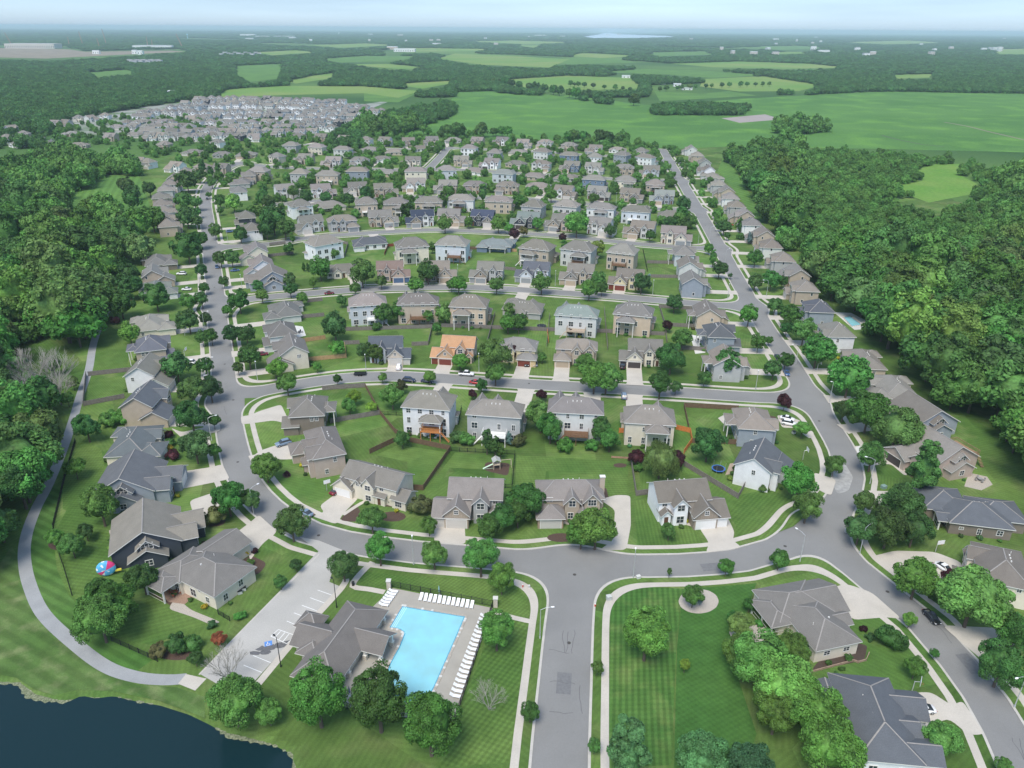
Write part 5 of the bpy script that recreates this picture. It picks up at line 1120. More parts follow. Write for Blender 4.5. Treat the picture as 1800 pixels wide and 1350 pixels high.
def in_any(px, py, polys):
    m = np.zeros(px.shape, bool)
    for q_ in polys: m |= inpoly(px, py, q_)
    return m
rg = np.random.default_rng(11)
def open_at(A, B, px, py):
    qx, qy, _ = proj(A, B, 11.5); mx_, my_, _ = proj(A, B, 5.5)
    return in_any(px, py, OPEN) | in_any(qx, qy, OPEN) | in_any(mx_, my_, OPEN)
def scatter(x0, x1, y0, y1, sp, jit=.42):
    xs = np.arange(x0, x1, sp); ys = np.arange(y0, y1, sp*.87); A, B = np.meshgrid(xs, ys, indexing='ij')
    A = A+((np.arange(len(ys)) % 2)*sp/2)[None, :]+rg.uniform(-jit, jit, A.shape)*sp; B = B+rg.uniform(-jit, jit, A.shape)*sp
    A = A.ravel(); B = B.ravel(); px, py, pz = proj(A, B); k = (pz > 5) & (px > -330) & (px < 2130); return A[k], B[k], px[k], py[k]
A, B, px, py = scatter(-420, 420, 60, 1100, 9.0)
hx_, hy_, _ = proj(A, B, 11.0)
hx2, hy2, _ = proj(A, B, 8.0)
k = (in_any(px, py, [WL, WR]) & in_any(hx2, hy2, [WL, WR]) & ~in_any(px, py, HOLES) & ~(in_any(hx_, hy_, HOLES[:3])) & (py > 250)) | (in_any(px, py, CLUMP) & in_any(hx2, hy2, CLUMP) & (py > 225))
dmin = np.sqrt(((hx[:, 0][None]-A[:, None])**2+(hx[:, 1][None]-B[:, None])**2).min(1)); k &= dmin > 12
A, B, px, py = A[k], B[k], px[k], py[k]
size = np.interp(rg.random(len(A)), [0, .55, 1], [4.2, 6.8, 11.0]); young = (px > 1400) & (py < 470) & (py > 260) & (px < 1760); size = np.where(young, rg.uniform(3.0, 4.6, len(A)), size)
order = np.argsort(-(size/np.hypot(A, B))*((px > -60) & (px < 1860) & (py < 1400)))
ind = order[:300]; rest = order[300:]
def forest_label(px_, py_, sh, cl):
    side = 'left' if px_ < 900 else 'right'
    if side == 'left': place_ = 'in the wood beside the footpath' if py_ > 560 else 'in the left wood below the striped field' if py_ > 400 else 'in the left wood beside the striped field'
    else: place_ = 'in the wood behind the right-hand house row' if py_ > 520 else 'in the right wood above the turquoise pool' if py_ > 400 else 'in the right wood near the clearing'
    return '%s %s tree %s' % (LW[cl], SHW[sh], place_)
for i in ind:
    sh = rnd.choice(('round', 'round', 'wide', 'oval')); cl = rnd.choice('dgggbbwd')
    e = tree_obj(A[i], B[i], float(size[i]), sh, {'d': 'g', 'g': 'g'}.get(cl, cl) if rnd.random() < .6 else cl, 'woodland_tree', lod=2 if math.hypot(A[i], B[i]) < 230 else 1)
    dw, ref = refnear(A[i], B[i], px[i], py[i]); l = '%s %s %s woodland tree %s the %s' % ('small' if size[i] < 4.4 else 'medium' if size[i] < 6.2 else 'large', LW[cl], SHW[sh], dw, ref)
    if len(l.split()) > 16: l = forest_label(px[i], py[i], sh, cl)
    tag(e, l, 'tree', 'woodland trees: '+l)
# everything further: one object of instanced crowns
lib = bpy.data.collections.new('crown_library'); libs = []
for v in range(5):
    sh = ('round', 'wide', 'round', 'oval', 'wide')[v]; me = crown_mesh(sh, 900+v, 1300, .12); me.transform(Matrix.Translation((0, 0, .75)))
    me.materials.clear(); c = ('d', 'g', 'g', 'd', 't')[v]; o = bpy.data.objects.new('crown_source', me); me.materials.append(M['leaf']); o.color = (*LEAF[c], 1); lib.objects.link(o)
def gn_scatter(name, P, S, Zs, label, cat):
    me = bpy.data.meshes.new(name); me.vertices.add(len(P)); me.vertices.foreach_set('co', np.asarray(P, np.float32).ravel())
    a = me.attributes.new('sc', 'FLOAT_VECTOR', 'POINT'); a.data.foreach_set('vector', np.stack([S, S, Zs], 1).astype(np.float32).ravel())
    a = me.attributes.new('idx', 'INT', 'POINT'); a.data.foreach_set('value', rg.integers(0, 5, len(P)).astype(np.int32))
    a = me.attributes.new('rot', 'FLOAT', 'POINT'); a.data.foreach_set('value', rg.uniform(0, 6.28, len(P)).astype(np.float32))
    o = mk(name, me); tag(o, label, cat, None, 'stuff')
    ng = bpy.data.node_groups.new(name, 'GeometryNodeTree'); ng.interface.new_socket('Geometry', in_out='INPUT', socket_type='NodeSocketGeometry'); ng.interface.new_socket('Geometry', in_out='OUTPUT', socket_type='NodeSocketGeometry')
    N_ = ng.nodes; L = ng.links; gi = N_.new('NodeGroupInput'); go = N_.new('NodeGroupOutput'); ip = N_.new('GeometryNodeInstanceOnPoints'); ci = N_.new('GeometryNodeCollectionInfo')
    ci.inputs['Collection'].default_value = lib; ci.inputs['Separate Children'].default_value = True; ci.inputs['Reset Children'].default_value = True
    def attr(nm, ty):
        q = N_.new('GeometryNodeInputNamedAttribute'); q.data_type = ty; q.inputs['Name'].default_value = nm; return q.outputs['Attribute']
    cx_ = N_.new('ShaderNodeCombineXYZ'); L.new(attr('rot', 'FLOAT'), cx_.inputs[2])
    L.new(gi.outputs[0], ip.inputs['Points']); L.new(ci.outputs[0], ip.inputs['Instance']); ip.inputs['Pick Instance'].default_value = True
    L.new(attr('idx', 'INT'), ip.inputs['Instance Index']); L.new(cx_.outputs[0], ip.inputs['Rotation']); L.new(attr('sc', 'FLOAT_VECTOR'), ip.inputs['Scale']); L.new(ip.outputs[0], go.inputs[0])
    md = o.modifiers.new('crowns', 'NODES'); md.node_group = ng; o.color = (.072, .175, .046, 1) if name == 'distant_woods' else (.104, .232, .050, 1); return o
gn_scatter('woodland_canopy', np.stack([A[rest], B[rest], np.zeros(len(rest))], 1), size[rest], size[rest]*rg.uniform(.8, 1.35, len(rest)), 'dense green woodland canopy on both sides of the estate', 'woodland')
if STUFFY:
    q_ = np.array([[t[0], t[1], 0, t[2]] for t in STUFFY]); gn_scatter('small_garden_trees', q_[:, :3], q_[:, 3], q_[:, 3]*1.1, 'small distant garden trees between the furthest houses', 'garden trees')
FP = []; FS = []; FZ = []
def far(y0, y1, sp, smin, smax, hmax):
    xr = y1*.80+200; A, B, px, py = scatter(-xr, xr, y0, y1, sp)
    open_ = open_at(A, B, px, py); k = ~open_ & (py < 262)
    ux, uy, _ = proj(A, B, 9.0); inc = in_any(px, py, CLUMP) & in_any(ux, uy, CLUMP); near_ = (py > 172) & (px > 640); k &= ~near_; k |= inc
    k &= ~((py > 262)); k &= ~((py > 225) & in_any(px, py, CLUMP))
    k &= ~((B < 1100) & in_any(px, py, [WL, WR]) & (py > 250)); k &= ~((px > 900) & (uy > 225) & ~inc)
    dm = np.ones(len(A))*99
    if y0 < 1200:
        for j in range(0, len(A), 4000): dm[j:j+4000] = np.sqrt(((hx[:, 0][None]-A[j:j+4000, None])**2+(hx[:, 1][None]-B[j:j+4000, None])**2).min(1))
        k &= (dm > 15)
    # open patches inside the far woods
    n_ = np.sin(A*.0021+1.3)*np.sin(B*.0013+.4)+np.sin(A*.0047+B*.0031)*.6
    if y0 > 1100: k &= (n_ > -.78) | (B < 1500)
    A, B = A[k], B[k]; S = rg.uniform(smin, smax, len(A)); FP.append(np.stack([A, B, np.zeros(len(A))], 1)); FS.append(S); FZ.append(np.minimum(S*1.05, hmax)*rg.uniform(.8, 1.15, len(A)))
far(560, 1200, 8.5, 4.0, 7.5, 6.2); far(1200, 2200, 11, 6, 9, 6); far(2200, 4200, 21, 11, 17, 6); far(4200, 9000, 50, 26, 42, 6.5); far(9000, 22000, 130, 70, 105, 8)
gn_scatter('distant_woods', np.concatenate(FP), np.concatenate(FS), np.concatenate(FZ), 'hazy green woods and hedgerows stretching to the horizon', 'woods')
# lone trees and hedge lines in the fields
def line_trees(s, n, r, lab):
    P = smooth_line(gpts(s), 10)
    for i in range(n):
        p = P[int(i*(len(P)-1)/max(1, n-1))]; rr_ = rnd.uniform(*r); cl = rnd.choice('dg'); e = tree_obj(p[0]+rnd.uniform(-4, 4), p[1]+rnd.uniform(-4, 4), rr_, 'round', cl, 'field_tree', lod=0)
        tag(e, '%s, %s from its left end' % (lab, ORD[i+1]), 'tree', lab)
line_trees('803,243 851,241', 2, (8, 9.5), 'tall dark tree at the field edge behind the house rows')
line_trees('745,238 790,240', 4, (4, 7), 'tree in the clump left of the tall field-edge trees')
line_trees('868,240 895,242', 4, (4, 6.5), 'tree right of the tall field-edge trees')
line_trees('1002,252 1098,252', 10, (4, 7), 'tree in the group at the field edge behind the estate')
line_trees('1000,152 1130,162 1240,156 1350,152', 26, (4, 6), 'hedge tree between the green field and the pale meadow')
line_trees('870,150 950,163 1000,172 1060,182 1110,186', 16, (6, 11), 'tree in the line crossing the big soybean field')
# ================================================================ CARS
def ring(x, z0, z1, hw, bev=.12):
    return [(x, -hw+bev, z0), (x, hw-bev, z0), (x, hw, z0+bev), (x, hw, z1-bev*1.3), (x, hw-bev*1.6, z1), (x, -hw+bev*1.6, z1), (x, -hw, z1-bev*1.3), (x, -hw, z0+bev)]
CARK = {  # body stations (x, z0, z1, half width), glasshouse stations, roof span
 'car': ([(-2.25, .35, .62, .70), (-2.1, .25, .80, .84), (-1.2, .22, .90, .89), (0, .22, .92, .90), (1.2, .22, .96, .89), (2.15, .25, .92, .84), (2.28, .38, .72, .70)],
         [(-1.15, .88, .92, .78), (-.45, .88, 1.36, .68), (.7, .88, 1.40, .68), (1.65, .88, .98, .76)], (-.35, .65, 1.40, 1.45)),
 'suv': ([(-2.35, .40, .75, .78), (-2.2, .30, 1.0, .90), (-1.2, .28, 1.08, .95), (0, .28, 1.10, .96), (1.6, .28, 1.12, .95), (2.3, .32, 1.08, .90), (2.4, .45, .85, .80)],
         [(-1.2, 1.05, 1.10, .84), (-.5, 1.05, 1.66, .76), (1.7, 1.05, 1.70, .76), (2.25, 1.05, 1.15, .84)], (-.4, 1.65, 1.69, 1.75)),
 'pickup': ([(-2.8, .5, .85, .82), (-2.65, .38, 1.08, .95), (-1.5, .35, 1.15, .99), (0, .35, 1.16, 1.0), (1.0, .35, 1.12, 1.0), (2.7, .38, 1.12, .98), (2.85, .5, 1.0, .95)],
         [(-1.35, 1.1, 1.16, .88), (-.75, 1.1, 1.78, .78), (.75, 1.1, 1.80, .78), (1.0, 1.1, 1.18, .86)], (-.65, .68, 1.79, 1.85))}
def car_meshes(k):
    body, gl, rf = CARK[k]
    q = MB(); q.loft([ring(*s) for s in body])
    if k == 'pickup': q.box(1.15, 2.7, -.78, .78, 1.0, 1.135, 1)
    b = q.mesh('body', [M['carpaint'], M['black']], True)
    q = MB(); q.loft([ring(x, a, c, h, .05) for x, a, c, h in gl]); g_ = q.mesh('windows', [M['glass']])
    q = MB(); q.box(rf[0], rf[1], -.64, .64, rf[2]-.03, rf[3]); r = q.mesh('roof_panel', [M['carpaint']])
    wr = .33 if k == 'car' else .39; q = MB(); q.bar((0, -.11, 0), (0, .11, 0), wr, n=16); t = q.mesh('tyre', [M['tyre']], False)
    q = MB(); q.bar((0, -.12, 0), (0, .12, 0), wr*.62, n=12); rm = q.mesh('rim', [M['rim']])
    q = MB(); q.box(-.06, .06, -.17, .17, -.07, .07); hl = q.mesh('headlight', [M['lamp']]); q = MB(); q.box(-.05, .05, -.15, .15, -.09, .09); tl = q.mesh('tail_light', [M['red']])
    return b, g_, r, t, rm, hl, tl, wr
CC = {'white': (.78, .79, .8), 'black': (.015, .016, .02), 'grey': (.17, .18, .19), 'silver': (.45, .47, .49), 'blue': (.06, .12, .26), 'navy': (.025, .035, .07), 'maroon': (.16, .015, .03), 'red': (.40, .03, .03), 'steel blue': (.18, .25, .34)}
def vehicle(px, py, kind, col, px2, py2, lab):
    """px2,py2: a pixel the front points at"""
    p = at(px, py, .6); q_ = at(px2, py2, .6); a = math.atan2(q_.y-p.y, q_.x-p.x)+math.pi
    b, g_, r, t, rm, hl, tl, wr = cached(('car', kind), lambda: car_meshes(kind))
    onr = GX0 < p.x < GX1 and road_sdf(p.x, p.y) < 0
    e = empty({'car': 'parked_car', 'suv': 'parked_suv', 'pickup': 'pickup_truck'}[kind], (p.x, p.y, ROADZ if onr else .03), a)
    mk('body', b, e, CC[col]); mk('windows', g_, e); mk('roof_panel', r, e, CC[col])
    L_ = CARK[kind][0][-1][0]
    for sx in (-1, 1):
        for sy in (-1, 1):
            w_ = mk('wheel', None, e, None, (sx*L_*.62, sy*(CARK[kind][0][3][3]-.09), wr)); mk('tyre', t, w_); mk('rim', rm, w_)
    z = CARK[kind][0][1][2]-.18
    for sy in (-1, 1): mk('headlight', hl, e, None, (-L_+.08, sy*.58, z)); mk('tail_light', tl, e, None, (L_-.03, sy*.62, z+.05))
    tag(e, lab, {'car': 'car', 'suv': 'car', 'pickup': 'pickup'}[kind], 'vehicles parked around the estate')
for v in (
 (498,779,'suv','steel blue',480,784,'blue-grey car at the garage of the pinkish tan house'), (592,862,'car','maroon',603,855,'dark red car on the drive of the cream many-gabled house'),
 (538,901,'car','steel blue',522,893,'grey-blue car parked on the bend behind a round street tree'), (701,645,'suv','white',703,637,'white car nearest the street on the blue-roofed house drive'),
 (706,632,'car','silver',707,627,'silver car behind the white one by the blue-roofed house'), (719,668,'suv','navy',730,669,'dark blue van parked on the first cross street'),
 (751,669,'car','navy',760,670,'navy car parked behind a street tree on the first cross street'), (820,657,'pickup','white',835,658,'white pickup parked opposite the orange-roofed house'),
 (836,671,'car','red',845,672,'red car half hidden beside the first cross street'), (461,622,'car','maroon',470,621,'maroon car on the drive of the cream gable-end house'),
 (926,639,'suv','black',926,650,'black car on the left of the yellow house drive'), (941,639,'car','grey',941,650,'dark grey car on the right of the yellow house drive'),
 (1094,643,'pickup','black',1093,630,'black pickup outside the dark brown garage doors'), (1097,696,'suv','steel blue',1096,688,'blue-grey car behind the beige house by the street'),
 (1384,735,'car','white',1394,737,'upper white car beside the blue-grey house'), (1387,744,'suv','white',1398,746,'lower white car beside the blue-grey house'),
 (1383,655,'car','blue',1388,664,'blue car parked at the kerb near the first cross street corner'), (1367,627,'car','navy',1372,635,'dark car beneath the kerbside tree on the right-hand street'),
 (1660,998,'car','white',1672,1006,'white car with dark stripes on the broad drive at right'), (1638,1083,'car','black',1650,1096,'black car driving on the right-hand street'),
 (1765,1129,'suv','black',1775,1126,'black car on the drive at the right edge'), (1622,1246,'car','white',1612,1246,'white car outside the slate-roofed house at bottom right'),
 (332,637,'suv','white',322,637,'white car on the drive of the white gable-end house'), (319,481,'suv','white',310,481,'white car on the drive of the tan gabled house'),
 (328,508,'car','white',318,508,'white car outside the pale green-roofed house'), (413,475,'car','blue',423,474,'blue car on the drive of the white stepped-gable house'),
 (381,468,'car','blue',382,475,'blue car parked on the right kerb of the main street'), (404,407,'suv','blue',412,406,'blue car on a drive right of the main street'),
 (362,663,'car','silver',362,655,'silver car parked under the kerb trees of the main street'), (828,491,'car','white',829,482,'white car left of the three parked together'),
 (840,489,'pickup','black',841,480,'black truck in the middle of the three parked together'), (850,491,'car','grey',851,482,'grey car right of the three parked together'),
 (770,488,'car','steel blue',770,480,'grey-blue car beside the brown double garage'), (981,405,'suv','black',981,398,'black car on a drive of the third cross street'),
 (579,515,'car','maroon',590,514,'maroon car driving along the second cross street'), (669,397,'car','grey',669,390,'dark car left of three on a far drive'), (677,395,'suv','white',677,388,'white car in the middle of three on a far drive'),
 (686,397,'car','grey',686,390,'grey car right of three on a far drive'), (1283,395,'car','red',1295,395,'red car on a drive of the right-hand street'), (405,310,'suv','white',412,306,'white car on the upper bend of the main street'),
 (412,302,'pickup','white',420,298,'white box van on the upper bend of the main street'), (1163,355,'car','black',1163,350,'black car outside the fourth cross street end house'), (364,349,'car','black',364,356,'black car on the upper left main street'),
 (1376,552,'suv','navy',1372,546,'dark blue car on a drive of the right-hand street'), (399,310,'car','white',405,306,'second white car along the upper bend kerb'), (965,307,'car','white',975,307,'white car on the fifth cross street')):
    vehicle(*v)
# ================================================================ STREET LAMPS
def lamp_meshes(arm, dark):
    h = 7.6; m_ = M['black'] if dark else M['metal']; q = MB(); q.bar((0, 0, 0), (0, 0, h), .11, 0, .06, 8); q.bar((0, 0, 0), (0, 0, .5), .17, 0, .15, 8); p = q.mesh('pole', [m_])
    q = MB(); 
    if arm: q.bar((0, 0, h-.1), (1.0, 0, h+.35), .05, 0, .045); q.bar((1.0, 0, h+.35), (2.1, 0, h+.45), .045, 0, .04)
    else: q.bar((0, 0, h-.1), (.35, 0, h+.1), .05, 0, .045)
    a = q.mesh('arm', [m_]); q = MB(); x = 2.1 if arm else .35; q.loft([[(x+dx, y*w_, h+(.47 if arm else .12)+z*t_) for y, z in ((-1, -1), (1, -1), (1, .4), (.5, 1), (-.5, 1), (-1, .4))] for dx, w_, t_ in ((0, .08, .05), (.15, .17, .09), (.55, .17, .08), (.72, .08, .04))])
    hd = q.mesh('lamp_head', [M['white'] if not dark else M['black']]); return p, a, hd
def street_lamp(px, py, dx, dy, arm=True, dark=False):
    p = at(px, py, 0); q_ = at(px+dx, py+dy, 0); a = math.atan2(q_.y-p.y, q_.x-p.x); e = empty('street_lamp', (p.x, p.y, 0), a)
    P_, A_, H_ = cached(('lamp', arm, dark), lambda: lamp_meshes(arm, dark)); mk('pole', P_, e); mk('arm', A_, e); mk('lamp_head', H_, e)
    dw, ref = refnear(p.x, p.y, px, py); f = lambda a_: '%s street lamp %s the %s' % (a_, dw, ref)
    c = 'dark' if dark else 'tall steel' if arm else 'slim steel'
    tag(e, uniq(f, [c, c+' kerbside', 'grey']), 'street lamp', 'street lamps')
for v in ((446,904,12,-6), (372,774,10,-2), (367,664,10,0), (360,579,8,0), (354,513,8,0), (350,457,8,0), (949,1122,12,-1), (1406,987,-10,-6), (1511,973,8,-4), (1783,1243,-12,4), (1529,850,-10,-2), (1247,422,8,-2), (1274,464,8,-2), (1347,521,-8,0), (1399,640,-8,0)):
    street_lamp(*v)
for v in ((453,669,3,5), (644,656,0,8), (842,654,0,8), (727,992,0,-8), (1113,1015,0,-8), (1328,685,0,6), (1458,707,-6,0), (1147,519,0,5), (1279,526,0,5), (1227,430,0,5), (805,491,0,5), (976,502,0,5), (824,402,0,5), (958,411,0,5), (643,502,0,5), (401,427,0,5), (426,509,0,5), (569,402,0,4), (694,404,0,4), (1095,418,0,4), (1040,411,0,4), (772,349,0,4), (968,343,0,4), (1083,357,0,4)):
    street_lamp(*v, arm=False)
street_lamp(494, 1172, -6, -5, False, True); street_lamp(592, 1068, -6, -5, False, True)
# ================================================================ FENCES
def fence(s, lab, kind='wood', col=(.16, .13, .11), h=1.7, cat='fence', name=None):
    P = [Vector((p.x, p.y)) for p in gpts(s)]; c = P[0]; e = empty(name or ('wooden_fence' if kind == 'wood' else 'iron_fence'), (c.x, c.y, 0)); q = MB(); q2 = MB(); posts = []
    for a, b in zip(P[:-1], P[1:]):
        A = a-c; B = b-c; L_ = (B-A).length; d = (B-A)/L_
        n = max(1, round(L_/2.4))
        if kind == 'wood':
            q.beam(A, B, .05, .08, h, 0); q.beam(A, B, .12, h-.05, h+.03, 0); q.beam(A, B, .11, .5, .6, 0)
        else:
            q.beam(A, B, .05, h-.1, h-.04, 0); q.beam(A, B, .05, .12, .18, 0)
            m_ = int(L_/.22)
            for k in range(m_): p = A+d*(k*.22); q.box(p.x-.02, p.x+.02, p.y-.02, p.y+.02, .05, h, 0)
        for k in range(n+1): posts.append(A+d*(L_*k/n))
    mk('fence_panel', q.mesh('fence_panel', [M['wood'] if kind == 'wood' else M['black']]), e, col)
    pm = cached(('post', kind, h), lambda: (lambda z: (z.box(-.07, .07, -.07, .07, 0, h+.12, 0), z.mesh('post', [M['wood'] if kind == 'wood' else M['black']]))[1])(MB()))
    for p in posts[:60]: mk('post', pm, e, col, (p.x, p.y, 0))
    tag(e, lab, cat, 'garden fences'); return e
GY = (.20, .18, .165); BR = (.15, .10, .065); TN = (.42, .28, .15); RD_ = (.22, .06, .035); OG = (.55, .20, .06)
FEN = [('567,686 642,681', 'grey board fence behind the brown corner house along the street', GY), ('642,681 668,729 694,761 720,777 792,792', 'long brown fence bending behind the tall white house', BR),
 ('581,744 668,729', 'grey fence between the brown corner house and pinkish tan house', GY), ('650,798 692,778', 'short brown fence behind the cream many-gabled house', BR),
 ('792,792 744,862 719,861', 'dark brown fence left of the grey pointed-gable house yard', BR), ('1108,807 1118,872 1148,868', 'grey-brown fence left of the white shuttered house', GY),
 ('1088,761 1103,761', 'short orange fence left of the beige house', OG), ('1188,755 1213,761 1216,778 1202,798', 'orange fence curving right of the beige house', OG),
 ('1210,754 1202,716 1297,721', 'brown fence behind the blue-grey house with two white cars', BR), ('1217,779 1321,782', 'low brown fence under the large dark round tree', BR),
 ('1202,819 1297,877 1311,852', 'grey fence between the white shuttered house and the white bend house', GY), ('530,602 572,596', 'upper new tan fence beside the cream gable-end house', TN),
 ('531,636 609,629 606,609', 'lower new tan fence beside the cream gable-end house', TN), ('508,562 570,556', 'grey fence behind the broad-hipped corner house', GY), ('540,532 567,529', 'short grey fence above the broad-hipped corner house patio', GY),
 ('600,582 760,577 753,606', 'grey fence behind the light blue house lawn', GY), ('604,606 632,605', 'grey fence left of the blue-roofed stone house', GY), ('724,608 752,607', 'grey fence right of the blue-roofed stone house', GY),
 ('676,449 682,434 692,433', 'red-brown fence left of the beige third-street house', RD_), ('716,454 748,454', 'red-brown fence behind the red-brown-roofed house', RD_), ('606,452 612,430 594,427', 'grey fence right of the white balcony house', GY),
 ('474,432 502,429', 'grey fence beside the cream corner house', GY), ('472,452 516,447', 'grey fence beside the white stepped-gable house', GY), ('776,575 884,579 960,582 1064,585 1168,590', 'longest grey fence between the first and second cross streets', GY),
 ('870,554 856,606', 'grey fence right of the two-level porch house', GY), ('966,556 961,610', 'grey fence between the wide grey and blue-green roofed houses', GY), ('1062,546 1068,616', 'grey fence left of the peach house with central porch', GY),
 ('962,585 964,603', 'short new orange fence panel behind the yellow house', OG), ('1160,545 1168,572 1172,604', 'grey fence right of the peach house with central porch', GY), ('1158,541 1218,545', 'grey fence along the second cross street corner yard', GY),
 ('1180,574 1240,577', 'grey fence behind the blue house with white patio', GY), ('1198,614 1250,618', 'grey fence below the white patio', GY), ('1137,463 1188,464', 'upper ranch fence left of the right-hand corner houses', GY),
 ('1144,488 1202,489', 'lower ranch fence above the striped corner lawn', GY), ('816,438 852,439', 'tan fence left of the blue third-street house', BR), ('896,442 908,443', 'short tan fence right of the blue third-street house', TN),
 ('796,456 826,456', 'red-brown fence behind the brown-garage tan house', RD_), ('886,474 906,476', 'grey fence left of the pale blue white-trimmed house', GY), ('156,661 231,653', 'upper grey fence running from path to white gable-end house', GY),
 ('147,714 219,700', 'lower grey fence running from path to tan slate-roofed house', GY), ('152,661 147,714', 'grey fence beside the path closing the striped yard', GY)]
for s, l, c in FEN: fence(s, l, 'wood', c)
IR = [('668,729 711,731', 'black iron fence behind the tall white house'), ('811,719 806,747', 'short black iron fence right of the tall white house'), ('794,793 905,799 900,858 876,858', 'black iron fence around the play area yard'),
 ('133,778 114,842 94,928 97,955 113,1000 127,1047', 'black iron fence along the footpath behind the slate houses'), ('197,1127 277,1163', 'black iron fence beside the footpath below the light green tree'), ('384,1080 404,1092', 'short black iron fence beside the cream ranch house'),
 ('1130,440 1138,478', 'black iron fence right of the last third-street house')]
for s, l in IR: fence(s, l, 'iron', None, 1.3)
fence('687,1031 866,1066 797,1276 588,1243', 'black iron fence around the pool deck', 'iron', None, 1.6)
# ================================================================ POOL, CLUBHOUSE, FURNITURE
def pool(s, lab, name='swimming_pool', z=.06):
    P = gpts(s, z); c = P[0]; e = empty(name, (c.x, c.y, 0)); q = MB(); q.face([(p.x-c.x, p.y-c.y, z+.012) for p in P])
    wm_ = bpy.data.materials.get('pool_water') or mat('pool_water', (.27, .57, .63), rough=.06, var=.07, scale=.25, c2=(.26, .60, .70), spec=.5, bump=.25)
    mk('water', q.mesh('water', [wm_]), e); q = MB(); n = len(P); rr_ = random.Random(5)
    for i in range(n):
        a, b = P[i], P[(i+1) % n]; L_ = (b-a).length; m_ = max(1, int(L_/.55))
        for k in range(m_):
            u = a.lerp(b, k/m_)-c; v = a.lerp(b, (k+.9)/m_)-c; q.beam(u, v, rr_.uniform(.42, .62), 0, z+rr_.uniform(.07, .12), rr_.choice((0, 0, 1)))
    q2 = MB(); area = sum(P[i].x*P[(i+1) % n].y-P[(i+1) % n].x*P[i].y for i in range(n))
    for i in range(n):
        a, b = P[i]-c, P[(i+1) % n]-c; d = (b-a).normalized(); nn = Vector((-d.y, d.x, 0))*(.38 if area > 0 else -.38); q2.beam(a+nn, b+nn, .16, z+.013, z+.03+.0007*i)
    mk('tile_line', q2.mesh('tile_line', [bpy.data.materials.get('pool_tile') or mat('pool_tile', (.06, .30, .48), var=.15, scale=3)]), e)
    mk('coping', q.mesh('coping', [M['gravel'], M['conc2']]), e); tag(e, lab, 'swimming pool'); return e, P, c
e, P_, c_ = pool('706,1064 820,1083 807,1114 767,1206 748,1242 694,1234 672,1200 683,1167 699,1138 709,1113 700,1107 682,1104', 'large turquoise community pool on a concrete deck')
q = MB()
for k in range(4):
    a = at(706+3*k, 1066+.6*k, .06); b = at(684+3*k, 1103+.6*k, .06); q.beam(a-c_, b-c_, .12, .07, .085+.002*k, 0)
mk('pool_steps', q.mesh('pool_steps', [mat('wet_step', (.5, .78, .88), var=.05)]), e)
sheet('pool_deck', '1466,549 1496,550 1521,563 1530,578 1502,580', .03, M['conc2'])
pool('1482,558 1494,555 1515,571 1497,574', 'small turquoise garden pool behind the white house at right', z=.04)
# clubhouse
A0 = at(645, 1065, 3); B0 = at(562, 1180, 3); ax = (B0-A0); L0 = ax.length; ang = math.atan2(ax.y, ax.x)
cl = empty('clubhouse', (A0.x, A0.y, 0), ang)     # local +x runs down the building, +y to the right-hand (pool) side after rotation
BL = [(0, 21.5, -4.6, 4.6, 3.1, 'hip', .62), (5.5, 11.5, 2, 9.2, 3.1, 'gy', .62), (7.5, 14.5, -9.2, -2, 3.0, 'gy', .62), (11.0, 16.0, -7.0, -2.5, 2.9, 'hip', .5), (5.2, 9.6, -11.4, -6.5, 3.0, 'hip', .8)]
q = MB(); [wall_geo(q, b[0]+.6, b[1]-.6, b[2]+.6, b[3]-.6, *b[4:]) for b in BL[:1]+BL[2:4]]; mk('wall', q.mesh('wall', [M['wall']]), cl, (.48, .45, .38))
q = MB(); [roof_geo(q, *b, o=.3) for b in BL]; mk('roof', q.mesh('roof', [M['roof'], M['trim'], M['ridge']]), cl, (.168, .156, .146))
for x, y in ((6, 8.6), (11, 8.6), (6, 5.2), (11, 5.2), (.8, 4.2), (16, 4.3), (20.8, 4.3), (5.6, -11), (9.2, -11)):
    q = MB(); q.box(-.38, .38, -.38, .38, 0, 1.2, 0); q.box(-.25, .25, -.25, .25, 1.2, 3.0, 1); q.box(-.42, .42, -.42, .42, 1.2, 1.28, 1); mk('stone_column', q.mesh('stone_column', [M['stone'], M['trim']]), cl, (.55, .50, .42), (x, y, 0))
for x in (2.5, 13.5, 17.5): g_ = mk('window', win_glass(1.4, 1.3, 0), cl, None, (x, 4.0, 1.7), math.pi); mk('window_frame', win_frame(1.4, 1.3), g_)
d_ = mk('door', cached(('door',), lambda: None), cl, (.3, .28, .24), (15.6, 4.02, 0), math.pi)
tag(cl, 'long taupe-roofed clubhouse with stone columns between car park and pool', 'clubhouse')
hx_c = (A0.x, A0.y)
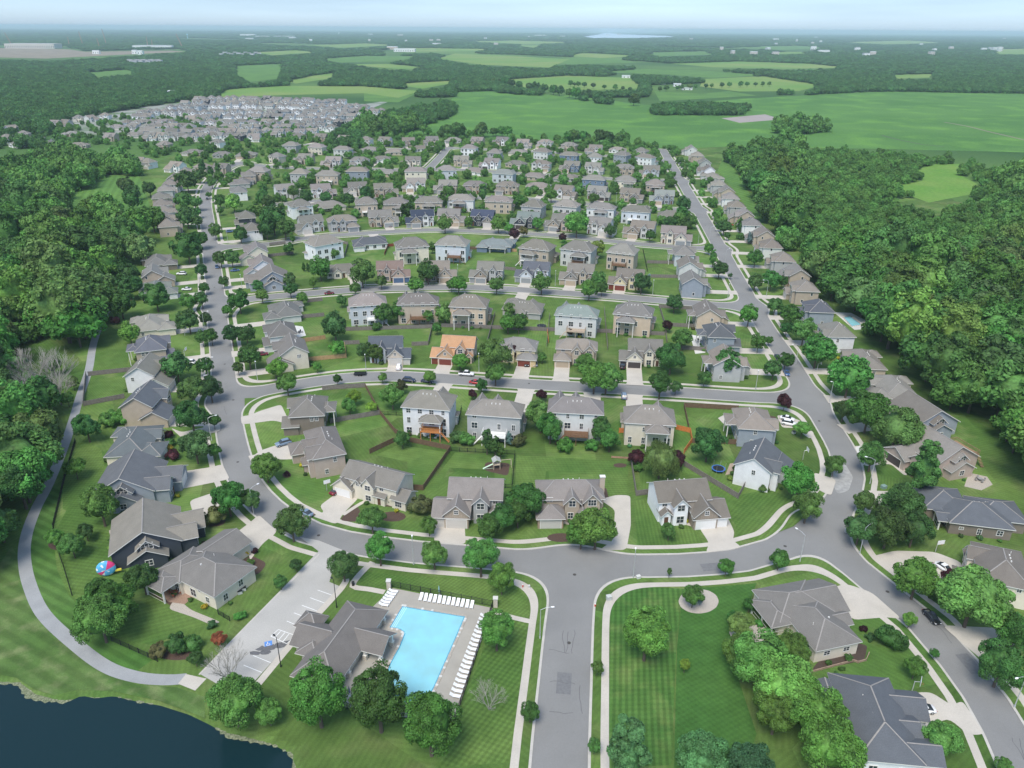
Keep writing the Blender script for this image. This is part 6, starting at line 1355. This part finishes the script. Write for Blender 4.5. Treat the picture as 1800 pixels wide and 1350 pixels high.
# sun loungers
def lounger_meshes():
    q = MB(); q.box(-.32, .32, -.05, 1.25, .30, .36, 0); s = q.mesh('seat', [M['white']]); q = MB(); q.face([(-.32, 0, .36), (.32, 0, .36), (.32, -.62, .72), (-.32, -.62, .72)]); q.face([(-.32, -.62, .66), (.32, -.62, .66), (.32, 0, .30), (-.32, 0, .30)])
    q.face([(-.32, 0, .30), (-.32, 0, .36), (-.32, -.62, .72), (-.32, -.62, .66)]); q.face([(.32, 0, .30), (.32, -.62, .66), (.32, -.62, .72), (.32, 0, .36)]); q.face([(-.32, -.62, .66), (-.32, -.62, .72), (.32, -.62, .72), (.32, -.62, .66)]); b = q.mesh('backrest', [M['white']])
    q = MB(); q.box(-.03, .03, -.03, .03, 0, .3, 0); return s, b, q.mesh('leg', [M['white']])
LS, LB, LG = lounger_meshes()
def lounger(p, a, lab, grp):
    e = empty('sun_lounger', (p.x, p.y, .05), a, 1.12); mk('seat', LS, e); mk('backrest', LB, e)
    for x in (-.27, .27):
        for y in (-.02, 1.15): mk('leg', LG, e, None, (x, y, 0))
    tag(e, lab, 'sun lounger', grp)
def lrow(a, b, n, rot, side, grp):
    for i in range(n):
        p = at(*a).lerp(at(*b), i/(n-1)); lounger(p, rot+rnd.uniform(-.05, .05), 'white sun lounger, %s from the %s' % (ORD[i+1], side), grp)
vpool = at(765, 1210)-at(820, 1083); ap = math.atan2(vpool.y, vpool.x)
lrow((741, 1050), (830, 1064), 12, math.pi-.12, 'left along the upper edge of the pool deck', 'white loungers along the top of the pool')
lrow((850, 1085), (797, 1225), 19, ap, 'top down the right side of the pool deck', 'white loungers down the right of the pool')
lrow((689, 1041), (672, 1065), 6, ap+.1, 'top beside the clubhouse on the pool deck', 'white loungers beside the clubhouse')
# closed parasols, bins
def closed_parasol(px, py, col, lab):
    p = at(px, py, 0); e = empty('closed_parasol', (p.x, p.y, .05)); q = MB(); q.bar((0, 0, 0), (0, 0, 2.6), .03, 0, .03); q.bar((0, 0, 0), (0, 0, .12), .3, 0, .25, 10); mk('pole', q.mesh('pole', [M['metal']]), e)
    q = MB(); q.bar((0, 0, 1.0), (0, 0, 2.0), .20, 0, .13, 8); q.bar((0, 0, 2.0), (0, 0, 2.6), .13, 0, .03, 8); mk('canopy', q.mesh('canopy', [M['paint']]), e, col); tag(e, lab, 'parasol')
closed_parasol(664, 1086, (.05, .06, .08), 'closed dark parasol near the clubhouse porch'); closed_parasol(772, 1046, (.25, .42, .45), 'closed pale teal parasol behind the upper lounger row')
closed_parasol(597, 1187, (.03, .03, .05), 'closed dark parasol beside the clubhouse wall'); closed_parasol(615, 1224, (.10, .13, .2), 'closed blue parasol at the lower left of the deck')
for i, (a, b) in enumerate(((684, 1035), (871, 1066))):
    p = at(a, b); e = empty('stone_pillar', (p.x, p.y, 0)); q = MB(); q.box(-.45, .45, -.45, .45, 0, 2.3, 0); mk('pillar', q.mesh('pillar', [M['stone']]), e, (.5, .46, .4)); q = MB(); q.box(-.55, .55, -.55, .55, 2.3, 2.45, 0); mk('cap', q.mesh('cap', [M['conc2']]), e)
    tag(e, 'stone fence pillar at the upper %s corner of the pool deck' % ('left', 'right')[i], 'pillar')
p = at(621, 1029); e = empty('litter_bin', (p.x, p.y, 0)); q = MB(); q.bar((0, 0, 0), (0, 0, .95), .3, 0, .33, 12); mk('bin', q.mesh('bin', [M['black']]), e); q = MB(); q.bar((0, 0, .95), (0, 0, 1.05), .36, 0, .2, 12); mk('lid', q.mesh('lid', [M['black']]), e); tag(e, 'dark litter bin at the pool entrance path corner', 'bin')
# trampolines
def trampoline(px, py, r, col, lab, net=True):
    p = at(px, py, .9); e = empty('trampoline', (p.x, p.y, 0)); q = MB(); n = 24
    q.face([(r*.86*math.cos(2*math.pi*i/n), r*.86*math.sin(2*math.pi*i/n), .88) for i in range(n)]); mk('jumping_mat', q.mesh('jumping_mat', [M['black']]), e); q = MB()
    for i in range(n):
        a0, a1 = 2*math.pi*i/n, 2*math.pi*(i+1)/n; q.face([(r*.84*math.cos(a0), r*.84*math.sin(a0), .92), (r*1.02*math.cos(a0), r*1.02*math.sin(a0), .92), (r*1.02*math.cos(a1), r*1.02*math.sin(a1), .92), (r*.84*math.cos(a1), r*.84*math.sin(a1), .92)])
        q.face([(r*1.02*math.cos(a0), r*1.02*math.sin(a0), .80), (r*1.02*math.cos(a1), r*1.02*math.sin(a1), .80), (r*1.02*math.cos(a1), r*1.02*math.sin(a1), .92), (r*1.02*math.cos(a0), r*1.02*math.sin(a0), .92)])
    mk('safety_pad', q.mesh('safety_pad', [M['paint']]), e, col)
    for i in range(6):
        a0 = i*math.pi/3; q = MB(); q.bar((r*math.cos(a0), r*math.sin(a0), 0), (r*1.05*math.cos(a0), r*1.05*math.sin(a0), 2.5 if net else .9), .03); mk('leg', q.mesh('leg', [M['black'] if not net else M['metal']]), e)
    tag(e, lab, 'trampoline')
trampoline(1263, 823, 1.9, (.05, .16, .50), 'round blue-edged trampoline on the lawn by the white house'); trampoline(952, 572, 1.9, (.02, .02, .025), 'dark trampoline behind the wide grey house')
# play set on its mulch square
p = at(868, 826); e = empty('play_set', (p.x, p.y, .02), R(12)); wdm = (.50, .42, .33)
q = MB(); [q.box(x-.08, x+.08, y-.08, y+.08, 0, 3.0, 0) for x in (0, 1.8) for y in (0, 1.8)]; q.box(-.1, 1.9, -.1, 1.9, 1.4, 1.5, 0); q.bar((1.8, .9, 2.4), (5.2, .9, 2.4), .08); q.bar((5.2, .1, 0), (5.2, .9, 2.4), .07); q.bar((5.2, 1.7, 0), (5.2, .9, 2.4), .07); mk('frame', q.mesh('frame', [M['wood']]), e, wdm)
q = MB(); roof_geo(q, .2, 1.6, .2, 1.6, 3.0, 'gy', .6); mk('tower_roof', q.mesh('tower_roof', [M['roof'], M['trim'], M['ridge']]), e, (.4, .42, .4))
for sx in (2.6, 3.4, 4.2): q = MB(); q.bar((sx-.2, .9, 2.4), (sx-.2, .9, .6), .015); q.bar((sx+.2, .9, 2.4), (sx+.2, .9, .6), .015); q.box(sx-.22, sx+.22, .78, 1.02, .55, .6); mk('swing', q.mesh('swing', [M['black']]), e)
q = MB(); q.face([(-.1, .6, 1.45), (-.1, 1.2, 1.45), (-3.0, 1.2, .25), (-3.0, .6, .25)]); q.box(-3.0, -.1, .55, .6, .2, .3); mk('slide', q.mesh('slide', [mat('slide_plastic', (.55, .72, .55))]), e); tag(e, 'wooden climbing frame with slide and swings on dark mulch', 'play set')
# basketball hoops
def hoop(px, py, rot, lab):
    p = at(px, py, 0); e = empty('basketball_hoop', (p.x, p.y, 0), R(rot)); q = MB(); q.bar((0, 0, 0), (0, 0, 3.0), .08); q.bar((0, 0, 2.9), (0, -.9, 3.3), .05); mk('pole', q.mesh('pole', [M['metal']]), e); q = MB(); q.box(-.9, .9, -.95, -.9, 2.9, 4.0); mk('backboard', q.mesh('backboard', [M['white']]), e)
    q = MB(); n = 12
    for i in range(n): a0, a1 = 2*math.pi*i/n, 2*math.pi*(i+1)/n; q.bar((.23*math.cos(a0), -1.25+.23*math.sin(a0), 3.05), (.23*math.cos(a1), -1.25+.23*math.sin(a1), 3.05), .015, n=4)
    mk('rim', q.mesh('rim', [mat('hoop_red', (.5, .1, .04))]), e); tag(e, lab, 'basketball hoop')
hoop(1644, 970, 10, 'basketball hoop beside the broad drive at right'); hoop(1602, 1218, 60, 'basketball hoop above the white car at bottom right'); hoop(575, 863, 30, 'basketball hoop left of the dark red car'); hoop(1411, 808, 90, 'basketball hoop on the lawn of the white bend house')
hoop(1329, 622, 80, 'basketball hoop beside the right-hand street near the first crossing'); hoop(325, 590, 90, 'basketball hoop on the lawn below the blue-hipped tan house'); hoop(1436, 652, 80, 'basketball hoop on the lawn across the right-hand street'); hoop(325, 628, 90, 'basketball hoop left of the white car by the white gable-end house')
# big round inflatable leaning on the light green tree
p = at(190, 1012, 0); e = empty('inflatable_toy', (p.x, p.y, 0), R(20)); q = MB(); nu, nv = 20, 7
G_ = [[(2.1*math.cos(2*math.pi*u/nu)*math.sin(math.pi*v/nv), .75*math.cos(math.pi*v/nv), 2.1+2.0*math.sin(2*math.pi*u/nu)*math.sin(math.pi*v/nv)) for u in range(nu)] for v in range(nv+1)]
for v in range(nv):
    for u in range(nu):
        m_ = 1 if u in (1, 2, 3, 11, 12) else 2 if (u+v*3) % 7 == 0 else 0
        q.face([G_[v][u], G_[v][(u+1) % nu], G_[v+1][(u+1) % nu], G_[v+1][u]], m_)
mk('panels', q.mesh('panels', [mat('toy_blue', (.12, .45, .78), rough=.35), mat('toy_pink', (.72, .06, .22), rough=.35), M['white']], True), e); q = MB(); q.box(1.7, 3.0, -.2, .2, .9, 1.3); mk('handle', q.mesh('handle', [mat('toy_yellow', (.75, .62, .08))]), e); tag(e, 'round blue and pink inflatable toy on the striped back lawn', 'inflatable toy')
# raised beds, patio sets, utility boxes, hydrants, bins, play bits
def raised(px, py, w_, d_, rot, lab):
    p = at(px, py); e = empty('raised_bed', (p.x, p.y, 0), R(rot)); q = MB()
    for a in ((-w_/2, w_/2, -d_/2, -d_/2+.12), (-w_/2, w_/2, d_/2-.12, d_/2), (-w_/2, -w_/2+.12, -d_/2+.12, d_/2-.12), (w_/2-.12, w_/2, -d_/2+.12, d_/2-.12)): q.box(*a, 0, .45)
    mk('frame', q.mesh('frame', [M['white']]), e); q = MB(); q.box(-w_/2+.12, w_/2-.12, -d_/2+.12, d_/2-.12, 0, .34); mk('soil', q.mesh('soil', [M['mulch']]), e); tag(e, lab, 'raised bed', 'white raised beds')
raised(724, 760, 1.6, 1.6, 20, 'small white raised bed, left of three behind the white house'); raised(742, 764, 3.2, 1.6, -12, 'long white raised bed, middle of three behind the white house'); raised(761, 768, 2.6, 1.5, -8, 'white raised bed, right of three behind the white house')
def boxy(name, px, py, s, m_, lab, cat, grp=None, lidm=None):
    p = at(px, py); e = empty(name, (p.x, p.y, 0), R(rnd.uniform(0, 30))); q = MB(); q.box(-s[0]/2, s[0]/2, -s[1]/2, s[1]/2, 0, s[2]); mk('cabinet', q.mesh('cabinet', [m_]), e); q = MB(); q.box(-s[0]/2-.05, s[0]/2+.05, -s[1]/2-.05, s[1]/2+.05, s[2], s[2]+.08); mk('lid', q.mesh('lid', [lidm or m_]), e); tag(e, lab, cat, grp)
ub = mat('utility_green', (.20, .30, .27)); ac = mat('air_unit', (.5, .52, .5))
boxy('utility_box', 1070, 1054, (1.0, .9, 1.0), ac, 'pale utility box beside the pavement right of the entry road', 'utility box'); boxy('utility_box', 1122, 1016, (.9, .7, .6), M['conc2'], 'white utility box on the verge by the T junction lamp', 'utility box')
boxy('utility_box', 1553, 858, (1.3, 1.1, .8), ub, 'green transformer box on the lawn above the blue-slate ranch', 'utility box'); boxy('utility_box', 1487, 936, (.6, .5, .9), ac, 'small grey utility box at the right junction corner', 'utility box')
boxy('utility_box', 930, 1034, (.3, .3, .8), M['conc2'], 'slim white marker post on the pool corner lawn', 'utility box')
for a, b, l in ((308, 967, 'air conditioner beside the dark slate house wall'), (429, 1037, 'air conditioner beside the cream ranch side wall'), (422, 1043, 'second air conditioner beside the cream ranch side wall'), (1395, 762, 'air conditioner beside the blue-grey two-car house'), (1322, 769, 'white air conditioner below the blue-grey house wall')):
    boxy('air_conditioner', a, b, (.9, .9, .8), ac, l, 'air conditioner', None, M['black'])
def hydrant(px, py, lab):
    p = at(px, py); e = empty('fire_hydrant', (p.x, p.y, 0)); q = MB(); q.bar((0, 0, 0), (0, 0, .65), .13, 0, .12, 10); q.bar((-.22, 0, .45), (.22, 0, .45), .07); mk('barrel', q.mesh('barrel', [mat('hydrant_paint', (.6, .08, .05))]), e); q = MB(); q.bar((0, 0, .65), (0, 0, .82), .15, 0, .05, 10); mk('bonnet', q.mesh('bonnet', [M['white']]), e); tag(e, lab, 'fire hydrant')
hydrant(1046, 1066, 'red hydrant on the verge right of the entry road'); hydrant(919, 1032, 'red and white hydrant near the pool corner pavement')
def patio_set(px, py, lab, col, par=False):
    p = at(px, py); e = empty('patio_table', (p.x, p.y, .03), rnd.uniform(0, 3)); q = MB(); q.bar((0, 0, .70), (0, 0, .75), .65, n=14); mk('tabletop', q.mesh('tabletop', [M['paint']]), e, col)
    for k in range(4): q = MB(); a = k*1.57+.78; q.bar((.4*math.cos(a), .4*math.sin(a), 0), (.4*math.cos(a), .4*math.sin(a), .7), .03); mk('leg', q.mesh('leg', [M['black']]), e)
    tag(e, lab, 'table')
    for k in range(4):
        a = k*1.57; c = empty('patio_chair', (p.x+1.1*math.cos(a), p.y+1.1*math.sin(a), .03), a-math.pi/2); q = MB(); q.box(-.25, .25, -.25, .25, .38, .44); mk('seat', q.mesh('seat', [M['paint']]), c, col); q = MB(); q.box(-.25, .25, .2, .26, .44, .95); mk('backrest', q.mesh('backrest', [M['paint']]), c, col)
        for sx in (-.2, .2):
            for sy in (-.2, .2): q = MB(); q.box(sx-.02, sx+.02, sy-.02, sy+.02, 0, .38); mk('leg', q.mesh('leg', [M['black']]), c)
        tag(c, '%s chair at the %s' % (('left', 'rear', 'right', 'front')[k] if False else ('first', 'second', 'third', 'fourth')[k], lab), 'chair', 'chairs at the '+lab)
patio_set(212, 940, 'white patio table behind the dark slate house', (.7, .7, .72)); patio_set(1228, 600, 'dark patio table on the bright white patio', (.03, .03, .035)); patio_set(309, 1044, 'rust-coloured patio table under the cream ranch porch', (.3, .1, .05)); patio_set(527, 585, 'dark patio table on the patio by the white hip-roofed house', (.03, .03, .03)); patio_set(1722, 845, 'grey patio table on the round stone patio', (.3, .3, .3))
for i, s in enumerate(('1213,588 1235,592 1240,620 1222,622', '516,572 532,574 538,590 520,594', '196,925 222,930 226,950 200,960', '1238,634 1252,634 1256,655 1244,656')): sheet('patio', s, .026+.001*i, M['conc2'])
# trailer, retaining walls, sign
p = at(633, 657, .4); e = empty('flatbed_trailer', (p.x, p.y, ROADZ), R(3)); q = MB(); q.box(-2.2, 2.2, -.95, .95, .55, .68); q.box(-2.2, 2.2, -1.0, -.93, .68, 1.0); q.box(-2.2, 2.2, .93, 1.0, .68, 1.0); q.bar((-2.2, 0, .55), (-3.4, 0, .5), .06); mk('bed', q.mesh('bed', [M['black']]), e)
for sy in (-1, 1):
    for sx in (-.4, .5): q = MB(); q.bar((sx, sy*1.02-.1, .35), (sx, sy*1.02+.1, .35), .35, n=14); mk('wheel', q.mesh('wheel', [M['tyre']]), e)
tag(e, 'dark flatbed trailer parked on the first cross street', 'trailer')
fence('1075,805 1108,807', 'low reddish retaining wall below the beige house garden', 'wood', (.4, .24, .17), .6, 'wall', 'retaining_wall'); fence('542,817 552,824 566,820', 'curved grey stone retaining wall beside the pinkish tan house', 'wood', (.38, .38, .37), .6, 'wall', 'retaining_wall')
fence('1425,1183 1500,1163 1508,1166 1522,1162 1527,1150', 'curved brown stone retaining wall beside the beige ranch', 'wood', (.36, .26, .2), .5, 'wall', 'retaining_wall')
# ================================================================ FAR THINGS
def farbox(name, px, py, w_, d_, h, col, lab, cat, rot=0, roofc=(.6, .62, .63), grp=None):
    h = h*1.35+5 if py < 120 else h; p = at(px, py, 0); e = empty(name, (p.x, p.y, 0), R(rot)); q = MB(); q.box(-w_/2, w_/2, -d_/2, d_/2, 0, h); mk('wall', q.mesh('wall', [M['paint']]), e, col); q = MB(); roof_geo(q, -w_/2, w_/2, -d_/2, d_/2, h, 'gx' if w_ < 90 else 'hip', .15 if w_ < 90 else .03, o=.6); mk('roof', q.mesh('roof', [M['paint'], M['trim'], M['trim']]), e, roofc)
    q = MB(); n = max(2, int(w_/9))
    for i in range(n): x = -w_/2+w_*(i+.5)/n; q.box(x-1.2, x+1.2, -d_/2-.12, -d_/2+.1, h*.15, h*.6)
    mk('windows', q.mesh('windows', [M['glass']]), e); tag(e, lab, cat, grp)
PW = (.75, .76, .74)
farbox('warehouse', 60, 85, 260, 90, 14, (.55, .53, .47), 'long beige warehouse under construction at the far left', 'building', 3, (.55, .54, .5)); farbox('warehouse', 270, 86, 200, 60, 10, PW, 'long white warehouse with blue end at the far building site', 'building', 12)
farbox('site_office', 170, 95, 30, 14, 7, PW, 'small white block at the front of the far building site', 'building'); farbox('storage_tent', 238, 95, 22, 18, 8, PW, 'left white storage tent at the building site', 'building'); farbox('storage_tent', 248, 96, 22, 18, 8, PW, 'right white storage tent at the building site', 'building')
farbox('large_building', 437, 64, 190, 90, 16, PW, 'brightest white far building left of centre on the skyline', 'building'); farbox('large_building', 462, 66, 160, 60, 9, (.6, .62, .62), 'grey-white building right of the brightest skyline one', 'building'); farbox('large_building', 500, 66, 240, 60, 9, (.55, .58, .6), 'long pale building on the left skyline', 'building'); farbox('large_building', 950, 64, 200, 60, 12, PW, 'white building left of the distant lake', 'building')
farbox('school_building', 712, 91, 110, 50, 8, PW, 'large white-roofed building beyond the pale meadows', 'building', 0, (.75, .75, .74)); farbox('school_building', 690, 87, 60, 30, 7, (.6, .5, .42), 'tan block beside the large white-roofed building', 'building'); farbox('farm_building', 768, 80, 60, 25, 7, PW, 'small white building right of the white-roofed one', 'building')
farbox('barn', 1160, 148, 36, 16, 6, PW, 'long white barn of the farm beyond the soybean field', 'barn'); farbox('barn', 1178, 144, 24, 14, 6, (.6, .66, .72), 'pale blue-roofed barn of the farm beyond the field', 'barn', 0, (.5, .6, .72)); farbox('farmhouse', 1190, 152, 16, 10, 6, PW, 'white farmhouse right of the long barn', 'house'); farbox('farm_building', 1207, 158, 22, 8, 4, PW, 'low white shed in front of the farmhouse', 'shed'); farbox('farm_building', 1100, 137, 20, 12, 6, PW, 'white shed left of the farm among trees', 'shed')
farbox('country_house', 1528, 135, 20, 12, 6, PW, 'white house at the wood edge beyond the field', 'house'); farbox('country_house', 1478, 134, 26, 12, 5, (.6, .6, .58), 'pale house left of the white wood-edge house', 'house'); farbox('country_house', 1447, 94, 60, 25, 8, PW, 'bright white building in the woods at right', 'building'); farbox('country_house', 95, 158, 22, 12, 6, PW, 'white house among trees at the upper left', 'house', 20); farbox('country_house', 306, 168, 16, 14, 8, PW, 'white round-roofed barn beside the upper left lane', 'barn')
for i in range(26):
    x = 230+i*4.0 if i < 14 else 390+(i-14)*6; y = 112+(i % 3)*1.2 if i < 14 else 97+(i % 3)*1.6
    farbox('country_house', x, y, 16, 12, 6, (.55, .57, .58) if i % 2 else (.45, .47, .49), 'pale house, %s from left in the far row among the upper left woods' % ORD[i+1] if i < 14 else 'pale house, %s from left in the far row beyond the pale field' % ORD[i-13], 'house', rnd.uniform(-20, 20), (.28, .27, .27), 'far pale houses')
rf_ = random.Random(21); SK = []
for i in range(46):
    y = rf_.choice((60, 63, 66, 70, 75, 80, 90, 100))+rf_.uniform(-1.5, 1.5); SK.append((rf_.uniform(420, 1780) if y < 85 else rf_.uniform(1250, 1780), y))
for i, (x, y) in enumerate(sorted(SK)):
    farbox('distant_building', x, y, rf_.uniform(25, 90) if y < 72 else rf_.uniform(16, 34), rf_.uniform(14, 30), rf_.uniform(9, 14), rf_.choice((PW, (.6, .62, .62), (.55, .5, .45))), 'pale building, %s from left among those scattered below the horizon' % ORD[i+1], 'building', rf_.uniform(-15, 15), rf_.choice(((.7, .72, .73), (.3, .3, .3))), 'buildings scattered below the horizon')
def water_tower(px, py, h, col, lab):
    p = at(px, py, 0); e = empty('water_tower', (p.x, p.y, 0)); q = MB(); q.bar((0, 0, 0), (0, 0, h*.7), 3.0, 0, 2.2, 12); mk('column', q.mesh('column', [M['paint']]), e, col); q = MB(); n = 16
    rings = [[(r_*math.cos(2*math.pi*i/n), r_*math.sin(2*math.pi*i/n), h*.66+z_) for i in range(n)] for r_, z_ in ((2.2, 0), (7, 3), (9, 6.5), (8.5, 9.5), (5, 12), (.5, 13))]; q.loft(rings); mk('tank', q.mesh('tank', [M['paint']], True), e, col); tag(e, lab, 'water tower')
water_tower(330, 68, 48, (.35, .6, .75), 'pale blue water tower on the left skyline'); water_tower(596, 63, 50, PW, 'thin white water tower left of centre on the skyline'); water_tower(1594, 66, 48, PW, 'white water tower on the right skyline')
def crane(px, py, h, lean, lab):
    p = at(px, py, 0); e = empty('tower_crane', (p.x, p.y, 0)); q = MB(); t = Vector((lean*h, 0, h))
    for dx, dy in ((-1.2, -1.2), (1.2, -1.2), (1.2, 1.2), (-1.2, 1.2)): q.bar((dx, dy, 3), (t.x+dx*.3, dy*.3, t.z), .8, n=4)
    for k in range(9): a = Vector((0, 0, 3)).lerp(t, k/9); b = Vector((0, 0, 3)).lerp(t, (k+1)/9); q.bar((a.x-1, -1, a.z), (b.x+.8, -.8, b.z), .5, n=4)
    mk('boom', q.mesh('boom', [mat('crane_paint', (.42, .24, .16))]), e); q = MB(); q.box(-3.5, 3.5, -3, 3, 0, 3.5); mk('cab', q.mesh('cab', [M['paint']]), e, (.6, .3, .05)); tag(e, lab, 'crane', 'cranes on the far building site')
for i, (a, b, h, ln) in enumerate(((22, 82, 75, -.35), (146, 80, 80, -.12), (187, 78, 95, -.12), (122, 80, 50, 0), (175, 84, 50, -.1), (260, 82, 55, 0), (268, 82, 40, .05), (321, 84, 75, -.35))): crane(a, b, h, ln, 'lattice crane, %s from left over the far building site' % ORD[i+1])
# muddy, weedy shore of the pond: a ragged ribbon lying over the water's edge
q = MB(); rr_ = random.Random(9); PL = smooth_line([Vector((p[0], p[1])) for p in POND[1:23]], .6); ws = []
for i, p in enumerate(PL): ws.append(max(.05, .25+.5*math.sin(i*.061)+.35*math.sin(i*.19+1)+rr_.uniform(-.3, .3)))
for i in range(1, len(PL)-2):
    def edge(j, w_):
        a = PL[j+1]-PL[j-1]; n = Vector((-a.y, a.x)).normalized() if a.length > 1e-6 else Vector((0, 1))
        if not inpoly(np.array([PL[j].x+n.x*1.5]), np.array([PL[j].y+n.y*1.5]), POND)[0]: n = -n
        return PL[j]+n*w_, PL[j]-n*.5
    a0, b0 = edge(i, ws[i]); a1, b1 = edge(i+1, ws[i+1]); q.face([(a0.x, a0.y, -.405), (a1.x, a1.y, -.405), (b1.x, b1.y, -.28), (b0.x, b0.y, -.28)])
tag(mk('pond_weed', q.mesh('pond_weed', [mat('algae', (.12, .15, .075), var=.3, scale=2.5, fine=(9, .25), c2=(.22, .23, .15))])), 'pale floating weed and reeds along the pond edge', 'pond weed', None, 'stuff')
# haze
hb = MB(); hb.box(-40000, 40000, -2500, 40000, -4.0, 130)
hz = bpy.data.materials.new('haze'); hz.use_nodes = True; n = hz.node_tree.nodes; n.clear(); om = n.new('ShaderNodeOutputMaterial'); pv_ = n.new('ShaderNodeVolumePrincipled')
pv_.inputs['Color'].default_value = (.60, .77, .88, 1); pv_.inputs['Density'].default_value = HAZE; pv_.inputs['Anisotropy'].default_value = -.1
hz.node_tree.links.new(pv_.outputs[0], om.inputs['Volume'])
o = mk('haze', hb.mesh('haze', [hz])); tag(o, 'pale blue summer haze over the whole landscape', 'haze', None, 'stuff'); o.color = (1, 1, 1, 1)
